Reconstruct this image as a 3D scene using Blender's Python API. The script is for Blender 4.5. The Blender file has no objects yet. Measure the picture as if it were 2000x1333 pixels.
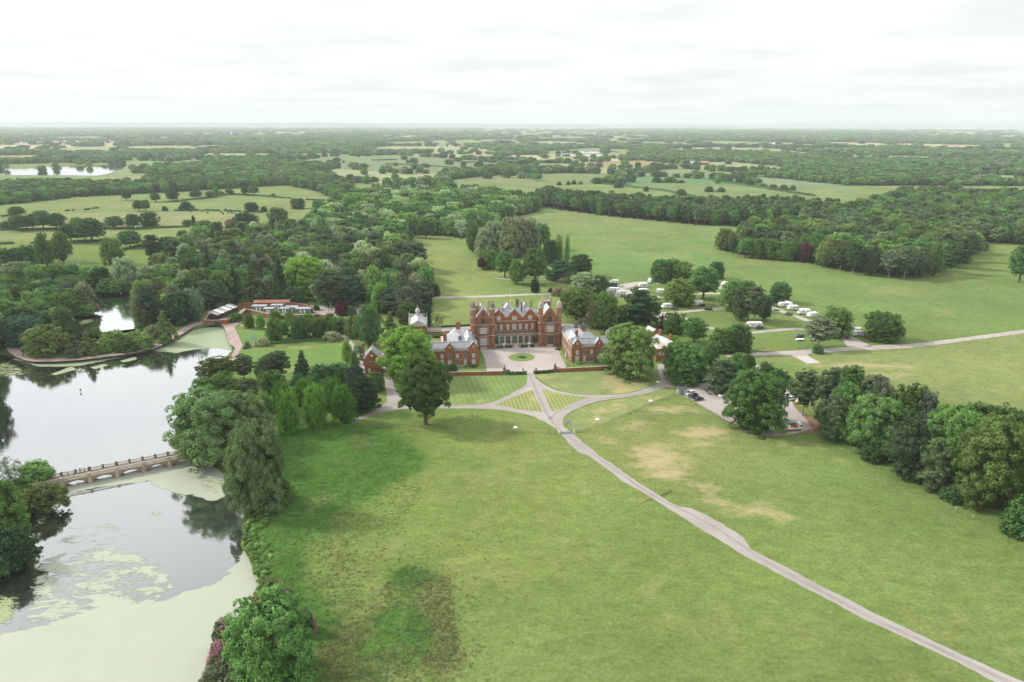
import bpy, bmesh, math, random
import numpy as np
from mathutils import Vector, Matrix
from mathutils.geometry import tessellate_polygon
random.seed(7); RNG = np.random.default_rng(11)
scene = bpy.context.scene
COL = bpy.data.collections.new('place'); scene.collection.children.link(COL)

# ------------------------------------------------------------------ camera
FPX = 1380.0; PITCH = math.radians(17.13); ROLL = math.radians(0.14); CAMH = 100.0
cp, sp, cr, sr = math.cos(PITCH), math.sin(PITCH), math.cos(ROLL), math.sin(ROLL)
FWD = np.array((0, cp, -sp)); _r0 = np.array((1., 0, 0)); _u0 = np.array((0, sp, cp))
RIGHT = cr*_r0 + sr*_u0; UP = cr*_u0 - sr*_r0
cam = bpy.data.cameras.new('camera'); camo = bpy.data.objects.new('camera', cam); COL.objects.link(camo)
cam.sensor_width = 36.0; cam.lens = FPX/2000*36; cam.clip_start = 1.0; cam.clip_end = 80000
M = Matrix.Identity(4)
for i in range(3):
    M[i][0] = RIGHT[i]; M[i][1] = UP[i]; M[i][2] = -FWD[i]
M[2][3] = CAMH; camo.matrix_world = M
scene.camera = camo

# ------------------------------------------------------------------ light
SUN_EL = math.radians(37); SUN_AZ = math.radians(-75)      # compass from +Y, clockwise
SUN_STRENGTH = 2.15; SKY_STRENGTH = 0.12; EXPOSURE = 1.08
sun = bpy.data.lights.new('sun', 'SUN'); suno = bpy.data.objects.new('sun', sun); COL.objects.link(suno)
sun.energy = SUN_STRENGTH; sun.angle = math.radians(7); sun.color = (1.0, 0.95, 0.86)
sd = Vector((math.sin(SUN_AZ)*math.cos(SUN_EL), math.cos(SUN_AZ)*math.cos(SUN_EL), math.sin(SUN_EL)))
suno.rotation_euler = sd.to_track_quat('Z', 'Y').to_euler(); suno.location = (0, 0, 300)
w = bpy.data.worlds.new('World'); scene.world = w; w.use_nodes = True
nt = w.node_tree; nt.nodes.clear()
def N(nt, t, **k):
    n = nt.nodes.new(t)
    for a, b in k.items():
        if a.startswith('i_'):
            n.inputs[a[2:].replace('_', ' ')].default_value = b
        else: setattr(n, a, b)
    return n
out = N(nt, 'ShaderNodeOutputWorld'); bg = N(nt, 'ShaderNodeBackground'); bg.inputs[1].default_value = SKY_STRENGTH
sky = N(nt, 'ShaderNodeTexSky', sky_type='NISHITA', sun_disc=False, sun_elevation=SUN_EL, sun_rotation=SUN_AZ, altitude=100, dust_density=3.0)
# thin high overcast in front of the blue: bright white with grey cloud undersides
tc = N(nt, 'ShaderNodeTexCoord'); sx = N(nt, 'ShaderNodeSeparateXYZ'); nt.links.new(tc.outputs['Generated'], sx.inputs[0])
mx = N(nt, 'ShaderNodeMath', operation='MAXIMUM'); nt.links.new(sx.outputs[2], mx.inputs[0]); mx.inputs[1].default_value = 0.0
ad = N(nt, 'ShaderNodeMath', operation='ADD'); nt.links.new(mx.outputs[0], ad.inputs[0]); ad.inputs[1].default_value = 0.06
dx = N(nt, 'ShaderNodeMath', operation='DIVIDE'); dy = N(nt, 'ShaderNodeMath', operation='DIVIDE')
nt.links.new(sx.outputs[0], dx.inputs[0]); nt.links.new(ad.outputs[0], dx.inputs[1])
nt.links.new(sx.outputs[1], dy.inputs[0]); nt.links.new(ad.outputs[0], dy.inputs[1])
cb = N(nt, 'ShaderNodeCombineXYZ'); nt.links.new(dx.outputs[0], cb.inputs[0]); nt.links.new(dy.outputs[0], cb.inputs[1])
no = N(nt, 'ShaderNodeTexNoise'); no.inputs['Scale'].default_value = 0.75; no.inputs['Detail'].default_value = 7; no.inputs['Roughness'].default_value = 0.55
nt.links.new(cb.outputs[0], no.inputs['Vector'])
rp = N(nt, 'ShaderNodeValToRGB'); nt.links.new(no.outputs['Fac'], rp.inputs[0])
rp.color_ramp.elements[0].position = 0.36; rp.color_ramp.elements[0].color = (3.36, 3.44, 3.46, 1)
rp.color_ramp.elements[1].position = 0.57; rp.color_ramp.elements[1].color = (4.02, 4.06, 4.02, 1)
mi = N(nt, 'ShaderNodeMix', data_type='RGBA'); mi.inputs[0].default_value = 0.96
zg = N(nt, 'ShaderNodeMath', operation='MULTIPLY_ADD'); nt.links.new(mx.outputs[0], zg.inputs[0]); zg.inputs[1].default_value = 0.62; zg.inputs[2].default_value = 1.0   # an overcast sky brightens towards the zenith
cs = N(nt, 'ShaderNodeVectorMath', operation='SCALE'); nt.links.new(rp.outputs[0], cs.inputs[0]); nt.links.new(zg.outputs[0], cs.inputs['Scale'])
nt.links.new(sky.outputs[0], mi.inputs[6]); nt.links.new(cs.outputs[0], mi.inputs[7])
nt.links.new(mi.outputs[2], bg.inputs[0]); nt.links.new(bg.outputs[0], out.inputs[0])
vs = scene.view_settings; vs.view_transform = 'Standard'; vs.look = 'None'; vs.gamma = 1; vs.exposure = EXPOSURE; vs.use_curve_mapping = False
cy = scene.cycles
cy.max_bounces = 6; cy.diffuse_bounces = 3; cy.glossy_bounces = 3; cy.transparent_max_bounces = 10; cy.volume_bounces = 1
cy.use_denoising = True

# ------------------------------------------------------------------ projection (used once, to read positions off the survey photo)
def at(px, py, z=0.0):
    a = (px-1000)/FPX; b = (666.5-py)/FPX
    d = FWD + a*RIGHT + b*UP; t = (z-CAMH)/d[2]
    return Vector((t*d[0], t*d[1], z))
def proj(p):
    v = np.array((p[0], p[1], p[2]-CAMH)); D = v@FWD
    return 1000+FPX*(v@RIGHT)/D, 666.5-FPX*(v@UP)/D, D
def projxy(X, Y, Z=0.0):
    Z = Z-CAMH
    D = Y*FWD[1]+Z*FWD[2]
    return 1000+FPX*(X*RIGHT[0]+Y*RIGHT[1]+Z*RIGHT[2])/D, 666.5-FPX*(X*UP[0]+Y*UP[1]+Z*UP[2])/D, D
def height_at(px, py, ytop):
    """height in metres of a thing whose foot is seen at (px,py) and whose top at ytop"""
    p = at(px, py); lo, hi = 0.0, 80.0
    for _ in range(30):
        m = (lo+hi)/2
        if proj((p.x, p.y, m))[1] > ytop: lo = m
        else: hi = m
    return lo

# ------------------------------------------------------------------ materials
MATS = {}
def new_mat(name):
    m = bpy.data.materials.new(name); m.use_nodes = True; m.node_tree.nodes.clear(); MATS[name] = m
    return m, m.node_tree
def mat(name, col, rough=0.8, var=0.12, scale=1.5, metal=0.0, col2=None, bump=0.0, bscale=8.0, objcol=False, spec=0.3):
    m, t = new_mat(name)
    o = N(t, 'ShaderNodeOutputMaterial'); p = N(t, 'ShaderNodeBsdfPrincipled')
    p.inputs['Roughness'].default_value = rough; p.inputs['Metallic'].default_value = metal; p.inputs['Specular IOR Level'].default_value = spec
    c = N(t, 'ShaderNodeTexCoord'); n = N(t, 'ShaderNodeTexNoise'); n.inputs['Scale'].default_value = scale; n.inputs['Detail'].default_value = 6; n.inputs['Roughness'].default_value = 0.65
    t.links.new(c.outputs['Object'], n.inputs['Vector'])
    r = N(t, 'ShaderNodeValToRGB'); t.links.new(n.outputs['Fac'], r.inputs[0])
    a = col; b = col2 if col2 else tuple(min(1, x*(1+var)) for x in col)
    a2 = tuple(x*(1-var) for x in col) if not col2 else col
    r.color_ramp.elements[0].position = 0.35; r.color_ramp.elements[0].color = (*a2, 1)
    r.color_ramp.elements[1].position = 0.65; r.color_ramp.elements[1].color = (*b, 1)
    last = r.outputs[0]
    if objcol:
        oi = N(t, 'ShaderNodeObjectInfo'); mm = N(t, 'ShaderNodeMix', data_type='RGBA', blend_type='MULTIPLY'); mm.inputs[0].default_value = 1
        t.links.new(last, mm.inputs[6]); t.links.new(oi.outputs['Color'], mm.inputs[7]); last = mm.outputs[2]
    t.links.new(last, p.inputs['Base Color'])
    if bump:
        bn = N(t, 'ShaderNodeTexNoise'); bn.inputs['Scale'].default_value = bscale; bn.inputs['Detail'].default_value = 5
        t.links.new(c.outputs['Object'], bn.inputs['Vector'])
        bu = N(t, 'ShaderNodeBump'); bu.inputs['Strength'].default_value = bump; bu.inputs['Distance'].default_value = 0.3
        t.links.new(bn.outputs['Fac'], bu.inputs['Height']); t.links.new(bu.outputs[0], p.inputs['Normal'])
    t.links.new(p.outputs[0], o.inputs[0])
    return m
mat('brick', (0.20, 0.070, 0.033), 0.9, 0.25, 0.6, col2=(0.35, 0.135, 0.062), bump=0.3, bscale=6)
mat('brick_dark', (0.165, 0.072, 0.048), 0.9, 0.3, 0.6, col2=(0.27, 0.125, 0.085))
mat('stone', (0.30, 0.26, 0.20), 0.9, 0.3, 0.8, col2=(0.45, 0.40, 0.32))
mat('stone_dark', (0.11, 0.10, 0.085), 0.9, 0.3, 0.8, col2=(0.20, 0.175, 0.14))
mat('stone_pale', (0.33, 0.30, 0.255), 0.85, 0.2, 0.6, col2=(0.47, 0.43, 0.37))
mat('slate', (0.19, 0.20, 0.22), 0.75, 0.2, 0.7, col2=(0.30, 0.31, 0.33), bump=0.2, bscale=3)
mat('slate_pale', (0.34, 0.35, 0.36), 0.75, 0.2, 0.7, col2=(0.46, 0.47, 0.475), bump=0.15, bscale=3)
mat('slate_dark', (0.08, 0.09, 0.11), 0.5, 0.2, 0.6)
mat('lead', (0.36, 0.38, 0.41), 0.5, 0.15, 0.4)
mat('tile_brown', (0.30, 0.20, 0.16), 0.9, 0.2, 0.5, col2=(0.42, 0.30, 0.25))
mat('tile_red', (0.24, 0.095, 0.06), 0.9, 0.2, 0.5, col2=(0.33, 0.15, 0.10))
mat('render_pale', (0.55, 0.50, 0.43), 0.9, 0.15, 0.5)
mat('glass_dark', (0.025, 0.03, 0.04), 0.12, 0.3, 2.0, spec=0.8)
mat('glass_blind', (0.55, 0.54, 0.50), 0.35, 0.1, 2.0, spec=0.6)
mat('white_paint', (0.78, 0.78, 0.76), 0.5, 0.05, 1.5)
mat('black_paint', (0.02, 0.022, 0.025), 0.45, 0.2, 1.5)
mat('iron', (0.018, 0.018, 0.02), 0.6, 0.2, 1.5)
mat('green_paint', (0.02, 0.09, 0.05), 0.5, 0.2, 1.5)
mat('teal_metal', (0.24, 0.36, 0.35), 0.5, 0.2, 1.5)
mat('clay', (0.55, 0.27, 0.15), 0.8, 0.2, 2)
mat('timber_dark', (0.045, 0.035, 0.03), 0.85, 0.3, 1.0, bump=0.2)
mat('timber_grey', (0.26, 0.24, 0.21), 0.85, 0.2, 1.0)
mat('corrugated', (0.24, 0.23, 0.21), 0.7, 0.25, 0.5, col2=(0.40, 0.39, 0.36))
mat('cabin_grey', (0.17, 0.18, 0.19), 0.7, 0.15, 1)
mat('car_paint', (1, 1, 1), 0.28, 0.0, 1, objcol=True, spec=0.6)
mat('tyre', (0.02, 0.02, 0.02), 0.8, 0.1, 3)
mat('chrome', (0.55, 0.55, 0.56), 0.3, 0.05, 3, metal=0.7)
mat('skin', (0.45, 0.27, 0.19), 0.7, 0.05, 3)
mat('cloth', (1, 1, 1), 0.9, 0.1, 8, objcol=True)
mat('trouser', (0.03, 0.035, 0.05), 0.9, 0.1, 8)
mat('hair', (0.05, 0.03, 0.02), 0.8, 0.1, 8)
mat('red_paint', (0.5, 0.03, 0.03), 0.5, 0.05, 2)
mat('yellow_paint', (0.62, 0.45, 0.04), 0.6, 0.1, 2)
mat('green_tank', (0.02, 0.16, 0.13), 0.5, 0.1, 2)
mat('pallet', (0.45, 0.33, 0.2), 0.8, 0.2, 4)
mat('bark', (0.09, 0.07, 0.055), 0.9, 0.3, 1.2, bump=0.5, bscale=3)
mat('bark_pale', (0.26, 0.22, 0.19), 0.9, 0.3, 1.2, bump=0.5, bscale=3)
mat('cow_hide', (1, 1, 1), 0.9, 0.1, 3, objcol=True)
mat('road', (0.265, 0.24, 0.225), 0.9, 0.2, 0.06, col2=(0.345, 0.315, 0.295), bump=0.1, bscale=5)
mat('gravel', (0.33, 0.285, 0.27), 0.95, 0.15, 0.05, col2=(0.40, 0.355, 0.335), bump=0.15, bscale=4)
mat('pink_path', (0.29, 0.215, 0.20), 0.95, 0.15, 0.1, col2=(0.36, 0.275, 0.26))
mat('concrete', (0.42, 0.395, 0.37), 0.9, 0.08, 0.3)
mat('soil', (0.16, 0.09, 0.05), 0.95, 0.3, 0.4, col2=(0.28, 0.17, 0.10))
mat('bridge_brick', (0.26, 0.19, 0.15), 0.9, 0.3, 0.5, col2=(0.38, 0.27, 0.21), bump=0.3, bscale=4)
mat('bridge_deck', (0.19, 0.165, 0.145), 0.9, 0.2, 0.5, col2=(0.27, 0.235, 0.205))
mat('road_dark', (0.225, 0.205, 0.195), 0.9, 0.2, 0.15, col2=(0.29, 0.265, 0.25))
mat('bridge_vault', (0.22, 0.22, 0.21), 0.9, 0.3, 0.6)

def lawn_mat(name, c1, c2, ang, width, noise=0.5, dry=0.0, drycol=(0.36, 0.30, 0.15)):
    m, t = new_mat(name); o = N(t, 'ShaderNodeOutputMaterial'); p = N(t, 'ShaderNodeBsdfDiffuse')
    g = N(t, 'ShaderNodeNewGeometry'); mp = N(t, 'ShaderNodeMapping'); mp.inputs['Rotation'].default_value = (0, 0, ang); t.links.new(g.outputs['Position'], mp.inputs[0])
    wv = N(t, 'ShaderNodeTexWave'); wv.inputs['Scale'].default_value = 0.314/width; wv.inputs['Distortion'].default_value = 0.6; wv.inputs['Detail'].default_value = 2; wv.inputs['Detail Scale'].default_value = 0.3
    t.links.new(mp.outputs[0], wv.inputs[0])
    mi = N(t, 'ShaderNodeMix', data_type='RGBA'); mi.inputs[6].default_value = (*c1, 1); mi.inputs[7].default_value = (*c2, 1); t.links.new(wv.outputs['Fac'], mi.inputs[0])
    n1 = N(t, 'ShaderNodeTexNoise'); n1.inputs['Scale'].default_value = 0.12; n1.inputs['Detail'].default_value = 8; n1.inputs['Roughness'].default_value = 0.7; t.links.new(g.outputs['Position'], n1.inputs[0])
    mr = N(t, 'ShaderNodeMapRange'); mr.inputs[1].default_value = 0.3; mr.inputs[2].default_value = 0.7; mr.inputs[3].default_value = 1-noise*0.4; mr.inputs[4].default_value = 1+noise*0.4
    t.links.new(n1.outputs['Fac'], mr.inputs[0])
    mm = N(t, 'ShaderNodeVectorMath', operation='SCALE'); t.links.new(mi.outputs[2], mm.inputs[0]); t.links.new(mr.outputs[0], mm.inputs['Scale'])
    n2 = N(t, 'ShaderNodeTexNoise'); n2.inputs['Scale'].default_value = 0.055; n2.inputs['Detail'].default_value = 8; n2.inputs['Roughness'].default_value = 0.68; t.links.new(g.outputs['Position'], n2.inputs[0])
    m2 = N(t, 'ShaderNodeMapRange'); m2.inputs[1].default_value = 0.62-dry*0.3; m2.inputs[2].default_value = 0.72-dry*0.25; t.links.new(n2.outputs['Fac'], m2.inputs[0])
    mz = N(t, 'ShaderNodeMix', data_type='RGBA'); mz.inputs[7].default_value = (*drycol, 1); t.links.new(mm.outputs[0], mz.inputs[6])
    ms = N(t, 'ShaderNodeMath', operation='MULTIPLY'); ms.inputs[1].default_value = 0.8 if dry else 0.0; t.links.new(m2.outputs[0], ms.inputs[0]); t.links.new(ms.outputs[0], mz.inputs[0])
    t.links.new(mz.outputs[2], p.inputs[0]); t.links.new(p.outputs[0], o.inputs[0])
    return m
lawn_mat('lawn_left', (0.135, 0.198, 0.066), (0.165, 0.222, 0.080), math.radians(-12), 2.2, 0.4, 0.15)
lawn_mat('lawn_right', (0.165, 0.208, 0.078), (0.19, 0.228, 0.092), math.radians(-30), 2.6, 0.5, 0.42)
lawn_mat('lawn_tri', (0.165, 0.205, 0.065), (0.27, 0.28, 0.125), math.radians(-8), 1.5, 0.4, 0.25)
lawn_mat('lawn_round', (0.10, 0.18, 0.05), (0.20, 0.25, 0.10), math.radians(30), 1.3, 0.3, 0.0)
lawn_mat('lawn_garden', (0.115, 0.19, 0.055), (0.13, 0.205, 0.062), math.radians(-55), 1.6, 0.4, 0.15)

def water_mat(name, base, tint, fac, rough):
    m, t = new_mat(name); o = N(t, 'ShaderNodeOutputMaterial')
    d = N(t, 'ShaderNodeBsdfDiffuse'); g = N(t, 'ShaderNodeBsdfGlossy'); d.inputs[0].default_value = (*base, 1); g.inputs[0].default_value = (*tint, 1); g.inputs['Roughness'].default_value = rough
    geo = N(t, 'ShaderNodeNewGeometry'); n = N(t, 'ShaderNodeTexNoise'); n.inputs['Scale'].default_value = 1.1; n.inputs['Detail'].default_value = 4; t.links.new(geo.outputs['Position'], n.inputs[0])
    b = N(t, 'ShaderNodeBump'); b.inputs['Strength'].default_value = 0.10; b.inputs['Distance'].default_value = 0.12; t.links.new(n.outputs['Fac'], b.inputs['Height']); t.links.new(b.outputs[0], g.inputs['Normal'])
    mx = N(t, 'ShaderNodeMixShader'); lw = N(t, 'ShaderNodeLayerWeight'); lw.inputs[0].default_value = 0.5
    mr = N(t, 'ShaderNodeMapRange'); mr.inputs[1].default_value = 0.0; mr.inputs[2].default_value = 1.0; mr.inputs[3].default_value = -0.36; mr.inputs[4].default_value = 1.33; mr.clamp = False
    t.links.new(lw.outputs['Facing'], mr.inputs[0]); t.links.new(mr.outputs[0], mx.inputs[0])
    t.links.new(d.outputs[0], mx.inputs[1]); t.links.new(g.outputs[0], mx.inputs[2]); t.links.new(mx.outputs[0], o.inputs[0]); return m
water_mat('water', (0.035, 0.04, 0.035), (0.93, 0.94, 0.95), 0.80, 0.05)

# ------------------------------------------------------------------ mesh helpers
def prop(o, label=None, cat=None, group=None, kind=None):
    if label: o['label'] = label
    if cat: o['category'] = cat
    if group: o['group'] = group
    if kind: o['kind'] = kind
    return o
def link(name, me, parent=None, loc=None):
    o = bpy.data.objects.new(name, me); COL.objects.link(o)
    if parent is not None: o.parent = parent
    if loc is not None: o.location = loc
    return o
def thing(name, label, cat, loc=(0, 0, 0), rz=0.0, group=None):
    o = bpy.data.objects.new(name, None); COL.objects.link(o); o.location = loc; o.rotation_euler = (0, 0, rz)
    o.empty_display_size = 0.5
    return prop(o, label, cat, group)
class MB:
    def __init__(s): s.v = []; s.f = []; s.m = []; s.cur = 0
    def face(s, pts):
        b = len(s.v); s.v += [tuple(p) for p in pts]; s.f.append(tuple(range(b, b+len(pts)))); s.m.append(s.cur)
    def hexa(s, a, b):
        """a: 4 bottom pts ccw, b: 4 top pts"""
        i = len(s.v); s.v += [tuple(p) for p in a]+[tuple(p) for p in b]
        n = len(a)
        s.f.append(tuple(i+k for k in reversed(range(n)))); s.f.append(tuple(i+n+k for k in range(n))); s.m += [s.cur]*2
        for k in range(n):
            j = (k+1) % n; s.f.append((i+k, i+j, i+n+j, i+n+k)); s.m.append(s.cur)
        return s
    def box(s, x0, x1, y0, y1, z0, z1):
        return s.hexa([(x0, y0, z0), (x1, y0, z0), (x1, y1, z0), (x0, y1, z0)], [(x0, y0, z1), (x1, y0, z1), (x1, y1, z1), (x0, y1, z1)])
    def frus(s, cx, cy, z0, z1, r0, r1, n=8, ph=None):
        ph = math.pi/n if ph is None else ph
        a = [(cx+r0*math.cos(ph+2*math.pi*k/n), cy+r0*math.sin(ph+2*math.pi*k/n), z0) for k in range(n)]
        b = [(cx+r1*math.cos(ph+2*math.pi*k/n), cy+r1*math.sin(ph+2*math.pi*k/n), z1) for k in range(n)]
        return s.hexa(a, b)
    def lathe(s, cx, cy, prof, n=8):
        for (r0, z0), (r1, z1) in zip(prof, prof[1:]): s.frus(cx, cy, z0, z1, max(r0, .01), max(r1, .01), n)
        return s
    def extr_y(s, prof, y0, y1):
        """profile of (x,z), ccw seen from -y, extruded from y0 to y1"""
        n = len(prof); i = len(s.v)
        s.v += [(x, y0, z) for x, z in prof]+[(x, y1, z) for x, z in prof]
        s.f.append(tuple(i+k for k in range(n))); s.f.append(tuple(i+n+k for k in reversed(range(n)))); s.m += [s.cur]*2
        for k in range(n):
            j = (k+1) % n; s.f.append((i+k, i+n+k, i+n+j, i+j)); s.m.append(s.cur)
        return s
    def extr_x(s, prof, x0, x1):
        """profile of (y,z)"""
        n = len(prof); i = len(s.v)
        s.v += [(x0, y, z) for y, z in prof]+[(x1, y, z) for y, z in prof]
        s.f.append(tuple(i+k for k in range(n))); s.f.append(tuple(i+n+k for k in reversed(range(n)))); s.m += [s.cur]*2
        for k in range(n):
            j = (k+1) % n; s.f.append((i+k, i+n+k, i+n+j, i+j)); s.m.append(s.cur)
        return s
    def bar(s, p, q, r, n=4, r2=None):
        p = Vector(p); q = Vector(q); d = (q-p).normalized(); a = d.orthogonal().normalized(); b = d.cross(a); r2 = r if r2 is None else r2
        A = [p+r*(math.cos(2*math.pi*k/n)*a+math.sin(2*math.pi*k/n)*b) for k in range(n)]
        B = [q+r2*(math.cos(2*math.pi*k/n)*a+math.sin(2*math.pi*k/n)*b) for k in range(n)]
        return s.hexa(A, B)
    def gable_roof(s, x0, x1, y0, y1, z0, z1, axis='x', th=0.15, hip=0.0):
        if axis == 'x':
            ym = (y0+y1)/2
            if hip:
                a = [(x0, y0, z0), (x1, y0, z0), (x1, y1, z0), (x0, y1, z0)]; i = len(s.v)
                s.v += a+[(x0+hip, ym, z1), (x1-hip, ym, z1)]
                s.f += [(i, i+1, i+5, i+4), (i+1, i+2, i+5), (i+2, i+3, i+4, i+5), (i+3, i, i+4), (i+3, i+2, i+1, i)]; s.m += [s.cur]*5
            else: s.extr_x([(y0, z0), (ym, z1), (y1, z0)], x0, x1)
        else:
            xm = (x0+x1)/2
            if hip:
                i = len(s.v); s.v += [(x0, y0, z0), (x1, y0, z0), (x1, y1, z0), (x0, y1, z0), (xm, y0+hip, z1), (xm, y1-hip, z1)]
                s.f += [(i, i+1, i+4), (i+1, i+2, i+5, i+4), (i+2, i+3, i+5), (i+3, i, i+4, i+5), (i+3, i+2, i+1, i)]; s.m += [s.cur]*5
            else: s.extr_y([(x0, z0), (x1, z0), (xm, z1)], y0, y1)
        return s
    def mesh(s, name, mats, smooth=False):
        me = bpy.data.meshes.new(name); me.from_pydata(s.v, [], s.f)
        if isinstance(mats, str): mats = [mats]
        for m in mats: me.materials.append(MATS[m])
        if len(mats) > 1: me.polygons.foreach_set('material_index', s.m)
        bm = bmesh.new(); bm.from_mesh(me); bmesh.ops.recalc_face_normals(bm, faces=bm.faces); bm.to_mesh(me); bm.free()
        if smooth: me.polygons.foreach_set('use_smooth', [True]*len(me.polygons))
        me.update(); return me
    def build(s, name, mats, parent=None, label=None, cat=None, group=None, kind=None, loc=None, smooth=False):
        o = link(name, s.mesh(name, mats, smooth), parent, loc); return prop(o, label, cat, group, kind)
def build_each(b, name, m, parent):
    """every box of the builder becomes a part of its own"""
    groups = []; cur = []; lim = 0
    for f in b.f:
        if cur and min(f) >= lim: groups.append(cur); cur = []
        cur.append(f); lim = max(lim, max(f)+1)
    if cur: groups.append(cur)
    for g in groups:
        q = MB(); ids = sorted({k for f in g for k in f}); mp = {k: n for n, k in enumerate(ids)}; q.v = [b.v[k] for k in ids]; q.f = [tuple(mp[k] for k in f) for f in g]; q.m = [0]*len(g); q.build(name, m, parent)
def sheet(name, pts, m, z=0.02, kind='structure', world=False, rag=0.0, **k):
    P = [Vector(p) if world else at(p[0], p[1]) for p in pts]
    if rag:
        Q = []; rr = random.Random(len(P))
        for a, b in zip(P, P[1:]+P[:1]):
            L_ = (b-a).length; n = max(1, int(L_/1.6)); d = (b-a)/max(L_, .01); nn = Vector((-d.y, d.x, 0))
            for i in range(n): Q.append(a+(b-a)*i/n+nn*(rr.uniform(-rag, rag) if n > 1 else 0))
        P = Q
    P = [Vector((p.x, p.y, z)) for p in P]
    tris = tessellate_polygon([P])
    me = bpy.data.meshes.new(name); me.from_pydata([tuple(p) for p in P], [], [tuple(t) for t in tris]); me.materials.append(MATS[m])
    bm = bmesh.new(); bm.from_mesh(me)
    for f in bm.faces:
        if f.normal.z < 0: f.normal_flip()
    bm.to_mesh(me); bm.free()
    o = link(name, me); return prop(o, kind=kind, **k)
def smoothline(P, n=6):
    out = []
    P = [np.array(p[:2], float) for p in P]
    for i in range(len(P)-1):
        p0 = P[max(i-1, 0)]; p1 = P[i]; p2 = P[i+1]; p3 = P[min(i+2, len(P)-1)]
        for k in range(n):
            t = k/n; out.append(0.5*((2*p1)+(p2-p0)*t+(2*p0-5*p1+4*p2-p3)*t*t+(3*p1-p0-3*p2+p3)*t**3))
    out.append(P[-1]); return out
def ribbon(name, pts, width, m, z=0.03, kind='structure', world=False, n=6, **k):
    L = [p[:2] for p in pts] if world else [at(*p)[:2] for p in pts]
    L = smoothline(L, n); W = width if isinstance(width, (list, tuple)) else None
    v = []; f = []
    for i, p in enumerate(L):
        d = L[min(i+1, len(L)-1)]-L[max(i-1, 0)]; d = d/np.linalg.norm(d); q = np.array((-d[1], d[0]))
        wd = np.interp(i/(len(L)-1), np.linspace(0, 1, len(W)), W) if W else width
        wd = wd*(1+0.05*math.sin(i*1.7)+0.03*math.sin(i*3.1))
        v += [(*(p+q*wd/2), z), (*(p-q*wd/2), z)]
        if i: f.append((2*i-2, 2*i-1, 2*i+1, 2*i))
    me = bpy.data.meshes.new(name); me.from_pydata(v, [], f); me.materials.append(MATS[m])
    bm = bmesh.new(); bm.from_mesh(me)
    for fc in bm.faces:
        if fc.normal.z < 0: fc.normal_flip()
    bm.to_mesh(me); bm.free()
    return prop(link(name, me), kind=kind, **k)

# ------------------------------------------------------------------ numpy polygon helpers
def wpoly(px, z=0.0): return np.array([at(x, y, z)[:2] for x, y in px])
def inside(P, X, Y):
    r = np.zeros(X.shape, bool); n = len(P)
    for i in range(n):
        x1, y1 = P[i]; x2, y2 = P[(i+1) % n]
        if y1 == y2: continue
        c = ((Y >= min(y1, y2)) & (Y < max(y1, y2))); r ^= c & (X < (x2-x1)*(Y-y1)/(y2-y1)+x1)
    return r
def sdist(P, X, Y):
    """signed distance, positive inside"""
    D = np.full(X.shape, 1e12); n = len(P)
    for i in range(n):
        x1, y1 = P[i]; x2, y2 = P[(i+1) % n]; dx, dy = x2-x1, y2-y1; L = dx*dx+dy*dy+1e-9
        t = np.clip(((X-x1)*dx+(Y-y1)*dy)/L, 0, 1); D = np.minimum(D, (X-x1-t*dx)**2+(Y-y1-t*dy)**2)
    D = np.sqrt(D); return np.where(inside(P, X, Y), D, -D)
def sstep(a, b, x): t = np.clip((x-a)/(b-a), 0, 1); return t*t*(3-2*t)
def vnoise(X, Y, s, seed=0):
    """cheap smooth value noise 0..1"""
    x = X/s; y = Y/s; xi = np.floor(x).astype(np.int64); yi = np.floor(y).astype(np.int64); fx = x-xi; fy = y-yi
    fx = fx*fx*(3-2*fx); fy = fy*fy*(3-2*fy)
    def h(a, b):
        n = (a*374761393+b*668265263+seed*1442695041) & 0x7fffffff; n = ((n ^ (n >> 13))*1274126177) & 0x7fffffff; return ((n ^ (n >> 16)) & 0xffff)/65535.0
    return (h(xi, yi)*(1-fx)+h(xi+1, yi)*fx)*(1-fy)+(h(xi, yi+1)*(1-fx)+h(xi+1, yi+1)*fx)*fy
def fbm(X, Y, s, seed=0, o=4):
    r = 0; a = 0.5; t = 0
    for k in range(o): r = r+a*vnoise(X+k*31.7, Y-k*17.3, s/2**k, seed+k); t += a; a *= 0.55
    return r/t

_NT = 'first second third fourth fifth sixth seventh eighth ninth tenth eleventh twelfth thirteenth fourteenth fifteenth sixteenth seventeenth eighteenth nineteenth twentieth'.split()
def NTH(i):
    return (_NT[i] if i < 20 else 'twenty '+_NT[i-20])+' from the left'

# ================================================================== TERRAIN
WZ = -1.2
UL = [(-90,712),(0,694),(25,697),(45,705),(75,712),(150,706),(230,697),(300,686),(345,663),(380,645),(410,640),(436,641),(441,655),(447,669),(451,685),(440,700),(425,725),(405,745),(385,770),(362,800),(348,840),(345,880),(356,890),(240,925),(105,955),(85,945),(40,952),(0,955),(-60,960),(-150,900),(-170,800)]
LL = [(95,938),(350,884),(400,905),(440,930),(478,985),(474,1040),(470,1065),(483,1090),(500,1120),(500,1160),(490,1190),(465,1215),(435,1265),(410,1310),(375,1370),(250,1500),(-150,1500),(-250,1300),(-100,1130),(20,1105),(50,1085),(45,1050),(48,1020),(70,995),(100,975)]
SPL = [(169,574),(215,571),(259,569),(262,590),(261,607),(268,634),(272,650),(240,652),(202,654),(157,686),(138,684),(140,641),(144,621),(165,613),(187,607),(180,595)]
LAKES = [wpoly(P, WZ) for P in (UL, LL, SPL)]
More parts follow.
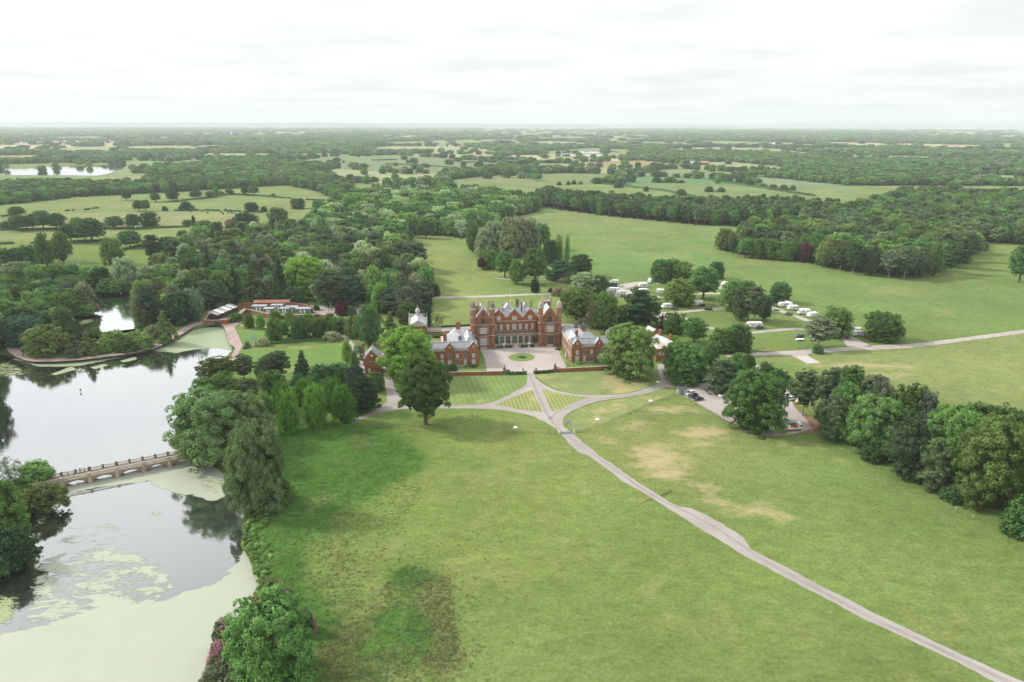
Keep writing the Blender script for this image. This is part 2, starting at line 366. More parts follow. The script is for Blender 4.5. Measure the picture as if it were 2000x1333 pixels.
# woods (their footprints) and fields, read off the photograph
W_POOL = [(-70,690),(60,694),(110,690),(132,672),(140,640),(150,612),(182,600),(172,575),(160,560),(110,548),(60,542),(-70,548)]
W_BIG = [(268,632),(275,575),(300,540),(330,507),(430,482),(520,464),(600,464),(700,478),(790,492),(812,530),(838,570),(846,610),(820,625),(700,606),(610,590),(480,594),(410,602),(345,636),(290,645)]
W_MID = [(600,460),(622,424),(680,397),(760,374),(860,376),(960,386),(1035,400),(1050,414),(1000,426),(960,447),(905,468),(880,462),(800,459),(792,492),(700,480)]
W_BELT = [(1040,403),(1175,421),(1350,439),(1460,443),(1560,437),(1640,420),(1500,412),(1350,414),(1175,402),(1060,389)]
W_RIGHT = [(1412,490),(1475,503),(1555,511),(1597,518),(1650,530),(1720,537),(1790,539),(1861,522),(1893,502),(1905,474),(2090,480),(2090,396),(1960,392),(1850,385),(1760,385),(1640,425),(1530,450),(1460,460)]
W_LEFT = [(-80,408),(0,401),(150,385),(330,376),(455,368),(560,362),(620,374),(660,392),(690,372),(640,345),(430,352),(330,362),(200,364),(100,362),(-80,362)]
WOODS = {'w_pool': W_POOL, 'w_big': W_BIG, 'w_mid': W_MID, 'w_belt': W_BELT, 'w_right': W_RIGHT, 'w_left': W_LEFT}
FIELDS = [  # polygon (px), colour
 ([(560,320),(575,314),(640,306),(760,303),(900,311),(985,320),(978,330),(930,338),(800,340),(700,332),(640,327)], (0.15,0.195,0.11)),
 ([(868,352),(960,343),(1100,338),(1212,341),(1216,352),(1140,364),(1000,370),(900,368)], (0.15,0.19,0.09)),
 ([(1218,350),(1250,345),(1330,347),(1400,352),(1480,365),(1560,378),(1590,386),(1500,392),(1400,384),(1280,368),(1215,362)], (0.115,0.19,0.09)),
 ([(1110,374),(1200,364),(1300,370),(1400,386),(1470,400),(1350,402),(1175,391)], (0.17,0.21,0.095)),
 ([(1440,349),(1480,345),(1560,352),(1640,360),(1690,370),(1660,378),(1560,378),(1480,364)], (0.15,0.205,0.125)),
 ([(560,352),(700,356),(725,362),(690,372),(620,372)], (0.10,0.17,0.07)),
 ([(-60,305),(60,303),(140,305),(120,314),(-60,320)], (0.25,0.22,0.12)),
 ([(-60,322),(60,320),(120,318),(240,322),(60,330),(-60,334)], (0.15,0.19,0.08)),
 ([(120,352),(240,346),(330,342),(430,340),(430,347),(330,356),(200,360)], (0.22,0.22,0.12)),
 ([(170,282),(200,275),(245,277),(255,284),(200,287)], (0.30,0.30,0.15)),
 ([(1880,345),(1950,342),(2080,345),(2080,362),(1960,360)], (0.22,0.24,0.12)),
 ([(1860,336),(1960,330),(2080,334),(2080,340),(1950,340)], (0.14,0.22,0.12)),
 ([(1100,318),(1250,313),(1340,322),(1340,330),(1250,330),(1130,326)], (0.24,0.21,0.13)),
 ([(700,268),(800,265),(870,268),(800,273)], (0.26,0.27,0.14)),
 ([(220,305),(280,308),(380,308),(340,315),(260,314)], (0.14,0.22,0.10)),
 ([(1060,296),(1150,289),(1240,293),(1230,310),(1060,308)], (0.18,0.21,0.11)),
]
FL1 = [(-80,331),(40,330),(110,325.5),(180,324),(246,324),(238,331),(212,340),(190,344),(100,343),(0,343),(-80,344)]
FL2 = [(1085,298),(1110,295),(1200,295),(1215,298),(1190,300),(1090,301)]
FL3 = [(1072,304),(1110,302.5),(1180,303),(1170,306),(1080,306)]
def cells(X, Y, sx, sy, seed):
    """nearest jittered seed: returns (cell id hash 0..1, second hash, edge distance)"""
    x = X/sx; y = Y/sy; xi = np.floor(x).astype(np.int64); yi = np.floor(y).astype(np.int64)
    def h(a, b, k):
        n = (a*374761393+b*668265263+(seed+k)*1442695041) & 0x7fffffff; n = ((n ^ (n >> 13))*1274126177) & 0x7fffffff; return ((n ^ (n >> 16)) & 0xffff)/65535.0
    b1 = np.full(X.shape, 1e9); b2 = np.full(X.shape, 1e9); i1 = np.zeros(X.shape); i2 = np.zeros(X.shape)
    for a in (-1, 0, 1):
        for c in (-1, 0, 1):
            ax = xi+a; cy_ = yi+c; d = np.hypot(x-(ax+0.15+0.7*h(ax, cy_, 1)), y-(cy_+0.15+0.7*h(ax, cy_, 2)))
            nw = d < b1; b2 = np.where(nw, b1, np.minimum(b2, d)); b1 = np.where(nw, d, b1); i1 = np.where(nw, h(ax, cy_, 3), i1); i2 = np.where(nw, h(ax, cy_, 4), i2)
    return i1, i2, (b2-b1)*min(sx, sy)
LAKE_FRONT = wpoly([(-80,333),(250,333),(300,343),(260,362),(200,364),(100,362),(-80,362)])
FLW = [wpoly(P) for P in (FL1, FL2, FL3)]
FIELDSW = [(wpoly(P), c) for P, c in FIELDS]; WOODSW = {k: wpoly(P) for k, P in WOODS.items()}
def landuse(X, Y):
    """returns wood mask (0/1), colour, hedge mask"""
    px, py, _ = projxy(X, Y)
    wood = np.zeros(X.shape, bool)
    for P in WOODSW.values(): wood |= inside(P, X, Y)
    n = fbm(X, Y, 90, 5)
    col = np.zeros(X.shape+(3,)); col[...] = (0.145, 0.20, 0.07)
    # distant patchwork
    far = Y > 1230
    a1, a2, e = cells(X+90*fbm(X, Y, 260, 3), Y+120*fbm(X, Y, 300, 4), 330, 420, 9)
    b1, b2, eb = cells(X+300*fbm(X, Y, 900, 3), Y+300*fbm(X, Y, 900, 4), 900, 1500, 19)
    c1, c2, ec = cells(X+200*fbm(X, Y, 700, 3), Y+300*fbm(X, Y, 900, 4), 620, 1150, 29); d1, d2, ed = cells(X+300*fbm(X, Y, 900, 3), Y, 1300, 3400, 39)
    a1 = np.where(Y > 5600, d1, np.where(Y > 2600, c1, a1)); a2 = np.where(Y > 5600, d2, np.where(Y > 2600, c2, a2)); e = np.where(Y > 2600, ec, e)
    midz = far & (Y < 2600); fz = Y >= 2600
    fieldc = np.where((a2 < 0.55)[..., None], np.array((0.16, 0.215, 0.11)), np.where((a2 < 0.88)[..., None], np.array((0.23, 0.26, 0.15)), np.array((0.33, 0.31, 0.20))))
    wfar = (midz & (a1 < 0.58)) | (fz & (a1*0.8+b1*0.2 < 0.42))
    hedge = far & (e < 14) & ~wfar
    col = np.where(far[..., None], fieldc, col)
    isf = np.zeros(X.shape, bool)
    for P, c in FIELDSW:
        q = inside(P, X, Y); isf |= q; col[q] = c
    isf |= inside(LAKE_FRONT, X, Y)
    for P in FLW: isf |= sdist(P, X, Y) > -14
    # open ground between the hand-drawn woods and the patchwork
    near_open = ~far
    wood = wood | (wfar & far)
    wood &= ~isf; hedge &= ~isf
    hedge |= isf & False
    for P, c in FIELDSW:
        q = np.abs(sdist(P, X, Y)) < 5; hedge |= q & far
    hedge &= ~inside(LAKE_FRONT, X, Y)
    for P in FLW: hedge &= sdist(P, X, Y) < -20
    return wood, col, hedge
def terrain():
    A = np.concatenate([-np.geomspace(3.2, 0.93, 26)[:-1], np.linspace(-0.9, 0.9, 620), np.geomspace(0.93, 3.2, 26)[1:]])
    ys = [-120., -60., -20., 10., 30., 45., 57.]
    y = 66.
    while y < 42000:
        ys.append(y); pxstep = 2.6
        y += max(1.0 if y < 330 else 1.5, pxstep*(y*y+1e4)/(1380*100)*0.9)
    ys = np.array(ys)
    Y, Agrid = np.meshgrid(ys, A, indexing='ij'); X = Agrid*(Y+150)
    wood, col, hedge = landuse(X, Y)
    sd = np.full(X.shape, -1e9)
    nearm = Y < 600
    for P in LAKES: sd[nearm] = np.maximum(sd[nearm], sdist(P, X[nearm], Y[nearm]))
    sd = sd+0.9*(fbm(X, Y, 7, 2)-0.5)*2
    Z = np.interp(sd, [-3, 1.5, 5], [0, -2.0, -3.2])
    Z = Z+np.where(Y > 500, 4*(fbm(X, Y, 500, 8)-0.5)*sstep(500, 900, Y)*(Y < 2600), 0)*0
    px, py, _ = projxy(X, Y)
    def blob(bx, by, rx, ry, ang=0):
        c, s = math.cos(ang), math.sin(ang); dx = px-bx; dy = py-by
        u = (dx*c+dy*s)/rx; v = (-dx*s+dy*c)/ry; return np.exp(-(u*u+v*v))
    nn = Y < 1230
    n1 = fbm(X, Y, 60, 21); n2 = fbm(X, Y, 14, 22); n3 = fbm(X, Y, 5, 23)
    def mixc(c, k):
        nonlocal col
        k = np.clip(k, 0, 1)[..., None]*nn[..., None]; col = col*(1-k)+np.array(c)*k
    # park and pasture
    mixc((0.122, 0.175, 0.056), np.ones(X.shape)*(py > 430))
    mixc((0.150, 0.195, 0.085), (py < 470)*0.8)
    mixc((0.165, 0.21, 0.075), blob(900, 540, 120, 70)*0.9+blob(850, 620, 120, 40)*0.8)
    mixc((0.175, 0.205, 0.085), inside(wpoly([(1450,700),(2100,640),(2100,900),(1950,820),(1800,770),(1600,720)]), X, Y)*0.7)
    mixc((0.12, 0.20, 0.075), blob(1250, 500, 260, 60)*0.8+blob(1800, 590, 300, 60)*0.5)
    mixc((0.20, 0.215, 0.115), inside(wpoly([(-60,436),(60,425),(180,415),(420,415),(520,425),(470,440),(300,444),(200,445),(-60,450)]), X, Y)*0.7)
    # foreground, brightest towards the middle
    mixc((0.132, 0.186, 0.050), blob(900, 960, 330, 190)*0.8+blob(1400, 1150, 500, 140)*0.45)
    mixc((0.10, 0.160, 0.048), blob(1750, 960, 260, 90, 0.5)*0.5)
    # rich grass of the left hollow, with the evergreen row's shadow painted in
    lush_shade = np.clip(blob(650, 915, 135, 80, -0.25)*1.7+blob(600, 860, 90, 30)*.8+blob(560, 1010, 80, 60)+blob(540, 1110, 55, 70)+blob(800, 1130, 55, 28)+blob(790, 1230, 60, 55)+blob(700, 1270, 130, 70)*0.8+blob(600, 1230, 60, 90)+blob(760, 900, 60, 30), 0, 1)
    mixc((0.046, 0.118, 0.023), sstep(0.22, 0.72, lush_shade*0.8+(n2-0.5)*0.5+(n3-0.5)*0.3)*0.85)
    rush = np.clip(blob(845, 1165, 30, 40, 0.5)+blob(870, 1220, 28, 60)+blob(870, 1285, 45, 30)+blob(690, 1235, 55, 30, -0.3)+blob(660, 1300, 60, 35)+blob(700, 860, 32, 28)*0.8+blob(660, 905, 30, 25)*0.6+blob(610, 1150, 40, 22)*0.5+blob(560, 940, 30, 18)*0.4+blob(660, 1090, 30, 40)*0.35, 0, 1)
    mixc((0.115, 0.098, 0.045), sstep(0.25, 0.75, rush*0.85+(n2-0.5)*0.7+(n3-0.5)*0.4)*0.42)
    dry = np.clip(blob(1280, 890, 45, 22)*1.0+blob(1372, 848, 50, 20)*1.0+blob(1310, 925, 40, 14)*0.8+blob(1240, 830, 45, 12)*0.6+blob(1380, 950, 40, 14)*0.6+blob(1390, 980, 50, 12)*0.6+blob(1470, 1000, 60, 16)*0.55+blob(1330, 800, 90, 10)*0.7+blob(1190, 858, 35, 14)*0.5+blob(1290, 905, 55, 40)*0.4+blob(1500, 1010, 80, 25)*0.3
        +blob(1160, 760, 60, 15)*0.6+blob(1700, 715, 110, 10)*0.7+blob(1750, 735, 120, 8)*0.5+blob(1640, 900, 90, 10, 0.6)*0.45+blob(1550, 870, 60, 12)*0.3+blob(1380, 790, 30, 8)*0.3, 0, 1)
    DRY = dry*nn
    mixc((0.23, 0.225, 0.095), blob(1300, 880, 170, 80)*0.45+blob(830, 1010, 220, 120)*0.0+sstep(0.60, 0.78, n1+(n3-0.5)*0.5)*0.30)
    mixc((0.10, 0.10, 0.05), (blob(1310, 467, 45, 5)+blob(1240, 490, 30, 4))*sstep(0.45, 0.7, n3)*0.8)
    # ground under trees and banks
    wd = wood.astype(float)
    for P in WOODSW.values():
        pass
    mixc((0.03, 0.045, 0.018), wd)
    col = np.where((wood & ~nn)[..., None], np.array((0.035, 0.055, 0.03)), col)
    bank = sstep(-5, -1, sd)*(Y < 600)
    mixc((0.06, 0.075, 0.03), bank*0.7)
    mixc((0.04, 0.04, 0.03), sstep(0, 1, sd))
    ny, nx = X.shape
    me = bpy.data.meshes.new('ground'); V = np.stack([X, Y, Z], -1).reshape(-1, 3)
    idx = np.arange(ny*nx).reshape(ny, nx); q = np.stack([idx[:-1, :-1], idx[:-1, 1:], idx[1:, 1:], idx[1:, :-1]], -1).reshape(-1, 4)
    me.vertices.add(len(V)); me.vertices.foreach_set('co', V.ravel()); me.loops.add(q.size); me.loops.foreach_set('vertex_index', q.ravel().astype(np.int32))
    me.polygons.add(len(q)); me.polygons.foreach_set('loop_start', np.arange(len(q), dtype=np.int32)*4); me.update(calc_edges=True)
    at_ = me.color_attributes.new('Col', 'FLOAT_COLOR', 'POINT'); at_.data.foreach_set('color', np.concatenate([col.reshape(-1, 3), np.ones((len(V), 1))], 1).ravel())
    r = me.attributes.new('rough', 'FLOAT', 'POINT'); r.data.foreach_set('value', np.clip(lush_shade+rush+0.15, 0, 1).ravel())
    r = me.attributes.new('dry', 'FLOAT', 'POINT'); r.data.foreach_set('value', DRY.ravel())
    m, t = new_mat('ground'); o = N(t, 'ShaderNodeOutputMaterial'); p = N(t, 'ShaderNodeBsdfDiffuse')
    a = N(t, 'ShaderNodeAttribute', attribute_name='Col'); ra = N(t, 'ShaderNodeAttribute', attribute_name='rough'); g = N(t, 'ShaderNodeNewGeometry')
    def noise(s, d, lo, hi, rough=0.65, stretch=None):
        n = N(t, 'ShaderNodeTexNoise'); n.inputs['Scale'].default_value = s; n.inputs['Detail'].default_value = d; n.inputs['Roughness'].default_value = rough
        if stretch:
            mp = N(t, 'ShaderNodeMapping'); mp.inputs['Scale'].default_value = stretch; mp.inputs['Rotation'].default_value = (0, 0, 0.5); t.links.new(g.outputs['Position'], mp.inputs[0]); t.links.new(mp.outputs[0], n.inputs[0])
        else: t.links.new(g.outputs['Position'], n.inputs[0])
        r = N(t, 'ShaderNodeMapRange'); r.inputs[1].default_value = 0.3; r.inputs[2].default_value = 0.7; r.inputs[3].default_value = lo; r.inputs[4].default_value = hi; t.links.new(n.outputs['Fac'], r.inputs[0]); return r.outputs[0]
    l1 = noise(0.016, 6, 0.82, 1.18); l2 = noise(0.20, 7, 0.74, 1.26, 0.8, (1, 1.6, 1)); l3 = noise(1.1, 4, 0.72, 1.28, 0.8)
    mu = N(t, 'ShaderNodeMath', operation='MULTIPLY'); t.links.new(l1, mu.inputs[0]); t.links.new(l2, mu.inputs[1])
    mu2 = N(t, 'ShaderNodeMath', operation='MULTIPLY'); t.links.new(mu.outputs[0], mu2.inputs[0]); t.links.new(l3, mu2.inputs[1])
    l4 = noise(0.45, 5, 0.55, 1.35, 0.8); rm = N(t, 'ShaderNodeMix', data_type='FLOAT'); t.links.new(ra.outputs['Fac'], rm.inputs[0]); rm.inputs[2].default_value = 1.0; t.links.new(l4, rm.inputs[3])
    mu3 = N(t, 'ShaderNodeMath', operation='MULTIPLY'); t.links.new(mu2.outputs[0], mu3.inputs[0]); t.links.new(rm.outputs[0], mu3.inputs[1])
    sc = N(t, 'ShaderNodeVectorMath', operation='SCALE'); fg = N(t, 'ShaderNodeMix', data_type='RGBA', blend_type='MULTIPLY'); fg.inputs[0].default_value = 1; fg.inputs[7].default_value = (1.0, 1.01, 1.0, 1); t.links.new(a.outputs['Color'], fg.inputs[6]); t.links.new(fg.outputs[2], sc.inputs[0]); t.links.new(mu3.outputs[0], sc.inputs['Scale'])
    # hue drift towards yellow
    hu = N(t, 'ShaderNodeMix', data_type='RGBA', blend_type='MULTIPLY'); yl = noise(0.045, 6, 0.0, 0.5, 0.7); t.links.new(yl, hu.inputs[0]); t.links.new(sc.outputs[0], hu.inputs[6]); hu.inputs[7].default_value = (1.20, 1.04, 0.97, 1)
    da = N(t, 'ShaderNodeAttribute', attribute_name='dry'); dn = noise(0.085, 9, 0, 1, 0.72, (1, 1.8, 1)); dn2 = noise(0.5, 6, 0, 1, 0.75)
    d1 = N(t, 'ShaderNodeMath', operation='MULTIPLY_ADD'); t.links.new(dn2, d1.inputs[0]); d1.inputs[1].default_value = .30; t.links.new(dn, d1.inputs[2])
    d2 = N(t, 'ShaderNodeMath', operation='MULTIPLY_ADD'); t.links.new(da.outputs['Fac'], d2.inputs[0]); d2.inputs[1].default_value = .75; t.links.new(d1.outputs[0], d2.inputs[2])
    d3 = N(t, 'ShaderNodeMapRange'); d3.inputs[1].default_value = .86; d3.inputs[2].default_value = 1.40; t.links.new(d2.outputs[0], d3.inputs[0])
    d5 = N(t, 'ShaderNodeMapRange'); d5.inputs[1].default_value = .04; d5.inputs[2].default_value = .35; d5.inputs[4].default_value = .85; t.links.new(da.outputs['Fac'], d5.inputs[0])
    d4 = N(t, 'ShaderNodeMath', operation='MULTIPLY'); t.links.new(d3.outputs[0], d4.inputs[0]); t.links.new(d5.outputs[0], d4.inputs[1])
    dm = N(t, 'ShaderNodeMix', data_type='RGBA'); t.links.new(d4.outputs[0], dm.inputs[0]); t.links.new(hu.outputs[2], dm.inputs[6]); dm.inputs[7].default_value = (.36, .30, .17, 1)
    t.links.new(dm.outputs[2], p.inputs[0])
    bn = N(t, 'ShaderNodeTexNoise'); bn.inputs['Scale'].default_value = 0.9; bn.inputs['Detail'].default_value = 6; bn.inputs['Roughness'].default_value = 0.7; t.links.new(g.outputs['Position'], bn.inputs[0])
    bs = N(t, 'ShaderNodeMath', operation='MULTIPLY_ADD'); t.links.new(ra.outputs['Fac'], bs.inputs[0]); bs.inputs[1].default_value = 0.55; bs.inputs[2].default_value = 0.12
    bu = N(t, 'ShaderNodeBump'); bu.inputs['Distance'].default_value = 0.7; t.links.new(bs.outputs[0], bu.inputs['Strength']); t.links.new(bn.outputs['Fac'], bu.inputs['Height']); t.links.new(bu.outputs[0], p.inputs['Normal'])
    t.links.new(p.outputs[0], o.inputs[0])
    me.materials.append(m); ob = link('ground', me); prop(ob, kind='structure'); return ob
terrain()

# water
def wsheet(name, px, z=WZ, wz=None):
    P = [at(x, y, z) for x, y in px]; return sheet(name, [(p.x, p.y) for p in P], 'water', z=z, world=True)
wall_px = [(-170,690)]+UL[1:16]+[(470,760),(420,820),(420,880)]+[(360,893),(105,958),(40,975),(-200,990)]
BOTH = [(-260,700),(470,620),(480,760),(430,860),(400,892),(225,930),(80,962),(-120,1000),(-300,1000)]
wsheet('lake', BOTH, WZ)
wsheet('lower_lake', [(-300,1000),(-120,1000),(80,962),(225,930),(400,892),(520,960),(530,1240),(450,1500),(-500,1500)], WZ)
wsheet('pool', [(120,560),(300,560),(310,660),(215,668),(140,700),(100,700)], WZ)
for nm, P in (('distant_lake', FL1), ('distant_pond', FL2), ('distant_pond', FL3)): sheet(nm, P, 'water', z=0.4)

# duckweed and lily pads: thin sheets afloat, ragged edges through a noise threshold
def weed_mat(name, c1, c2, s1=0.35, amp=0.5):
    m, t = new_mat(name); o = N(t, 'ShaderNodeOutputMaterial'); d = N(t, 'ShaderNodeBsdfPrincipled'); d.inputs['Roughness'].default_value = 0.45
    g = N(t, 'ShaderNodeNewGeometry'); a = N(t, 'ShaderNodeAttribute', attribute_name='cover')
    n = N(t, 'ShaderNodeTexNoise'); n.inputs['Scale'].default_value = s1; n.inputs['Detail'].default_value = 8; n.inputs['Roughness'].default_value = 0.72; n.inputs['Distortion'].default_value = 0.6
    mp = N(t, 'ShaderNodeMapping'); mp.inputs['Scale'].default_value = (0.45, 1.2, 1); mp.inputs['Rotation'].default_value = (0, 0, -0.6); t.links.new(g.outputs['Position'], mp.inputs[0]); t.links.new(mp.outputs[0], n.inputs[0])
    m1 = N(t, 'ShaderNodeMath', operation='MULTIPLY_ADD'); t.links.new(n.outputs['Fac'], m1.inputs[0]); m1.inputs[1].default_value = amp*2; m1.inputs[2].default_value = -amp
    ad = N(t, 'ShaderNodeMath', operation='ADD'); t.links.new(m1.outputs[0], ad.inputs[0]); t.links.new(a.outputs['Fac'], ad.inputs[1])
    mr = N(t, 'ShaderNodeMapRange'); mr.inputs[1].default_value = 0.47; mr.inputs[2].default_value = 0.55; t.links.new(ad.outputs[0], mr.inputs[0])
    n2 = N(t, 'ShaderNodeTexNoise'); n2.inputs['Scale'].default_value = 0.12; n2.inputs['Detail'].default_value = 5; t.links.new(g.outputs['Position'], n2.inputs[0])
    mi = N(t, 'ShaderNodeMix', data_type='RGBA'); mi.inputs[6].default_value = (*c1, 1); mi.inputs[7].default_value = (*c2, 1); t.links.new(n2.outputs['Fac'], mi.inputs[0]); t.links.new(mi.outputs[2], d.inputs['Base Color'])
    tr = N(t, 'ShaderNodeBsdfTransparent'); ms = N(t, 'ShaderNodeMixShader'); t.links.new(mr.outputs[0], ms.inputs[0]); t.links.new(tr.outputs[0], ms.inputs[1]); t.links.new(d.outputs[0], ms.inputs[2]); t.links.new(ms.outputs[0], o.inputs[0])
weed_mat('duckweed', (0.295, 0.325, 0.245), (0.35, 0.375, 0.30), amp=.6)
weed_mat('duckweed_green', (0.22, 0.28, 0.165), (0.28, 0.33, 0.21))
weed_mat('lily', (0.20, 0.24, 0.11), (0.30, 0.34, 0.17), 0.9, 0.55)
def weed(name, m, polys, streaks=(), z=WZ+0.02, step=0.9, soft=2.2, label=None):
    """polys: full cover; streaks: (poly, partial level)"""
    PW = [np.array([at(x, y, WZ)[:2] for x, y in P]) for P in polys]; SW = [(np.array([at(x, y, WZ)[:2] for x, y in P]), lv) for P, lv in streaks]
    allp = np.concatenate(PW+[s for s, _ in SW]); x0, y0 = allp.min(0)-3; x1, y1 = allp.max(0)+3
    xs = np.arange(x0, x1, step); ys = np.arange(y0, y1, step); X, Y = np.meshgrid(xs, ys)
    c = np.zeros(X.shape)
    for P in PW: c = np.maximum(c, np.clip(0.5+sdist(P, X, Y)/soft/2, 0, 1.25))
    for P, lv in SW: c = np.maximum(c, np.clip((sdist(P, X, Y)+3)/6, 0, 1)*lv)
    keep = c > 0.02; ny, nx = X.shape; idx = np.arange(ny*nx).reshape(ny, nx)
    q = np.stack([idx[:-1, :-1], idx[:-1, 1:], idx[1:, 1:], idx[1:, :-1]], -1).reshape(-1, 4)
    q = q[keep.ravel()[q].any(1)]; used, inv = np.unique(q, return_inverse=True); q = inv.reshape(q.shape)
    V = np.stack([X.ravel(), Y.ravel(), np.full(X.size, z)], -1)[used]
    me = bpy.data.meshes.new(name); me.vertices.add(len(V)); me.vertices.foreach_set('co', V.ravel()); me.loops.add(q.size); me.loops.foreach_set('vertex_index', q.ravel().astype(np.int32))
    me.polygons.add(len(q)); me.polygons.foreach_set('loop_start', np.arange(len(q), dtype=np.int32)*4); me.update(calc_edges=True)
    a = me.attributes.new('cover', 'FLOAT', 'POINT'); a.data.foreach_set('value', c.ravel()[used]); me.materials.append(MATS[m])
    o = link(name, me); return prop(o, label, kind='stuff')
weed('duckweed', 'duckweed', [[(468,1079),(466,1097),(444,1119),(420,1141),(402,1145),(360,1155),(300,1181),(224,1177),(162,1196),(81,1223),(54,1230),(-20,1245),(-150,1290),(-200,1500),(380,1450),(440,1330),(530,1200),(530,1100),(490,1060)],
    [(90,975),(130,968),(200,950),(290,940),(300,948),(340,962),(375,968),(415,980),(450,965),(470,955),(430,900),(370,895),(300,912),(200,935),(100,955)], [(297,1001),(308,998),(318,1003),(312,1007),(300,1007)]],
    [([(60,1090),(200,1060),(300,1080),(380,1150),(300,1190),(150,1210),(20,1245),(40,1170)], 0.53), ([(120,1000),(230,1010),(330,1075),(200,1110),(80,1080)], 0.41)], label='pale duckweed film on the lower lake')
weed('duckweed', 'duckweed_green', [[(20,700),(80,717),(150,716),(165,713),(243,697),(300,686),(345,690),(380,683),(425,680),(452,686),(460,660),(440,628),(380,638),(345,655),(300,678),(150,700),(60,703)], [(175,718),(205,711),(212,714),(185,722)], [(235,705),(265,697),(268,702),(240,709)], [(100,731),(140,716),(150,722),(110,733)]], z=WZ+0.03, soft=1.6, label='green duckweed along the dam path')
weed('lily_pads', 'lily', [], [([(-60,700),(0,700),(45,712),(70,730),(30,738),(-60,740)], 0.5), ([(360,925),(470,930),(470,965),(440,975),(380,965)], 0.45), ([(50,990),(110,970),(125,990),(95,1030),(60,1030)], 0.55), ([(-60,1170),(40,1155),(48,1180),(30,1225),(-60,1240)], 0.6), ([(145,628),(185,620),(190,628),(150,640)], 0.6), ([(188,600),(218,600),(222,610),(190,616)], 0.5)], z=WZ+0.04, label='dull green lily pads near the banks')

# ================================================================== DRIVES, PATHS, LAWNS
sheet('drive', [(1030,727),(1030,738),(1028,750),(1018,759),(1004,766),(990,774),(975,781),(957,787),(939,790.5),(879,792.5),(820,792),(790,785),(775,768),(765,740),(760,722),(757,708),(749,708),(749,722),(752,745),(756,770),(755,785),(740,797),(715,809),(692,819),(694,824),(720,814),(745,806),(770,801),(800,799),(870,797.6),(956,799),(980,801.5),(1004,805),(1025,809),(1042,814),(1064,824),(1086,838),(1098,851),(1112,867),
 (1130,884),(1150,891),(1185,916),(1213,938),(1246,957),(1276,975),(1305,993),(1339,1015),(1375,1038),(1413,1060),(1437,1076),(1458,1088),(1500,1110),(1550,1137),(1600,1162.5),(1650,1189),(1689,1210),(1750,1238),(1808,1265),(1868,1293),(1942,1333),(2040,1385),(2120,1390),(2000,1332),(1897,1287),(1808,1246),(1750,1218),(1695,1192),(1645,1165),(1600,1143),(1560,1121),(1530,1106),(1495,1088),(1466,1073),(1458,1060),(1452,1050),(1434,1038),(1408,1022),(1381,1007),(1352,994),(1338,991),(1324,990),(1305,979),(1284,966),(1264,954),(1244,942),(1218,923),(1192,904),(1170,890),(1150,874),(1130,857),(1117,846),
 (1101,833.6),(1099,826),(1100,819),(1107,809.6),(1118,802),(1129,797.6),(1150,789),(1172,783),(1193,779.5),(1215,777),(1253.6,771),(1276,765),(1297,757),(1318,745),(1303,738),(1295,741),(1287,750),(1276,755),(1263,759),(1243,765),(1220,770),(1200,772),(1177,772.4),(1150,772),(1129,771),(1110,768),(1090,764),(1077,758.5),(1064,752),(1053,745),(1046,738),(1041.5,727)], 'road', z=0.02, rag=.16)
for nm_, pp in (('tyre_worn_strip', [(1035,733),(1050,770),(1068,808),(1085,832),(1105,850),(1160,888),(1220,931),(1280,971),(1350,1005),(1400,1033),(1450,1066),(1500,1099),(1600,1153),(1700,1206),(1808,1255.5),(1900,1299),(1975,1335),(2040,1365)]), ('tyre_worn_strip', [(1076,818),(1088,806),(1112,797),(1150,783),(1200,776),(1258,766),(1295,752)]), ('tyre_worn_strip', [(1031,752),(1008,768),(975,784),(935,792),(870,795),(800,796)])): ribbon(nm_, pp, [1.3, .9, 1.2, .8, 1.3, 1.0, 1.2], 'road_dark', z=0.035, n=5)
sheet('lawn', [(1037,763),(1025,767),(1013.6,771.5),(990,781),(966,791.5),(990,795),(1013.6,799.5),(1037,802.5),(1059,805.5),(1050,784),(1040,763)], 'lawn_tri', z=0.05)
sheet('lawn', [(1059,761),(1070,763),(1083,766.5),(1098,770),(1114,772.5),(1133,775),(1152,777.5),(1138,781),(1124,785.6),(1112,791),(1100,797.6),(1089,801.5),(1078,804.5),(1068,782)], 'lawn_tri', z=0.05)
sheet('lawn', [(860,735),(900,733.5),(985,731),(1029,733),(1029,738),(1026,750),(1017,758),(1003,765),(989,773),(974,780),(956,786),(938,789.5),(879,791.5),(820,790),(800,775),(800,740)], 'lawn_left', z=0.012)
sheet('lawn', [(1043,732),(1084,728),(1180,724),(1245,722),(1290,722),(1296,733),(1290,744),(1283,750),(1262,758),(1242,763.5),(1219,768.5),(1199,770.5),(1177,771),(1151,770.5),(1130,769.5),(1111,766.5),(1092,762.5),(1080,757),(1068,751),(1056,743)], 'lawn_right', z=0.012)
sheet('lawn', [(1128,800),(1172,785),(1215,779),(1254,773),(1298,760),(1322,766),(1240,800),(1180,826),(1127,844),(1108,832),(1104,820),(1112,809)], 'lawn_right', z=0.012)
sheet('forecourt', [(938,683),(965,683),(1000,679),(1050,677.5),(1085,676.5),(1097,697),(1106,716),(1100,720),(1084,724),(1042,729),(1029,729),(985,728),(951,725),(947,702)], 'gravel', z=0.035)
sheet('lawn', [(850,731),(951,726),(947,706),(941,700),(938,702),(935,716),(862,717),(845,720)], 'lawn_left', z=0.03)
sheet('lawn', [(1108,718),(1200,716),(1240,712),(1240,722),(1180,723),(1084,726.5)], 'lawn_right', z=0.03)
sheet('lawn', [(1087,680),(1092,679),(1110,706),(1104,710),(1097,697)], 'lawn_right', z=0.045)
sheet('lawn', [(1018.8+26*math.cos(a), 698.4+8.1*math.sin(a)) for a in np.linspace(0, 2*math.pi, 40)[:-1]], 'lawn_round', z=0.06)
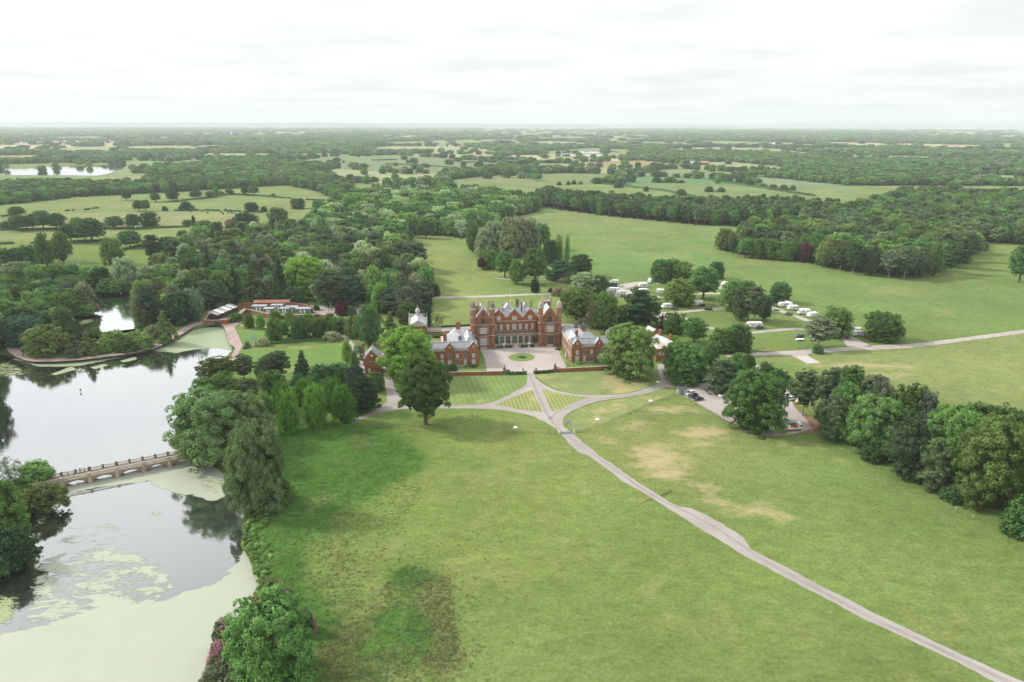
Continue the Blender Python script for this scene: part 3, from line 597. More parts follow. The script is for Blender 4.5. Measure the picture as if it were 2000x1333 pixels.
sheet('car_park', [(1283,712),(1296,712),(1300,725),(1318,741),(1359,745),(1378,732),(1400,738),(1420,755),(1460,758),(1523,760),(1546,782),(1552,797),(1568,812),(1588,838),(1560,845),(1512,854),(1488,850),(1460,843),(1415,819),(1388,803),(1361,788),(1340,775),(1328,758),(1300,757),(1290,748),(1289,735)], 'gravel', z=0.03, rag=.2)
sheet('soil', [(1548,790),(1568,806),(1590,820),(1625,838),(1600,846),(1560,847),(1585,838),(1566,812)], 'soil', z=0.025)
ribbon('track', [(830,583),(880,581),(960,579),(1047,575),(1120,573),(1180,572)], 4.6, 'gravel')
ribbon('track', [(790,645),(840,643.5),(920,641),(1000,638),(1120,636),(1180,640)], 5.2, 'gravel')
ribbon('footpath', [(865,646),(868,652),(880,657),(905,657)], 1.6, 'gravel', z=0.02)
ribbon('footpath', [(965,543),(1010,547),(1060,546),(1110,545)], 2.0, 'gravel')
# camp site lanes
ribbon('lane', [(1180,575),(1195,566),(1225,558),(1255,552),(1290,554)], [9, 12, 9, 5, 4], 'gravel')
sheet('lane', [(1190,575),(1205,568),(1228,566),(1250,571),(1225,578),(1200,580)], 'gravel', z=0.02)
ribbon('lane', [(1262,585),(1285,581),(1300,579),(1340,575),(1400,573.5),(1412,574)], 4, 'gravel')
ribbon('lane', [(1286,625),(1298,614),(1330,610),(1370,606),(1405,603),(1440,601)], [7, 8, 4, 4, 6, 4], 'gravel')
ribbon('lane', [(1300,614),(1330,620),(1345,628),(1379,640),(1405,643),(1440,652),(1472,650),(1512,646),(1548,643),(1570,643)], 3.4, 'gravel')
ribbon('lane', [(1395,553),(1404,560),(1415,567)], 4, 'gravel')
ribbon('lane', [(1478,594),(1497,597),(1523,607),(1548,616),(1573,625),(1610,640),(1643,652.6),(1661,664),(1679,677)], [3, 4, 5, 4, 4, 4, 5, 8, 12], 'gravel')
ribbon('lane', [(1488,606),(1505,605),(1523,607)], 3.0, 'gravel')
ribbon('lane', [(1420,697),(1465,693),(1530,690),(1584,687),(1656,682),(1700,680),(1737,678),(1800,674),(1900,661),(2000,648),(2120,633)], [4, 4, 5, 6, 5, 6, 6, 4.5, 4.5, 4.5, 4.5], 'gravel')
sheet('concrete_pad', [(1553,697.6),(1578,696),(1603,709),(1576,711)], 'concrete', z=0.05)
sheet('lane', [(1544,693),(1575,690),(1580,696),(1553,699)], 'gravel', z=0.033)
sheet('concrete_pad', [(1473,715),(1490,712),(1496,719),(1476,722)], 'concrete', z=0.04)
# lakeside paths
ribbon('dam_path', [(-20,645),(10,662),(28,686),(50,699),(80,704),(150,701.5),(230,692),(290,682),(330,663),(352,650),(375,636),(400,630),(430,628)], [4, 4, 4, 4, 4.2, 4.2, 4.2, 4.2, 4.5, 5, 5, 6], 'pink_path', z=0.05)
sheet('promenade', [(395,628),(425,621),(455,624),(476,617),(482,622),(462,636),(458,640),(466,656),(474,675),(466,690),(455,712),(444,712),(452,696),(460,680),(448,672),(443,656),(438,640),(432,635),(405,636)], 'pink_path', z=0.06)
ribbon('footpath', [(470,636),(490,636),(519,639),(570,637.5),(615,634),(650,628),(700,625)], 2.6, 'pink_path')
ribbon('footpath', [(655,655),(668,652),(680,665),(690,680),(700,700),(706,730)], 2.6, 'gravel')
sheet('yard', [(600,598),(640,592),(700,594),(720,600),(720,612),(680,622),(640,620),(615,612)], 'gravel', z=0.02)
sheet('yard', [(700,700),(720,690),(755,690),(765,712),(748,730),(705,728)], 'gravel', z=0.018)
sheet('lawn', [(462,641),(520,642),(570,641),(620,640),(655,648),(668,668),(620,668),(560,672),(505,676),(492,678),(478,678),(470,660)], 'lawn_garden', z=0.02)
sheet('lawn', [(476,684),(495,682),(560,679),(660,670),(680,680),(696,705),(680,740),(620,760),(540,760),(470,740),(455,712),(465,695)], 'lawn_garden', z=0.02)

# ================================================================== THE HALL
OX, OY, TH = 2.21, 314.6, math.radians(7)
def hall(u, v, z=0.0): return (OX+u*math.cos(TH)-v*math.sin(TH), OY+u*math.sin(TH)+v*math.cos(TH), z)
_wc = {}
ROT = {'S': 0.0, 'E': math.pi/2, 'W': -math.pi/2, 'N': math.pi}
def window(parent, x, y, z, w, h, nx=2, nz=2, face='S', glass='glass_blind', frame='stone', surround=0.16, rz=None):
    key = (w, h, nx, nz, glass, frame, surround)
    if key not in _wc:
        b = MB(); s = surround; d = -0.14
        b.box(-w/2-s, -w/2, d, 0, -s, h+s); b.box(w/2, w/2+s, d, 0, -s, h+s); b.box(-w/2, w/2, d, 0, h, h+s); b.box(-w/2-.08, w/2+.08, d-.1, 0, -s, 0)
        for k in range(1, nx): xx = -w/2+w*k/nx; b.box(xx-.045, xx+.045, d+.03, -.03, 0, h)
        for k in range(1, nz): zz = h*k/nz; b.box(-w/2, w/2, d+.035, -.035, zz-.04, zz+.04)
        g = MB(); g.box(-w/2, w/2, -0.045, 0, 0, h)
        _wc[key] = (b.mesh('window', frame), g.mesh('pane', glass))
    f, g = _wc[key]
    o = link('window', f, parent, (x, y, z)); o.rotation_euler = (0, 0, ROT[face] if rz is None else rz); p = link('pane', g, o)
    return o
def gable_prof(cx, hw, z0, zs, za, knee=0.0):
    """shaped Jacobean gable outline, ccw from bottom left"""
    H = za-zs; R = [(hw, zs), (hw*0.96, zs+H*.10), (hw*0.80, zs+H*.16), (hw*0.70, zs+H*.28), (hw*0.62, zs+H*.44), (hw*0.42, zs+H*.62), (hw*0.24, zs+H*.80), (hw*0.10, zs+H*.92), (0.0, za)]
    return [(cx-hw, z0), (cx+hw, z0)]+[(cx+a, z) for a, z in R]+[(cx-a, z) for a, z in reversed(R[:-1])]
def gable(parent, cx, hw, z0, zs, za, y, th=0.55, m='brick', rz=None):
    g = MB(); g.extr_y(gable_prof(cx, hw, z0, zs, za), y, y+th); o = g.build('gable', m, parent)
    c = MB(); P = gable_prof(cx, hw+.1, z0, zs+.05, za+.14)[1:]; 
    for (a, z1), (b_, z2) in zip(P[1:], P[2:]): c.bar((a, y+th/2, z1), (b_, y+th/2, z2), 0.17, 4)
    c.build('coping', 'stone_pale', o)
    f = MB(); f.lathe(cx, y+th/2, [(.14, za), (.2, za+.3), (.08, za+.5), (.13, za+.8), (.02, za+1.3)], 6); f.build('finial', 'stone_dark', o)
    return o
def chimney(parent, x, y, z0, z1, w=0.9, d=0.7, pots=2, m='brick_dark', potm='clay'):
    b = MB(); b.box(x-w/2, x+w/2, y-d/2, y+d/2, z0, z1); b.box(x-w/2-.1, x+w/2+.1, y-d/2-.1, y+d/2+.1, z1, z1+.25); o = b.build('chimney', m, parent)
    p = MB()
    for k in range(pots): p.frus(x-w/2+w*(k+.5)/pots, y, z1+.25, z1+1.0, .17, .13, 6)
    p.build('chimney_pot', potm, o); return o
def turret(parent, x, y, r, z1, ztop, m='brick', cap='stone', bands=(6.0, 11.3, 14.7)):
    b = MB(); b.frus(x, y, 0, 0.8, r+.12, r+.1); b.frus(x, y, .8, z1, r, r); o = b.build('turret', m, parent)
    s = MB()
    for z in bands: s.frus(x, y, z, z+.35, r+.2, r+.26)
    s.frus(x, y, z1, z1+.6, r+.15, r+.32); s.frus(x, y, z1+.6, z1+1.1, r+.1, r+.05); build_each(s, 'string_course', 'stone_pale', o)
    c = MB(); zc = z1+1.1; H = ztop-zc
    c.lathe(x, y, [(r+.02, zc), (r+.12, zc+.15*H), (r, zc+.35*H), (r*.72, zc+.55*H), (r*.35, zc+.7*H), (.14, zc+.8*H), (.2, zc+.85*H), (.02, ztop)], 8); c.build('dome', cap, o, smooth=False)
    q = MB()
    for zz in np.arange(0.9, z1-.6, 0.9):
        for k in range(8):
            if (int(zz/0.9)+k) % 2: continue
            a = math.pi/8+2*math.pi*k/8; q.box(x+r*math.cos(a)-.17, x+r*math.cos(a)+.17, y+r*math.sin(a)-.17, y+r*math.sin(a)+.17, zz, zz+.3)
    prop(q.build('quoin', 'stone_dark', o), kind='stuff')
    for zz in (2.2, 7.6, 12.6, 15.8):
        if zz < z1-1.5: window(parent, x, y-r*math.cos(math.pi/8)-.0, zz, .3, 1.3, 1, 1, glass='glass_dark', surround=.14)
    return o
house = thing('country_house', 'long red brick mansion with turrets, shaped gables and grey slate roofs behind the gravel forecourt', 'mansion', hall(0, 0), TH)
def central(H):
    b = MB(); b.box(-10.3, 10.3, 5, 17, 0, 12.2); b.build('wall', 'brick', H)
    b = MB(); b.box(-10.2, 10.2, 4.7, 5.0, 11.25, 11.6); b.box(-10.2, 10.2, 4.82, 5.0, 6.55, 6.8); build_each(b, 'cornice', 'stone_pale', H)
    b = MB(); b.box(-10.3, 10.3, 4.9, 5.35, 12.2, 12.95); b.build('parapet', 'brick', H)
    for i, cx in enumerate((-7.9, -0.5, 6.9)):
        gable(H, cx, 3.6, 12.0, 12.9, 17.0, 4.85, m='brick')
        if i == 1: window(H, cx, 4.84, 12.1, 2.1, 1.6, 4, 2)
        else: window(H, cx, 4.84, 12.1, 1.6, 1.8, 3, 2)
        g = MB(); g.extr_y([(cx-3.3, 12.6), (cx+3.3, 12.6), (cx, 16.4)], 5.4, 11.2); g.build('roof', 'slate', H)
    r = MB(); r.gable_roof(-10.3, 10.3, 5.4, 16.8, 12.2, 16.1, 'x'); r.build('roof', 'slate', H)
    l = MB(); l.box(-10.3, 10.3, 10.9, 11.3, 15.98, 16.25); l.build('ridge', 'lead', H)
    for i, x in enumerate((-9.5, -6.7, -3.6, -0.6, 2.3, 5.2, 8.1)):
        w = 2.0 if i == 3 else 1.25
        window(H, x, 4.99, 7.2, w, 2.7, 4 if i == 3 else 2, 3, glass='glass_blind', frame='stone_dark')
    # glazed loggia across the ground floor
    b = MB(); b.box(-10.2, 10.2, 3.0, 5.0, 0, 5.75); b.build('loggia_wall', 'brick', H)
    b = MB(); b.box(-10.2, 10.2, 2.75, 3.05, 5.4, 5.8); b.box(-10.2, 10.2, 2.8, 3.0, 4.9, 5.05); build_each(b, 'cornice', 'stone', H)
    b = MB(); b.box(-10.2, 10.2, 2.8, 5.0, 5.8, 5.95); b.box(-10.2, 10.2, 2.8, 2.95, 5.95, 6.75)
    for x in np.arange(-10, 10.2, .5): b.box(x-.07, x+.07, 2.72, 2.8, 5.95, 6.75)
    b.build('balcony', 'stone_dark', H)
    for i, x in enumerate((-9.2, -6.7, -3.7, -0.6, 2.2, 5.0, 8.2)):
        a = MB(); hw = .95 if i != 3 else 1.15
        pr = [(x-hw, 1.4), (x+hw, 1.4), (x+hw, 4.0)]+[(x+hw*math.cos(t), 4.0+.75*math.sin(t)) for t in np.linspace(0.3, math.pi-.3, 6)]+[(x-hw, 4.0)]
        a.extr_y(pr, 2.96, 2.999); ar = a.build('arch_window' if i != 3 else 'door', 'glass_dark' if i in (2, 4, 5, 6) else 'green_paint', H)
        s = MB()
        for xx in (x-hw-.16, x+hw+.16): s.box(xx-.16, xx+.16, 2.85, 3.0, 1.2, 4.1)
        P = [(x+(hw+.14)*math.cos(t), 4.05+.85*math.sin(t)) for t in np.linspace(0, math.pi, 8)]
        for p, q in zip(P, P[1:]): s.bar((p[0], 2.92, p[1]), (q[0], 2.92, q[1]), .13, 4)
        for xx in (-.33, .33): s.box(x+xx*hw-.05, x+xx*hw+.05, 2.9, 2.96, 1.4, 4.6)
        s.build('surround', 'stone', ar)
        p = MB(); xx = x+1.45
        if i < 6: p.box(xx-.28, xx+.28, 2.78, 3.0, 1.0, 4.9); p.build('pilaster', 'stone_pale', H)
    # terrace with balustrade and planting arches
    b = MB(); b.box(-10.2, -1.6, 0.6, 3.0, 0, 0.9); b.box(1.1, 10.2, 0.6, 3.0, 0, 0.9); b.build('terrace', 'stone', H)
    b = MB()
    for x0, x1 in ((-10.2, -1.6), (1.1, 10.2)):
        b.box(x0, x1, 0.5, 0.7, 1.55, 1.72); b.box(x0, x1, 0.48, 0.72, .9, 1.0)
        for x in np.arange(x0+.1, x1, .42): b.box(x-.08, x+.08, .53, .67, 1.0, 1.55)
        for x in np.linspace(x0, x1, 4): b.box(x-.25, x+.25, .42, .8, 0, 1.95)
    b.build('balustrade', 'stone', H)
    for x in (-9, -7.3, -5.6, -3.9, 2.6, 4.4, 6.2, 8.0):
        a = MB(); a.extr_y([(x-.65, 0.02), (x+.65, 0.02)]+[(x+.65*math.cos(t), .1+.72*math.sin(t)) for t in np.linspace(0.1, math.pi-.1, 6)], .56, .6); a.build('recess_shade', 'black_paint', H)  # flat black half-discs stand for the shade inside arched openings
    b = MB()
    for k in range(5): b.box(-1.5, 1.0, -0.4+k*.4, 3.0, k*.19, (k+1)*.19)
    b.build('steps', 'stone_pale', H)
    # chimneys and rear roofs
    for x, y, z1 in ((-5.6, 10.0, 18.6), (3.4, 9.4, 18.6), (2.4, 14.5, 18.9), (1.7, 14.5, 19.2), (8.6, 13.5, 18.4)): chimney(H, x, y, 14.0, z1, 0.75, 0.7, 1, 'stone_dark' if x > 0 else 'stone', 'stone_dark')
    for cx in (-2.8, 5.4):
        gable(H, cx, 1.9, 12, 15.2, 18.3, 16.5, .4, 'stone'); g = MB(); g.extr_y([(cx-1.9, 15.2), (cx+1.9, 15.2), (cx, 17.9)], 12.0, 16.5); g.build('roof', 'slate_pale', H)
    g = MB(); g.gable_roof(-10, 10, 17.0, 25, 10.5, 13.8, 'x', hip=3); g.build('roof', 'slate', H)
    b = MB(); b.box(-10, 10, 17.01, 25, 0, 10.5); b.build('wall', 'brick', H)
    b = MB(); b.frus(-1.75, 11.1, 16, 26.2, .09, .05, 6); b.build('flagpole', 'white_paint', H)
    for x in (-9.9, 9.9): b = MB(); b.box(x-.07, x+.07, 4.8, 4.97, 5.9, 11); b.build('drainpipe', 'black_paint', H)
central(house)
def tower(H, cx, sgn):
    b = MB(); b.box(cx-3.5, cx+3.5, 0.4, 15, 0, 13.4); b.box(cx-4.4, cx+4.4, 1.4, 15, 0, 12.2); b.build('wall', 'brick', H)
    gable(H, cx, 3.45, 13.2, 14.2, 18.8, 0.35, .6)
    r = MB(); r.extr_y([(cx-3.7, 13.4), (cx+3.7, 13.4), (cx, 18.2)], 0.96, 15.3); r.build('roof', 'slate_pale', H)
    b = MB(); b.box(cx-3.6, cx+3.6, 0.1, .4, 11.2, 11.6); b.box(cx-3.6, cx+3.6, 0.2, .4, 5.9, 6.2); b.box(cx-4.7, cx+4.7, 1.2, 15.2, 12.2, 12.6); build_each(b, 'cornice', 'stone', H)
    # canted two storey bay
    a = [(cx-2.3, .4), (cx-1.75, -.75), (cx+1.75, -.75), (cx+2.3, .4)]
    m = MB(); m.hexa([(*p, 0) for p in a], [(*p, 11.0) for p in a]); bay = m.build('bay', 'brick', H)
    for z0, h, nz, gl in ((1.7, 3.6, 4, 'glass_dark' if sgn > 0 else 'glass_blind'), (7.3, 2.9, 3, 'glass_blind')):
        window(H, cx, -.76, z0, 2.9, h, 4, nz, glass=gl, frame='stone_dark'); 
        for s in (-1, 1): window(H, cx+s*2.05, -.19, z0, .75, h, 1, nz, glass=gl, rz=s*math.radians(64), surround=.1)
    c = MB(); a2 = [(cx-2.6, .4), (cx-1.9, -1.05), (cx+1.9, -1.05), (cx+2.6, .4)]; c.hexa([(*p, 11.0) for p in a2], [(*p, 11.35) for p in a2]); c.hexa([(*p, 5.9) for p in a2], [(*p, 6.2) for p in a2]); c.build('cornice', 'stone', bay)
    p = MB()
    for q0, q1 in zip(a2, a2[1:]): p.bar((*q0, 12.25), (*q1, 12.25), .1); p.bar((*q0, 11.4), (*q1, 11.4), .1)
    for q0, q1 in zip(a2, a2[1:]):
        for t in np.linspace(0, 1, 7): p.bar((q0[0]+(q1[0]-q0[0])*t, q0[1]+(q1[1]-q0[1])*t, 11.4), (q0[0]+(q1[0]-q0[0])*t, q0[1]+(q1[1]-q0[1])*t, 12.2), .09)
    p.build('balcony', 'stone_dark', H)
    window(H, cx, .34, 11.7, 1.7, 2.6, 2, 2, glass='glass_dark', frame='stone_dark'); window(H, cx, .34, 15.3, .7, 1.2, 2, 1, glass='glass_dark', frame='stone_dark'); window(H, cx, .34, 17.1, .35, .35, 1, 1, glass='glass_dark', frame='stone_dark')
    for x in (cx-4.35, cx+4.35): turret(H, x, 0.9, 1.15, 18.3, 22.6, cap='stone_dark' if sgn < 0 else 'stone')
    s = MB(); s.box(cx-1.6, cx+1.6, -1.2, -.75, 0, 1.1); s.build('plinth', 'stone', H)
    # side windows towards the camera axis
    for y in (4.5, 8.5):
        window(H, cx-sgn*4.41 if False else (cx+4.41 if sgn < 0 else cx-4.41), y, 7.3, 1.2, 2.6, 2, 3, face='E' if sgn < 0 else 'W')
tower(house, -15.6, -1); tower(house, 15.6, 1)
def rear_tower(H, x0, x1, y0, y1, z1):
    b = MB(); b.box(x0, x1, y0, y1, 0, z1); o = b.build('tower', 'stone_dark' if x0 > 0 else 'brick_dark', H)
    s = MB(); s.box(x0-.2, x1+.2, y0-.2, y1+.2, z1-.0, z1+.4)
    for x in np.arange(x0, x1+.1, 1.1): s.box(x-.2, x+.2, y0-.2, y0+.1, z1+.4, z1+1.2); s.box(x-.2, x+.2, y1-.1, y1+.2, z1+.4, z1+1.2)
    s.box(x0-.2, x1+.2, y0-.2, y0+.1, z1+1.2, z1+1.4); s.build('parapet', 'stone', o)
    for x in (x0, x1):
        for y in (y0, y1):
            p = MB(); p.lathe(x, y, [(.42, z1-3), (.42, z1+1.3), (.5, z1+1.4), (.32, z1+1.7), (.2, z1+2.4), (.02, z1+3.6)], 6); p.build('pinnacle', 'stone', o)
rear_tower(house, -20.9, -17.0, 6.5, 10.5, 18.6); rear_tower(house, 14.2, 18.0, 12, 15.5, 18.4)
chimney(house, -12.2, 8, 15, 20.6, 1.6, .8, 3, 'stone'); chimney(house, 12.0, 10, 14, 18.0, .8, .8, 1, 'stone_dark', 'stone_dark')

def wing(name, label, s, xs, gx, x_in, x_out, front):
    """s=-1 left, +1 right; the wing's own frame is the hall's"""
    W = thing(name, label, 'house wing', hall(0, 0), TH)
    xa, xb = min(x_in, x_out), max(x_in, x_out); F = front
    b = MB(); b.box(xa, xb, F, F+8, 0, 7.1); wl = b.build('wall', 'brick', W)
    b = MB(); b.box(xa, xb, F-.18, F, 6.95, 7.25); b.box(xa, xb, F-.08, F, 0, .5); b.box(xa-.05, xb+.05, F-.12, F, 3.05, 3.2); build_each(b, 'cornice', 'stone_pale', W)
    g = sorted(gx); ed = [xa]+[e for c, hw in g for e in (c-hw, c+hw)]+[xb]
    for a, b2 in zip(ed[::2], ed[1::2]):
        if b2-a < .5: continue
        p = MB(); p.box(a, b2, F-.02, F+.3, 7.25, 7.45); p.box(a, b2, F-.02, F+.3, 8.15, 8.3)
        for x in np.linspace(a+.15, b2-.15, max(3, int((b2-a)/.8))): p.box(x-.12, x+.12, F+.0, F+.28, 7.45, 8.15)
        p.build('balustrade', 'stone_dark', W)
    for c, hw in g:
        gable(W, c, hw, 0.0, 8.3, 10.6, F-.25, .5); window(W, c, F-.26, 8.4, .45, .8, 1, 1, glass='glass_blind')
        rr = MB(); rr.extr_y([(c-hw, 8.0), (c+hw, 8.0), (c, 10.1)], F+.3, F+4); rr.build('roof', 'slate_pale', W)
        for dx in (-hw, hw):
            q = MB()
            for z in np.arange(.3, 7, .7): q.box(c+dx-.16, c+dx+.16, F-.32, F-.2, z, z+.35)
            prop(q.build('quoin', 'stone_dark', W), kind='stuff')
    r = MB(); r.gable_roof(xa+.2, xb-.2, F+.5, F+8, 7.3, 9.9, 'x'); r.build('roof', 'slate', W)
    r = MB(); r.box(xa+.2, xb-.2, F+4.0, F+4.5, 9.8, 10.02); r.build('ridge', 'lead', W)
    for i, x in enumerate(xs):
        gb = any(abs(x-c) < .8 for c, _ in g); y = F-.26 if gb else F-.01
        window(W, x, y, 3.9, 1.05, 1.7, 2, 2, glass='glass_dark' if i % 2 else 'glass_blind', frame='stone_pale')
        window(W, x, y, .7, 1.05 if not gb else 1.4, 2.3, 2, 3, glass='glass_blind' if (i+1) % 3 else 'glass_dark', frame='stone_pale')
    return W
LW = wing('left_wing', 'low red brick wing with two round gables, left of the forecourt', -1, (-35.2, -32.0, -28.7, -25.4, -21.8), ((-32.0, 1.75), (-21.8, 2.1)), -19.7, -44.0, -24.0)
# hall behind: light lead roof with roof lights, cross roofs, chimneys
b = MB(); b.box(-35.5, -21.5, -15.9, -1.5, 0, 7.0); b.box(-24.0, -19.9, -16, 1, 0, 6.8); b.build('wall', 'brick', LW)
r = MB(); r.gable_roof(-35.0, -24.3, -15.6, -2.5, 7.0, 10.6, 'x', hip=3.2); r.build('roof', 'slate_pale', LW)
r = MB(); r.gable_roof(-25.6, -20.6, -16.5, -4.5, 6.9, 11.0, 'y'); r.build('roof', 'slate_pale', LW)
r = MB(); r.gable_roof(-22.5, -19.8, -12, 1.2, 6.8, 8.2, 'y'); r.build('roof', 'slate', LW)
r = MB(); r.gable_roof(-31, -20.5, -1.5, 6.5, 6.5, 9.8, 'x', hip=3); r.build('roof', 'slate_pale', LW)
for (x, y, z) in ((-26.9, -13.6, 8.25), (-26.9, -12.0, 9.1)):
    q = MB(); q.hexa([(x-.75, y-.6, z-.1), (x+.75, y-.6, z-.1), (x+.75, y+.6, z+.55), (x-.75, y+.6, z+.55)], [(x-.75, y-.6, z+.15), (x+.75, y-.6, z+.15), (x+.75, y+.6, z+.8), (x-.75, y+.6, z+.8)]); q.build('skylight', 'glass_dark', LW)
chimney(LW, -33.6, -14.0, 6, 11.6, 1.6, .9, 3); chimney(LW, -27.2, -1.5, 6, 13.2, 2.0, 1.1, 3, 'brick_dark'); 
b = MB(); b.box(-28.4, -26.0, -2.2, -.8, 6.0, 10.2); b.build('chimney_base', 'render_pale', LW)
for y in (-20, -15, -10): window(LW, -19.69, y, 1.0, 1.1, 2.2, 2, 3, face='E', frame='stone_pale')
RW = wing('right_wing', 'low red brick wing half hidden by a huge lime, right of the forecourt', 1, (23.3, 26.6, 29.7, 33.0, 36.5, 39.5), ((23.3, 1.75), (33.0, 1.75)), 20.9, 46.0, -25.0)
b = MB(); b.box(20.9, 33.5, -16.99, -1.0, 0, 7.0); b.build('wall', 'brick', RW)
b = MB(); b.box(20.6, 20.88, -25, -1, 7.0, 7.3); b.box(20.8, 21.15, -16.9, -1.0, 7.0, 8.0); b.box(20.6, 20.88, -25, -1, 3.0, 3.2); build_each(b, 'coping', 'stone_pale', RW)
r = MB(); r.gable_roof(21.2, 26.6, -18.5, -9, 7.1, 10.4, 'y'); r.build('roof', 'slate_pale', RW)
r = MB(); r.gable_roof(26.6, 34.5, -15.8, -6, 7.1, 9.8, 'x', hip=2.5); r.build('roof', 'slate', RW)
r = MB(); r.gable_roof(21.3, 31, -8.8, -.8, 7.0, 9.6, 'x', hip=2.2); r.build('roof', 'slate_pale', RW)
r = MB(); r.gable_roof(20.8, 30.5, -.4, 7, 6.8, 9.0, 'x', hip=2.2); r.build('roof', 'slate', RW)
b = MB(); b.box(20.8, 30.5, -.4, 7, 0, 6.8); b.build('wall', 'brick', RW)
chimney(RW, 24.9, -15.2, 8, 11.6, 1.2, .8, 2); chimney(RW, 27.2, -3.5, 6, 12.4, 1.6, 1.2, 0, 'stone_dark')
tr = MB(); tr.box(29.6, 31.4, -5, -3.2, 6, 10.0); o = tr.build('turret', 'brick', RW); tr = MB(); tr.lathe(30.5, -4.1, [(1.35, 10.0), (1.3, 10.6), (.8, 11.6), (.3, 12.3), (.02, 13)], 8); tr.build('dome', 'slate_dark', o)
for y in (-22.5, -19, -13, -8, -4):
    window(RW, 20.88, y, .8, 1.1, 2.2, 2, 3, face='W', frame='stone_pale'); window(RW, 20.88, y, 4.0, 1.0, 1.7, 2, 2, face='W', frame='stone_pale')

# forecourt walls, piers, ivy hedges
def brick_wall(name, label, pts, h, th=0.45, mwall='brick', group=None, cop='stone'):
    t = thing(name, label, 'wall', (pts[0][0], pts[0][1], 0), 0, group); o = Vector((pts[0][0], pts[0][1], 0)); b = MB(); c = MB()
    for i, (p, q) in enumerate(zip(pts, pts[1:])):
        p = Vector((p[0], p[1], 0))-o; q = Vector((q[0], q[1], 0))-o; d = (q-p).normalized(); n = Vector((-d.y, d.x, 0))*th/2; e = d*(th*.35 if i < len(pts)-2 else 0); up = Vector((0, 0, h+0.012*(i % 2)))
        A = [p-n, q+e-n, q+e+n, p+n]; b.hexa(A, [a+up for a in A]); n2 = n*1.35; A2 = [p-n2+up, q+e-n2+up, q+e+n2+up, p+n2+up]; c.hexa(A2, [a+Vector((0, 0, .16)) for a in A2])
    b.build('wall', mwall, t); c.build('coping', cop, t); return t
brick_wall('brick_wall', 'low red brick wall in front of the left wing', [hall(-46, -35.0), hall(-32, -35.5), hall(-10.4, -36.7)], 1.5)
brick_wall('brick_wall', 'low red brick wall in front of the right wing', [hall(12.1, -36.0), hall(33, -35.6), hall(46, -35.3)], 1.5)
brick_wall('garden_wall', 'low dark wall behind the left wing beside the rear track', [hall(-50, 27), hall(-22, 28)], 0.7, mwall='brick_dark')
def pier(u, v, h, r, label, m='stone_dark'):
    t = thing('gate_pier', label, 'pier', hall(u, v), TH); b = MB(); b.box(-r, r, -r, r, 0, h*.62); b.box(-r-.12, r+.12, -r-.12, r+.12, h*.62, h*.66); b.box(-r*1.15, r*1.15, -r*1.15, r*1.15, 0, h*.08); b.build('shaft', m, t)
    c = MB(); c.lathe(0, 0, [(r*1.1, h*.66), (r*1.0, h*.72), (r*.6, h*.8), (r*.25, h*.87), (r*.32, h*.9), (.02, h)], 8); c.build('cap', m, t); return t
pier(-9.9, -36.75, 4.4, .5, 'dark stone pier with pointed cap at the left end of the ivy hedge'); pier(11.6, -36.05, 4.4, .5, 'dark stone pier with pointed cap at the right end of the ivy hedge')
for u, l, m in ((-0.85, 'dark square pier on the left side of the forecourt gateway', 'stone_dark'), (2.55, 'reddish square pier on the right side of the forecourt gateway', 'brick_dark')): pier(u, -37.1, 2.0, .26, l, m)
for u, l in ((-2.0, 'small black urn just left of the forecourt gateway'), (3.5, 'small black urn just right of the forecourt gateway')):
    t = thing('urn', l, 'urn', hall(u, -36.3), TH); b = MB(); b.lathe(0, 0, [(.3, 0), (.25, 1.2), (.35, 1.3)], 8); b.build('pedestal', 'stone', t); b = MB(); b.lathe(0, 0, [(.1, 1.3), (.3, 1.6), (.36, 1.95), (.1, 2.3)], 8); b.build('bowl', 'iron', t)
for u, l in ((-6.0, 'white stone table planter in the left half of the terrace'), (5.8, 'white stone table planter in the right half of the terrace')):
    t = thing('planter', l, 'planter', hall(u, -.4), TH); b = MB(); b.lathe(0, 0, [(.35, 0), (.18, .3), (.15, 1.5)], 8); b.build('stem', 'white_paint', t); b = MB(); b.lathe(0, 0, [(.3, 1.5), (.8, 1.8), (.85, 1.95)], 10); b.build('basin', 'white_paint', t)
t = thing('statue', 'pale stone figure on a plinth against the side wall of the right wing', 'statue', hall(19.9, -17)); b = MB(); b.box(-.35, .35, -.35, .35, 0, 1.0); b.build('plinth', 'white_paint', t)
b = MB(); b.lathe(0, 0, [(.3, 1.0), (.28, 1.5), (.2, 1.9), (.28, 2.25), (.1, 2.45), (.15, 2.6), (.13, 2.8), (.03, 2.88)], 10); b.build('figure', 'white_paint', t, smooth=True)

# ------------------------------------------------------------------ left lodge with arch
p0 = at(728, 732); L = thing('gate_lodge', 'small brick lodge with gable, round clock and tiled roof beside the left lime', 'lodge', (p0.x, p0.y, 0), TH)
b = MB(); b.box(-3.1, 3.1, 0, 8, 0, 7.1); b.build('wall', 'brick', L); b = MB(); b.extr_y([(-3.1, 7.1), (3.1, 7.1), (0, 10.4)], 0, .5); g = b.build('gable', 'brick', L)
c = MB(); c.bar((-3.3, .2, 7.0), (0, .2, 10.65), .2); c.bar((3.3, .2, 7.0), (0, .2, 10.65), .2); c.build('coping', 'stone_pale', g)
b = MB(); b.extr_y([(-3.5, 6.9), (0, 10.35), (3.5, 6.9), (3.5, 6.7), (0, 10.1), (-3.5, 6.7)], .5, 8.3); b.build('roof', 'slate', L)
window(L, -.1, -.01, 4.3, 1.1, 1.4, 2, 2, frame='stone_pale', glass='glass_dark'); window(L, -1.3, -.01, 1.0, .7, 1.6, 1, 2, frame='stone_pale')
b = MB(); b.hexa([(.42*math.cos(a), -.12, 8.3+.42*math.sin(a)) for a in np.linspace(0, 2*math.pi, 13)[:-1]], [(.42*math.cos(a), 0.0, 8.3+.42*math.sin(a)) for a in np.linspace(0, 2*math.pi, 13)[:-1]]); b.build('clock_face', 'white_paint', L)
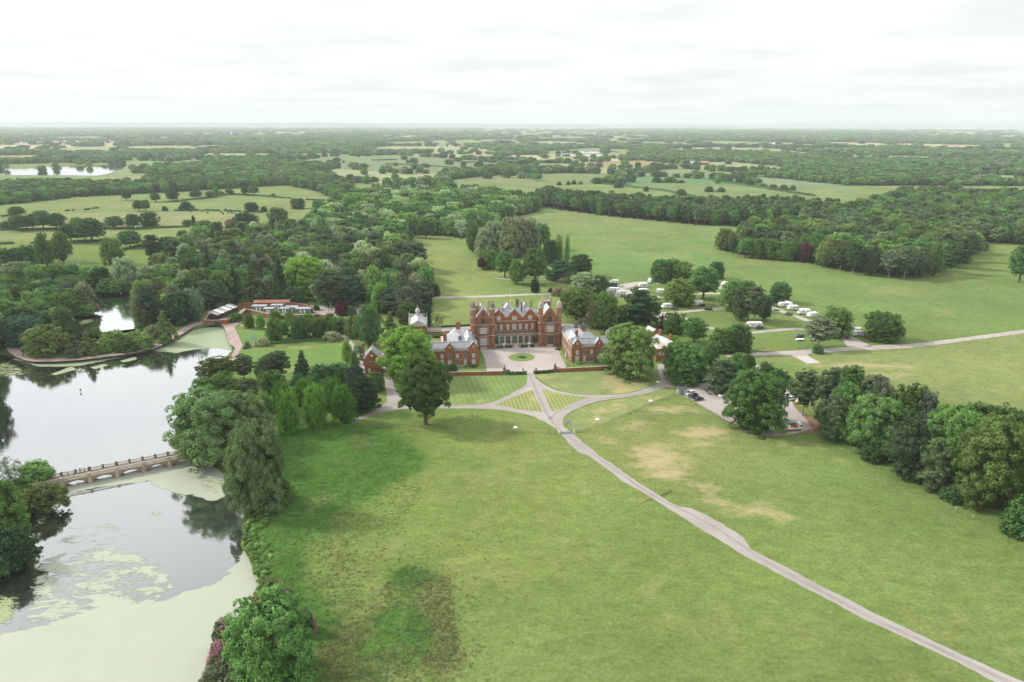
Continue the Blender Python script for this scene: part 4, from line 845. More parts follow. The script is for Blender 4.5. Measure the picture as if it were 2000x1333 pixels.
b = MB(); ax = 5.6; pr = [(3.1, 0), (3.75, 0), (3.75, 2.6)]+[(ax-1.85*math.cos(t), 2.6+1.7*math.sin(t)) for t in np.linspace(.15, math.pi-.15, 8)]+[(7.45, 2.6), (7.45, 0), (8.1, 0), (8.1, 6.2), (3.1, 6.2)]; b.extr_y(pr, 1.0, 6.0); b.build('arch', 'brick', L)
b = MB(); b.gable_roof(3.0, 8.6, .7, 10, 6.2, 9.2, 'y', hip=2.5); b.build('roof', 'tile_brown', L)
b = MB(); b.box(3.9, 6.0, .85, .99, 5.1, 5.8); b.build('window', 'glass_blind', L)
chimney(L, -3.5, 3.5, 3, 12.4, .8, .8, 1)

# ------------------------------------------------------------------ chapel behind the lime
p0 = at(817, 657); Cn = thing('chapel', 'pale chapel roof with domed cupola rising behind the left lime', 'chapel', (p0.x, p0.y, 0), TH)
b = MB(); b.box(-4.4, 4.4, 0, 15, 0, 5.0); b.build('wall', 'brick', Cn); b = MB(); b.extr_y([(-4.6, 5.0), (0, 8.0), (4.6, 5.0)], .3, 14.7); b.build('roof', 'slate_pale', Cn)
b = MB(); b.box(-4.6, 4.6, -.3, .3, 5.0, 5.4); b.box(-4.6, -4.2, -.3, 15, 5.0, 6.0); b.box(4.2, 4.6, -.3, 15, 5.0, 6.0); b.box(-4.6, 4.6, 14.7, 15.2, 5.0, 7.4); b.build('parapet', 'stone_pale', Cn)
for x in (-4.4, 4.4):
    for y in (0, 15): b = MB(); b.lathe(x, y, [(.35, 4.5), (.35, 7.4 if y else 6.4), (.15, 8.2 if y else 7), (.02, 8.9 if y else 7.7)], 6); b.build('pinnacle', 'stone_pale', Cn)
b = MB(); b.lathe(0, 11, [(1.1, 7.2), (1.1, 9.5), (1.4, 9.6), (1.2, 9.8)], 8); cu = b.build('cupola', 'stone_pale', Cn); b = MB(); b.lathe(0, 11, [(1.3, 9.8), (1.25, 10.3), (.9, 10.9), (.4, 11.4), (.2, 11.6), (.25, 11.9), (.02, 13.0)], 8); b.build('dome', 'lead', cu)

# ------------------------------------------------------------------ right gatehouse range
p0 = at(1316, 669, 7.5); Gh = thing('gatehouse', 'rambling brick gatehouse with pale slate roofs between two big trees', 'gatehouse', (p0.x, p0.y, 0), math.radians(22))
b = MB(); b.box(-3.4, 3.4, 0, 14.5, 0, 5.2); b.box(-3.2, 3.6, 14.5, 21.5, 0, 6.6); b.box(-8.2, -3.4, 0.5, 6.5, 0, 5.2); b.build('wall', 'brick', Gh)
b = MB(); b.extr_y([(-3.7, 5.0), (0, 7.7), (3.7, 5.0)], .4, 14.5); b.build('roof', 'slate_pale', Gh)
b = MB(); b.extr_y([(-3.6, 6.4), (.2, 9.6), (4.0, 6.4)], 14.5, 21.6); b.build('roof', 'slate_pale', Gh)
b = MB(); b.gable_roof(-8.5, -1.5, .2, 6.8, 5.2, 7.5, 'x', hip=2.6); b.build('roof', 'render_pale', Gh)
for y0, za, zb in ((0, 5.0, 8.1), (14.2, 6.4, 9.8), (21.3, 6.4, 9.9)):
    b = MB(); b.extr_y([(-3.6, za), (3.8, za), (3.8, za+.3), (.1, zb), (-3.6, za+.3)], y0, y0+.35); b.build('gable', 'brick_dark', Gh)
chimney(Gh, .2, 11.5, 7, 9.6, .9, .8, 2, 'brick'); chimney(Gh, .2, 3.2, 7, 9.4, .9, .8, 2, 'brick')
for y in (8.5, 11.5, 16, 19): window(Gh, -3.41 if y < 14 else -3.21, y, 2.6, 1.0, 1.5, 2, 2, face='W', frame='stone_pale')
for x in (-6.6, -4.8): window(Gh, x, .49, 2.2, .9, 1.4, 2, 2, frame='stone_pale')
p1 = at(1281, 706); brick_wall('brick_wall', 'tall red brick wall end below the gatehouse', [(p1.x, p1.y-1), (p1.x+.6, p1.y+6)], 3.6)

# ------------------------------------------------------------------ walled garden
def P2(*pts): return [tuple(at(x, y)[:2]) for x, y in pts]
brick_wall('garden_wall', 'curved red brick wall round the dark shed by the lake path', P2((399,634),(420,634.5),(443,633.5),(458,627),(468,620),(479,611)), 2.3, mwall='brick_dark')
brick_wall('garden_wall', 'low brick side wall left of the dark shed', P2((400,633),(412,618),(430,612)), 2.2, mwall='brick_dark')
brick_wall('garden_wall', 'long bowed red brick wall in front of the grey cabins', P2((470,622),(480,613),(492,614),(516,620),(535,624),(560,625),(588,624),(604,622)), 2.4, mwall='brick_dark')
brick_wall('garden_wall', 'low brick wall right of the grey cabins by the gravel yard', P2((600,626),(618,619),(632,621),(648,628)), 1.6, mwall='brick_dark')
brick_wall('garden_wall', 'long back brick wall under a strip of red tiles', P2((466,604),(494,603),(565,602),(590,605),(611,611)), 3.2, cop='tile_red', mwall='brick_dark')
bq = [Vector((*p, 0)) for p in P2((494,603),(565,602))]; rt = MB(); d = (bq[1]-bq[0]); n = Vector((-d.y, d.x, 0)).normalized()*3.5
t = thing('lean_to', 'long red tiled lean-to behind the grey cabins', 'outbuilding', bq[0]); rt.hexa([(0, 0, 2.2), tuple(d+Vector((0, 0, 2.2))), tuple(d+n+Vector((0, 0, 3.9))), tuple(n+Vector((0, 0, 3.9)))], [(0, 0, 2.4), tuple(d+Vector((0, 0, 2.4))), tuple(d+n+Vector((0, 0, 4.1))), tuple(n+Vector((0, 0, 4.1)))]); rt.build('roof', 'tile_red', t)
rt = MB(); rt.hexa([tuple(n*.05), tuple(d+n*.05), tuple(d+n), tuple(n)], [tuple(n*.05+Vector((0, 0, 2.2))), tuple(d+n*.05+Vector((0, 0, 2.2))), tuple(d+n+Vector((0, 0, 3.9))), tuple(n+Vector((0, 0, 3.9)))]); rt.build('wall', 'brick', t)
A1 = at(424, 626); A2 = at(466, 608); dv = A2-A1; a = math.atan2(dv.y, dv.x); Ln = dv.length
t = thing('garden_shed', 'long dark timber shed with pale striped roof at the left end of the walled garden', 'shed', A1, a)
b = MB(); b.box(0, Ln, 0, 4.5, 0, 2.6); b.build('wall', 'timber_dark', t)
nseg = 9
for k in range(nseg):
    b = MB(); x0 = Ln*k/nseg; x1 = Ln*(k+1)/nseg-.04; b.hexa([(x0, -.4, 2.65), (x1, -.4, 2.65), (x1, 4.9, 4.0), (x0, 4.9, 4.0)], [(x0, -.4, 2.75), (x1, -.4, 2.75), (x1, 4.9, 4.1), (x0, 4.9, 4.1)]); b.build('roof_panel', 'white_paint' if k in (2, 5, 7) else 'corrugated', t)
for i, (x0, x1, yb, l) in enumerate(((492,519,607.5,'first from the left in the back row'),(515,533,612.5,'first from the left in the front row'),(529,552,605.5,'second from the left in the back row'),(546,565,612,'second from the left in the front row'),(556,580,609.5,'third from the left in the back row'),(577,607,612.5,'widest, at the right end'))):
    A1 = at(x0, yb); A2 = at(x1, yb); wdt = (A2-A1).length; t = thing('cabin', 'flat roofed grey cabin, '+l, 'cabin', A1, math.atan2((A2-A1).y, (A2-A1).x), 'grey cabins in the walled garden')
    b = MB(); b.box(0, wdt, 0, 3.6, 0, 2.5); b.build('wall', 'cabin_grey', t); b = MB(); b.box(-.2, wdt+.2, -.3, 3.9, 2.5, 2.68); b.build('roof', 'lead', t)
    for k in range(2): b = MB(); xx = wdt*(.35+.25*k); b.box(xx-.35, xx+.35, -.06, 0, .1, 2.1); b.build('door', 'white_paint', t)
t = thing('poster_board', 'pink board hanging on the garden wall by the lake path', 'sign', at(441, 635.3), .3); b = MB(); b.box(-.6, .6, -.1, -.02, .4, 2.0); b.build('board', 'red_paint', t); b = MB(); b.box(-.05, .05, -.02, .05, 0, 1.9); b.build('post', 'timber_grey', t)

# gazebo
p0 = at(493, 676); t = thing('gazebo', 'round pale teal wrought iron gazebo with onion dome on the garden lawn', 'gazebo', p0)
b = MB(); R0 = 2.2
for k in range(10):
    a = 2*math.pi*k/10; b.bar((R0*math.cos(a), R0*math.sin(a), 0), (R0*math.cos(a), R0*math.sin(a), 2.7), .09)
b.build('post', 'teal_metal', t)
b = MB(); prof = [(2.25, 2.7), (2.15, 3.4), (1.8, 4.1), (1.2, 4.75), (.5, 5.2), (.08, 5.6)]
for k in range(10):
    a = 2*math.pi*k/10
    for (r0, z0), (r1, z1) in zip(prof, prof[1:]): b.bar((r0*math.cos(a), r0*math.sin(a), z0), (r1*math.cos(a), r1*math.sin(a), z1), .08)
for r0, z0 in ((2.2, 1.0), (2.25, 2.7), (1.8, 4.1), (1.2, 4.75)):
    for k in range(10):
        a = 2*math.pi*k/10; c = a+2*math.pi/10
        if r0 == 2.2 and k == 7: continue
        b.bar((r0*math.cos(a), r0*math.sin(a), z0), (r0*math.cos(c), r0*math.sin(c), z0), .07)
b.build('dome', 'teal_metal', t); b = MB(); b.lathe(0, 0, [(.1, 5.5), (.22, 5.8), (.05, 6.1), (.02, 6.6)], 6); b.build('finial', 'teal_metal', t)

# ------------------------------------------------------------------ bridge
B0 = at(122, 954, WZ); B1 = at(332, 912, WZ); dv = (B1-B0); dv.z = 0; ang = math.atan2(dv.y, dv.x); U = dv.normalized(); S = dv.length/4
t = thing('bridge', 'long low brick and stone bridge with balustrades and five arches across the lake', 'bridge', (B0.x, B0.y, 0), ang)
BW = 4.0; s0, s1 = -7.0, S*5+2.0
pr = [(s0, -2.6)]
for k in range(5):
    c = S*(k+.5); hw = S*.36
    pr += [(c-hw, -2.6), (c-hw, -1.1)]+[(c-hw*math.cos(q), -1.1+1.45*math.sin(q)) for q in np.linspace(0.12, math.pi-.12, 9)]+[(c+hw, -1.1), (c+hw, -2.6)]
pr += [(s1, -2.6), (s1, .85), (s0, .85)]
b = MB(); b.extr_y(pr, 0, BW); b.build('arch', 'bridge_brick', t)
b = MB(); b.box(s0, s1, .25, BW-.25, .86, 1.0); b.build('deck', 'bridge_deck', t)
b = MB()
for k in range(5):
    c = S*(k+.5); hw = S*.36; P = [(c-(hw+.12)*math.cos(q), -1.1+1.62*math.sin(q)) for q in np.linspace(0.0, math.pi, 12)]
    for p, q in zip(P, P[1:]): b.bar((p[0], -.02, p[1]), (q[0], -.02, q[1]), .13)
b.build('arch_ring', 'stone_dark', t)
b = MB(); b.box(s0, s1, -.12, .25, .85, .99); b.box(s0, s1, BW-.25, BW+.12, .85, .99)
for yy in (0.06, BW-.06):
    b.box(s0, s1, yy-.16, yy+.16, 1.75, 1.93)
    for x in np.arange(s0+.2, s1, .42): b.box(x-.08, x+.08, yy-.07, yy+.07, .99, 1.75)
b.build('balustrade', 'stone', t)
for k in range(6):
    q = MB(); c = S*k
    q.hexa([(c-.55, 0, -2.6), (c+.55, 0, -2.6), (c+.3, -.0, .8), (c-.3, -.0, .8)], [(c-.5, -.75, -2.6), (c+.5, -.75, -2.6), (c+.35, -.45, .8), (c-.35, -.45, .8)]) if False else q.box(c-.45, c+.45, -.6, -.01, -2.6, .84)
    q.box(c-.42, c+.42, -.3, .35, .86, 2.1); q.build('pier', 'stone', t)
    for yy in (BW-.3,):
        q = MB(); q.box(c-.35, c+.35, yy, yy+.5, .86, 2.15); q.build('pedestal', 'stone_dark', t)
        q = MB(); c2 = c+S/2; q.box(c2-.3, c2+.3, yy, yy+.5, .86, 2.15); q.build('pedestal', 'stone_dark', t)
DECK = (B0, U, ang)

# ================================================================== PEOPLE, COWS, VEHICLES
_pm = {}
def body_mesh(pose):
    if pose in _pm: return _pm[pose]
    a = {'stand': 0.0, 'walk': 0.22, 'lean': 0.05}[pose]
    V = {'pelvis': (0, 0, .95), 'waist': (0, 0, 1.12), 'chest': (0, .02, 1.35), 'neck': (0, .02, 1.5), 'head': (0, 0, 1.62), 'top': (0, 0, 1.72)}
    R = {'pelvis': .15, 'waist': .13, 'chest': .16, 'neck': .06, 'head': .105, 'top': .08}
    E_ = [('pelvis', 'waist'), ('waist', 'chest'), ('chest', 'neck'), ('neck', 'head'), ('head', 'top')]
    for s, n in ((-1, 'l'), (1, 'r')):
        V.update({n+'hip': (s*.1, 0, .88), n+'knee': (s*.11, -s*a*.6, .5), n+'ankle': (s*.11, s*a*.9*-1+.02, .08), n+'toe': (s*.12, -s*a*.9-.14, .04), n+'sh': (s*.19, .02, 1.42), n+'elb': (s*.24, s*a*.5+.02, 1.14), n+'wr': (s*.23, s*a*.8-.08, .9), n+'hand': (s*.23, s*a*.8-.1, .8)})
        R.update({n+'hip': .1, n+'knee': .065, n+'ankle': .045, n+'toe': .04, n+'sh': .07, n+'elb': .045, n+'wr': .032, n+'hand': .038})
        E_ += [('pelvis', n+'hip'), (n+'hip', n+'knee'), (n+'knee', n+'ankle'), (n+'ankle', n+'toe'), ('chest', n+'sh'), (n+'sh', n+'elb'), (n+'elb', n+'wr'), (n+'wr', n+'hand')]
    names = list(V); me = bpy.data.meshes.new('body_src'); me.from_pydata([V[n] for n in names], [(names.index(p), names.index(q)) for p, q in E_], [])
    o = bpy.data.objects.new('body_src', me); COL.objects.link(o); sk = o.modifiers.new('s', 'SKIN'); sd_ = o.modifiers.new('d', 'SUBSURF'); sd_.levels = 1
    for i, n in enumerate(names): me.skin_vertices[0].data[i].radius = (R[n], R[n])
    me.skin_vertices[0].data[0].use_root = True
    dg = bpy.context.evaluated_depsgraph_get(); m2 = bpy.data.meshes.new_from_object(o.evaluated_get(dg)); m2.name = 'body'
    bpy.data.objects.remove(o); m2.materials.clear()
    for k in ('cloth', 'trouser', 'skin', 'hair'): m2.materials.append(MATS[k])
    for p in m2.polygons:
        c = p.center; p.use_smooth = True
        p.material_index = 3 if (c.z > 1.66 or (c.z > 1.56 and c.y > .03)) else 2 if (c.z > 1.49 or (abs(c.x) > .19 and c.z < .93 and c.z > .7)) else 0 if c.z > .92 else 1
    _pm[pose] = m2; return m2
def person(label, loc, rz, col, pose='stand', group=None, s=1.0):
    o = link('person', body_mesh(pose).copy() if False else body_mesh(pose), None, loc); o.rotation_euler = (0, 0, rz); o.scale = (s, s, s); o.color = (*col, 1)
    return prop(o, label, 'person', group)
def on_bridge(px, py, v):
    p = at(px, py, 1.0); q = (Vector((p.x, p.y, 0))-Vector((B0.x, B0.y, 0))); s = q.x*U.x+q.y*U.y
    return (B0.x+U.x*s-U.y*v, B0.y+U.y*s+U.x*v, 1.0)
person('person in black walking at the left end of the bridge', on_bridge(134, 927, 2.7), ang+1.6, (.015, .015, .02), 'walk')
person('person in a pinkish top, second from the left on the bridge', on_bridge(145, 926, 2.0), ang+1.7, (.45, .22, .2), 'walk')
person('person in a bright blue jacket on the bridge', on_bridge(157, 922, 3.2), ang+1.5, (.03, .12, .6), 'walk')
person('person in a white top leaning by the far balustrade of the bridge', on_bridge(166, 919, 3.3), ang+3, (.7, .7, .7), 'lean')
person('person in dark clothes on the left bend of the dam path', at(46, 698), 1.0, (.02, .03, .05), 'walk')
person('person in a red top beside the far camp lane', at(1391, 598), 0, (.6, .05, .04), 'stand')
person('person in a pink top beside the far camp lane', at(1398, 597), 1, (.7, .4, .42), 'stand')
person('person in black on the camp lane near the black car', at(1395, 601), 2, (.02, .02, .02), 'walk')
person('person in dark clothes in the gravel yard right of the cabins', at(642, 609), 2, (.02, .02, .025), 'walk')

def cow_mesh():
    b = MB(); b.box(-.95, .75, -.36, .36, .65, 1.35); b.hexa([(.75, -.3, .8), (1.25, -.16, .9), (1.25, .16, .9), (.75, .3, .8)], [(.75, -.22, 1.35), (1.25, -.13, 1.3), (1.25, .13, 1.3), (.75, .22, 1.35)]); b.hexa([(1.2, -.15, .75), (1.7, -.09, .6), (1.7, .09, .6), (1.2, .15, .75)], [(1.2, -.14, 1.25), (1.65, -.09, .95), (1.65, .09, .95), (1.2, .14, 1.25)])
    for x in (-.8, .6):
        for y in (-.25, .25): b.bar((x, y, 0), (x, y, .75), .09, 5)
    b.bar((-.95, 0, 1.25), (-1.05, 0, .5), .04, 4); me = b.mesh('cow', 'cow_hide'); return me
cm = cow_mesh()
cows = [(357,413,0),(372,415,0),(389,412,1),(394,414,0),(399,413,0),(402,416,2),(405,417.5,0),(433,417,0),(436,420,0),(443,414.5,1),(446,418,0),(448,413,0),(451,415,0),(453,417.5,0),(456,414,1),(433,413,2),(460,419,0),(462,422,0),(469,416,0),(473,413,2),(440,411,0)]
cows.sort()
side = ('left part', 'right part'); 
for i, (x, y, k) in enumerate(cows):
    o = link('cow', cm, None, at(x, y)); o.rotation_euler = (0, 0, random.uniform(0, 6)); c = ((.02, .018, .016), (.12, .06, .03), (.5, .48, .42))[k]; o.color = (*c, 1); o.scale = (1.25,)*3
    prop(o, ('black cow', 'brown cow', 'pale cow')[k]+f' grazing in the far left pasture, {NTH(i)} of the herd', 'cow', 'cattle grazing in the far left pasture')

# ---- cars
def car_parts(kind):
    L, W, Hh = {'hatch': (4.1, 1.8, 1.5), 'suv': (4.6, 1.9, 1.75), 'estate': (4.6, 1.85, 1.5), 'coupe': (4.3, 1.8, 1.35)}[kind]
    z0 = .28; zb = {'hatch': .92, 'suv': 1.1, 'estate': .92, 'coupe': .85}[kind]; hl = L/2
    side = [(-hl, z0+.1), (-hl+.15, z0), (hl-.15, z0), (hl, z0+.12), (hl-.02, .62), (hl-.25, .78), (hl-1.15, zb), (-hl+.3, zb+.02), (-hl+.03, zb-.12)]
    b = MB(); n = len(side); y = W/2
    rings = []
    for yy, inset in ((-y, .12), (-y+.1, 0), (y-.1, 0), (y, .12)):
        rings.append([(x*(1-inset*.12), yy, z-(inset*.35 if z > .6 else -inset*.3)) for x, z in side])
    base = 0; b.v = [p for r in rings for p in r]
    for k in range(3):
        for i in range(n): j = (i+1) % n; b.f.append((k*n+i, k*n+j, (k+1)*n+j, (k+1)*n+i)); b.m.append(0)
    b.f.append(tuple(range(n))); b.f.append(tuple(reversed(range(3*n, 4*n)))); b.m += [0, 0]
    xr = {'hatch': -hl+.12, 'suv': -hl+.12, 'estate': -hl+.12, 'coupe': -hl+.75}[kind]; xrt = xr+(.35 if kind != 'coupe' else .75); xf = hl-1.05; xft = hl-1.75
    c = MB(); c.hexa([(xr, -y+.1, zb-.02), (xf, -y+.1, zb-.04), (xf, y-.1, zb-.04), (xr, y-.1, zb-.02)], [(xrt, -y+.3, Hh-.03), (xft, -y+.3, Hh-.03), (xft, y-.3, Hh-.03), (xrt, y-.3, Hh-.03)])
    r = MB(); r.hexa([(xrt-.06, -y+.27, Hh-.06), (xft+.08, -y+.27, Hh-.06), (xft+.08, y-.27, Hh-.06), (xrt-.06, y-.27, Hh-.06)], [(xrt+.08, -y+.36, Hh), (xft-.1, -y+.36, Hh), (xft-.1, y-.36, Hh), (xrt+.08, y-.36, Hh)])
    for s in (-1, 1):
        r.bar((xft, s*(y-.29), Hh-.05), (xf, s*(y-.11), zb), .05); r.bar((xrt, s*(y-.29), Hh-.05), (xr, s*(y-.11), zb), .06); xm = (xft+xrt)/2; r.bar((xm, s*(y-.29), Hh-.05), (xm, s*(y-.11), zb), .045)
    ms = {'body': b.mesh('body', 'car_paint'), 'glasshouse': c.mesh('glasshouse', 'glass_dark'), 'roof': r.mesh('roof', 'car_paint')}
    w = MB(); w.v = []; 
    wm = MB(); A = [(.33*math.cos(t), -.11, .33*math.sin(t)) for t in np.linspace(0, 2*math.pi, 13)[:-1]]; Bq = [(x, .11, z) for x, _, z in A]; wm.hexa(A, Bq); ms['wheel'] = wm.mesh('wheel', 'tyre')
    rm = MB(); A = [(.2*math.cos(t), -.125, .2*math.sin(t)) for t in np.linspace(0, 2*math.pi, 9)[:-1]]; rm.hexa(A, [(x, .125, z) for x, _, z in A]); ms['rim'] = rm.mesh('rim', 'chrome')
    hb = MB(); hb.box(-.08, .05, -.18, .18, -.08, .08); ms['headlight'] = hb.mesh('headlight', 'white_paint'); ms['tail_light'] = hb.mesh('tail_light', 'red_paint')
    return ms, L, W
_cars = {}
def car(label, px, py, rz, col, kind='hatch', group=None, cat='car', z=0.04):
    if kind not in _cars: _cars[kind] = car_parts(kind)
    ms, L, W = _cars[kind]; p = at(px, py); t = thing('parked_car', label, cat, (p.x, p.y, z), rz, group)
    for k in ('body', 'glasshouse', 'roof'): o = link(k, ms[k], t); o.color = (*col, 1)
    for x in (-L*.31, L*.31):
        for s in (-1, 1): w_ = link('wheel', ms['wheel'], t, (x, s*(W/2-.1), .33)); link('rim', ms['rim'], w_)
    for s in (-1, 1): link('headlight', ms['headlight'], t, (L/2-.08, s*(W/2-.32), .68)); link('tail_light', ms['tail_light'], t, (-L/2+.06, s*(W/2-.3), .75))
    return t
WHITE = (.78, .78, .77); BLK = (.012, .014, .018); NAVY = (.012, .02, .04); SIL = (.35, .36, .37); RED = (.22, .02, .02)
g = 'cars in the gravel car park'
A_ = math.radians
car('white car with dark roof nearest the small shelter', 1347, 771, A_(205), WHITE, 'hatch', g); car('black car between the white car and the dark open-topped car', 1353, 776.5, A_(205), BLK, 'hatch', g); car('very dark low car, third from the shelter', 1363, 782, A_(200), NAVY, 'coupe', g)
car('dark blue car in the shade right of the round tree', 1367, 743, A_(200), NAVY, 'estate', g); car('black car behind the pine in the car park', 1375, 747, A_(200), BLK, 'estate', g)
car('black car beside the white one left of the great oak', 1404, 771, A_(205), BLK, 'estate', g); car('small white car left of the great oak', 1412, 774.5, A_(215), WHITE, 'hatch', g); car('silver car peeping above the great oak', 1426, 766, A_(205), SIL, 'hatch', g)
car('white car in front of the white van right of the great oak', 1541, 782, A_(200), WHITE, 'estate', g)
gc = 'cars on the camp site'
car('dark red car among the caravans', 1243, 566, A_(185), RED, 'suv', gc); car('white car beside the first camper van', 1212, 561, A_(160), WHITE, 'hatch', gc); car('black and silver car parked beside the round tree', 1315, 605, A_(170), (.05, .055, .06), 'estate', gc)
car('dark car at the end of the caravan by the shady tree', 1370, 599, A_(200), BLK, 'hatch', gc); car('black car alone on the camp lane', 1383, 606, A_(175), BLK, 'estate', gc); car('dark grey car in front of the white motorhome', 1482, 643, A_(180), (.03, .03, .04), 'estate', gc)
car('grey estate car on the grass verge of the upper lane', 1540, 616, A_(145), (.12, .125, .13), 'suv', gc); car('dark red car by the dense round tree', 1504, 593.5, A_(160), (.06, .01, .015), 'hatch', gc); car('white car by the pine clump', 1491, 596, A_(110), WHITE, 'hatch', gc)
car('dark grey car left of the leaning pines', 1561, 659, A_(190), (.04, .045, .05), 'estate', gc); car('white car parked behind the right wing', 1187, 652, A_(250), WHITE, 'hatch', gc); car('dark grey car beside the white one behind the right wing', 1177, 652, A_(250), (.06, .06, .065), 'hatch', gc)
car('white car left of the scots pine clump', 1484, 594, A_(90), WHITE, 'hatch', gc)

# ---- caravans
_cv = {}
def caravan(label, px, py, rz, kind='tourer', group='caravans and motorhomes on the camp site', L=None):
    L = L or {'tourer': 6.0, 'motor': 7.2, 'van': 5.4}[kind]; key = (kind, L)
    if key not in _cv:
        W = 2.25; h = {'tourer': 2.6, 'motor': 2.95, 'van': 2.5}[kind]; y = W/2; hl = L/2; z0 = .42
        if kind == 'tourer': side = [(-hl, .6), (-hl+.15, z0), (hl-.3, z0), (hl, .75), (hl-.08, 1.3), (hl-.55, 2.2), (hl-.95, h), (-hl+.5, h), (-hl+.05, 2.1)]
        elif kind == 'motor': side = [(-hl, z0), (hl-.1, z0), (hl, .8), (hl-.15, 1.15), (hl-.85, 1.3), (hl-1.2, 1.75), (hl-.75, 2.2), (hl-1.3, 2.75), (hl-1.8, h), (-hl+.2, h), (-hl, h-.2)]
        else: side = [(-hl, z0), (hl-.1, z0), (hl, .85), (hl-.15, 1.2), (hl-.9, 1.4), (hl-1.7, 2.3), (hl-2.1, h), (-hl+.15, h), (-hl, h-.2)]
        b = MB(); n = len(side); rings = []
        for yy, i_ in ((-y, 1), (-y+.12, 0), (y-.12, 0), (y, 1)): rings.append([(x, yy, z-(.12 if (i_ and z > 1.8) else 0)) for x, z in side])
        b.v = [p for r in rings for p in r]
        for k in range(3):
            for i in range(n): j = (i+1) % n; b.f.append((k*n+i, k*n+j, (k+1)*n+j, (k+1)*n+i)); b.m.append(0)
        b.f.append(tuple(range(n))); b.f.append(tuple(reversed(range(3*n, 4*n)))); b.m += [0, 0]
        ms = {'body': b.mesh('body', 'white_paint')}
        q = MB(); q.box(-.45, .45, -.02, .02, 0, .55); ms['window'] = q.mesh('window', 'glass_dark'); q = MB(); q.box(-.3, .3, -.02, .02, 0, 1.8); ms['door'] = q.mesh('door', 'cabin_grey' if kind == 'motor' else 'white_paint')
        q = MB(); q.box(-.02, .02, -.8, .8, 0, .55); ms['end_window'] = q.mesh('end_window', 'glass_dark')
        q = MB(); A = [(.34*math.cos(a), -.11, .34*math.sin(a)) for a in np.linspace(0, 2*math.pi, 13)[:-1]]; q.hexa(A, [(x, .11, z) for x, _, z in A]); ms['wheel'] = q.mesh('wheel', 'tyre')
        q = MB(); q.box(-.3, .3, -.25, .25, 0, .14); ms['roof_vent'] = q.mesh('roof_vent', 'render_pale')
        q = MB(); q.box(-L*.4, L*.4, -.012, .012, 0, .12); ms['stripe'] = q.mesh('stripe', 'cabin_grey')
        q = MB(); q.bar((hl-.2, -.5, .5), (hl+1.1, 0, .5), .05); q.bar((hl-.2, .5, .5), (hl+1.1, 0, .5), .05); q.bar((hl+1.0, 0, 0), (hl+1.0, 0, .6), .05); ms['drawbar'] = q.mesh('drawbar', 'iron')
        q = MB(); q.hexa([(hl-.95, -.95, 1.32), (hl-.82, -.95, 1.28), (hl-.82, .95, 1.28), (hl-.95, .95, 1.32)], [(hl-1.3, -.9, 1.75), (hl-1.12, -.9, 1.78), (hl-1.12, .9, 1.78), (hl-1.3, .9, 1.75)]); ms['windscreen'] = q.mesh('windscreen', 'glass_dark')
        _cv[key] = (ms, W, h)
    ms, W, h = _cv[key]; p = at(px, py); nm = {'tourer': 'caravan', 'motor': 'motorhome', 'van': 'camper_van'}[kind]
    t = thing(nm, label, nm.replace('_', ' '), (p.x, p.y, 0.04), rz, group); link('body', ms['body'], t); y = W/2
    for s in (-1, 1):
        for x in (-L*.32, -L*.05 if kind == 'tourer' else L*.06): o = link('window', ms['window'], t, (x, s*(y+.012), 1.35))
        o = link('stripe', ms['stripe'], t, (-.1, s*(y+.006), .95))
        for x in ((-.3,) if kind == 'tourer' else (-L*.28, L*.33)): link('wheel', ms['wheel'], t, (x, s*(y-.08), .34))
    link('door', ms['door'], t, (L*.18 if kind != 'motor' else -L*.1, -(y+.014), .5)); link('roof_vent', ms['roof_vent'], t, (-L*.1, 0, h)); link('roof_vent', ms['roof_vent'], t, (-L*.32, .2, h))
    link('end_window', ms['end_window'], t, (-L/2-.0+(.06 if kind == 'tourer' else 0), 0, 1.5))
    if kind == 'tourer': link('drawbar', ms['drawbar'], t)
    else: link('windscreen', ms['windscreen'], t)
    return t
CV = [('white camper van left of the first row of caravans', 1199, 554, 160, 'van', None), ('long white caravan seen side on, nearest the dark hedge', 1200, 570, 175, 'tourer', 7.2), ('white caravan just right of and below the long one', 1213, 576, 178, 'tourer', None),
 ('white caravan behind the dark red car', 1256, 561, 185, 'tourer', None), ('white caravan half hidden behind the spreading cedar', 1256, 572, 185, 'tourer', None), ('white camper van on the grass left of the tree group', 1269, 552, 250, 'van', None),
 ('white caravan standing alone left of the round tree', 1290, 573, 160, 'tourer', None), ('white caravan beside the black and silver car', 1302, 602, 195, 'tourer', None), ('white motorhome in the shade of the round tree', 1359, 597, 165, 'motor', None),
 ('white camper van beyond the right end of the tree group', 1416, 558, 215, 'van', None), ('large white motorhome with a dark side door under the pine clump', 1471, 640, 180, 'motor', 8.4),
 ('white caravan first from the left by the upper lane', 1529, 599.5, 190, 'tourer', None), ('white caravan close behind the first by the upper lane', 1539, 598, 100, 'tourer', None), ('white caravan second in the row by the upper lane', 1548, 605.5, 185, 'tourer', None), ('white caravan third in the row by the upper lane', 1569, 614, 180, 'motor', 6.4), ('white caravan at the right end of the row by the leafy tree', 1586, 619.5, 200, 'tourer', None),
 ('white caravan left of the dense round tree at the lane fork', 1673, 656, 180, 'tourer', None), ('white caravan behind the leaning pines', 1589, 664, 230, 'tourer', None)]
for l, x, y, a, k, Ln in CV: caravan(l, x, y, A_(a), k, L=Ln)
caravan('white panel van right of the great oak in the car park', 1534, 776, A_(215), 'van', group=None)
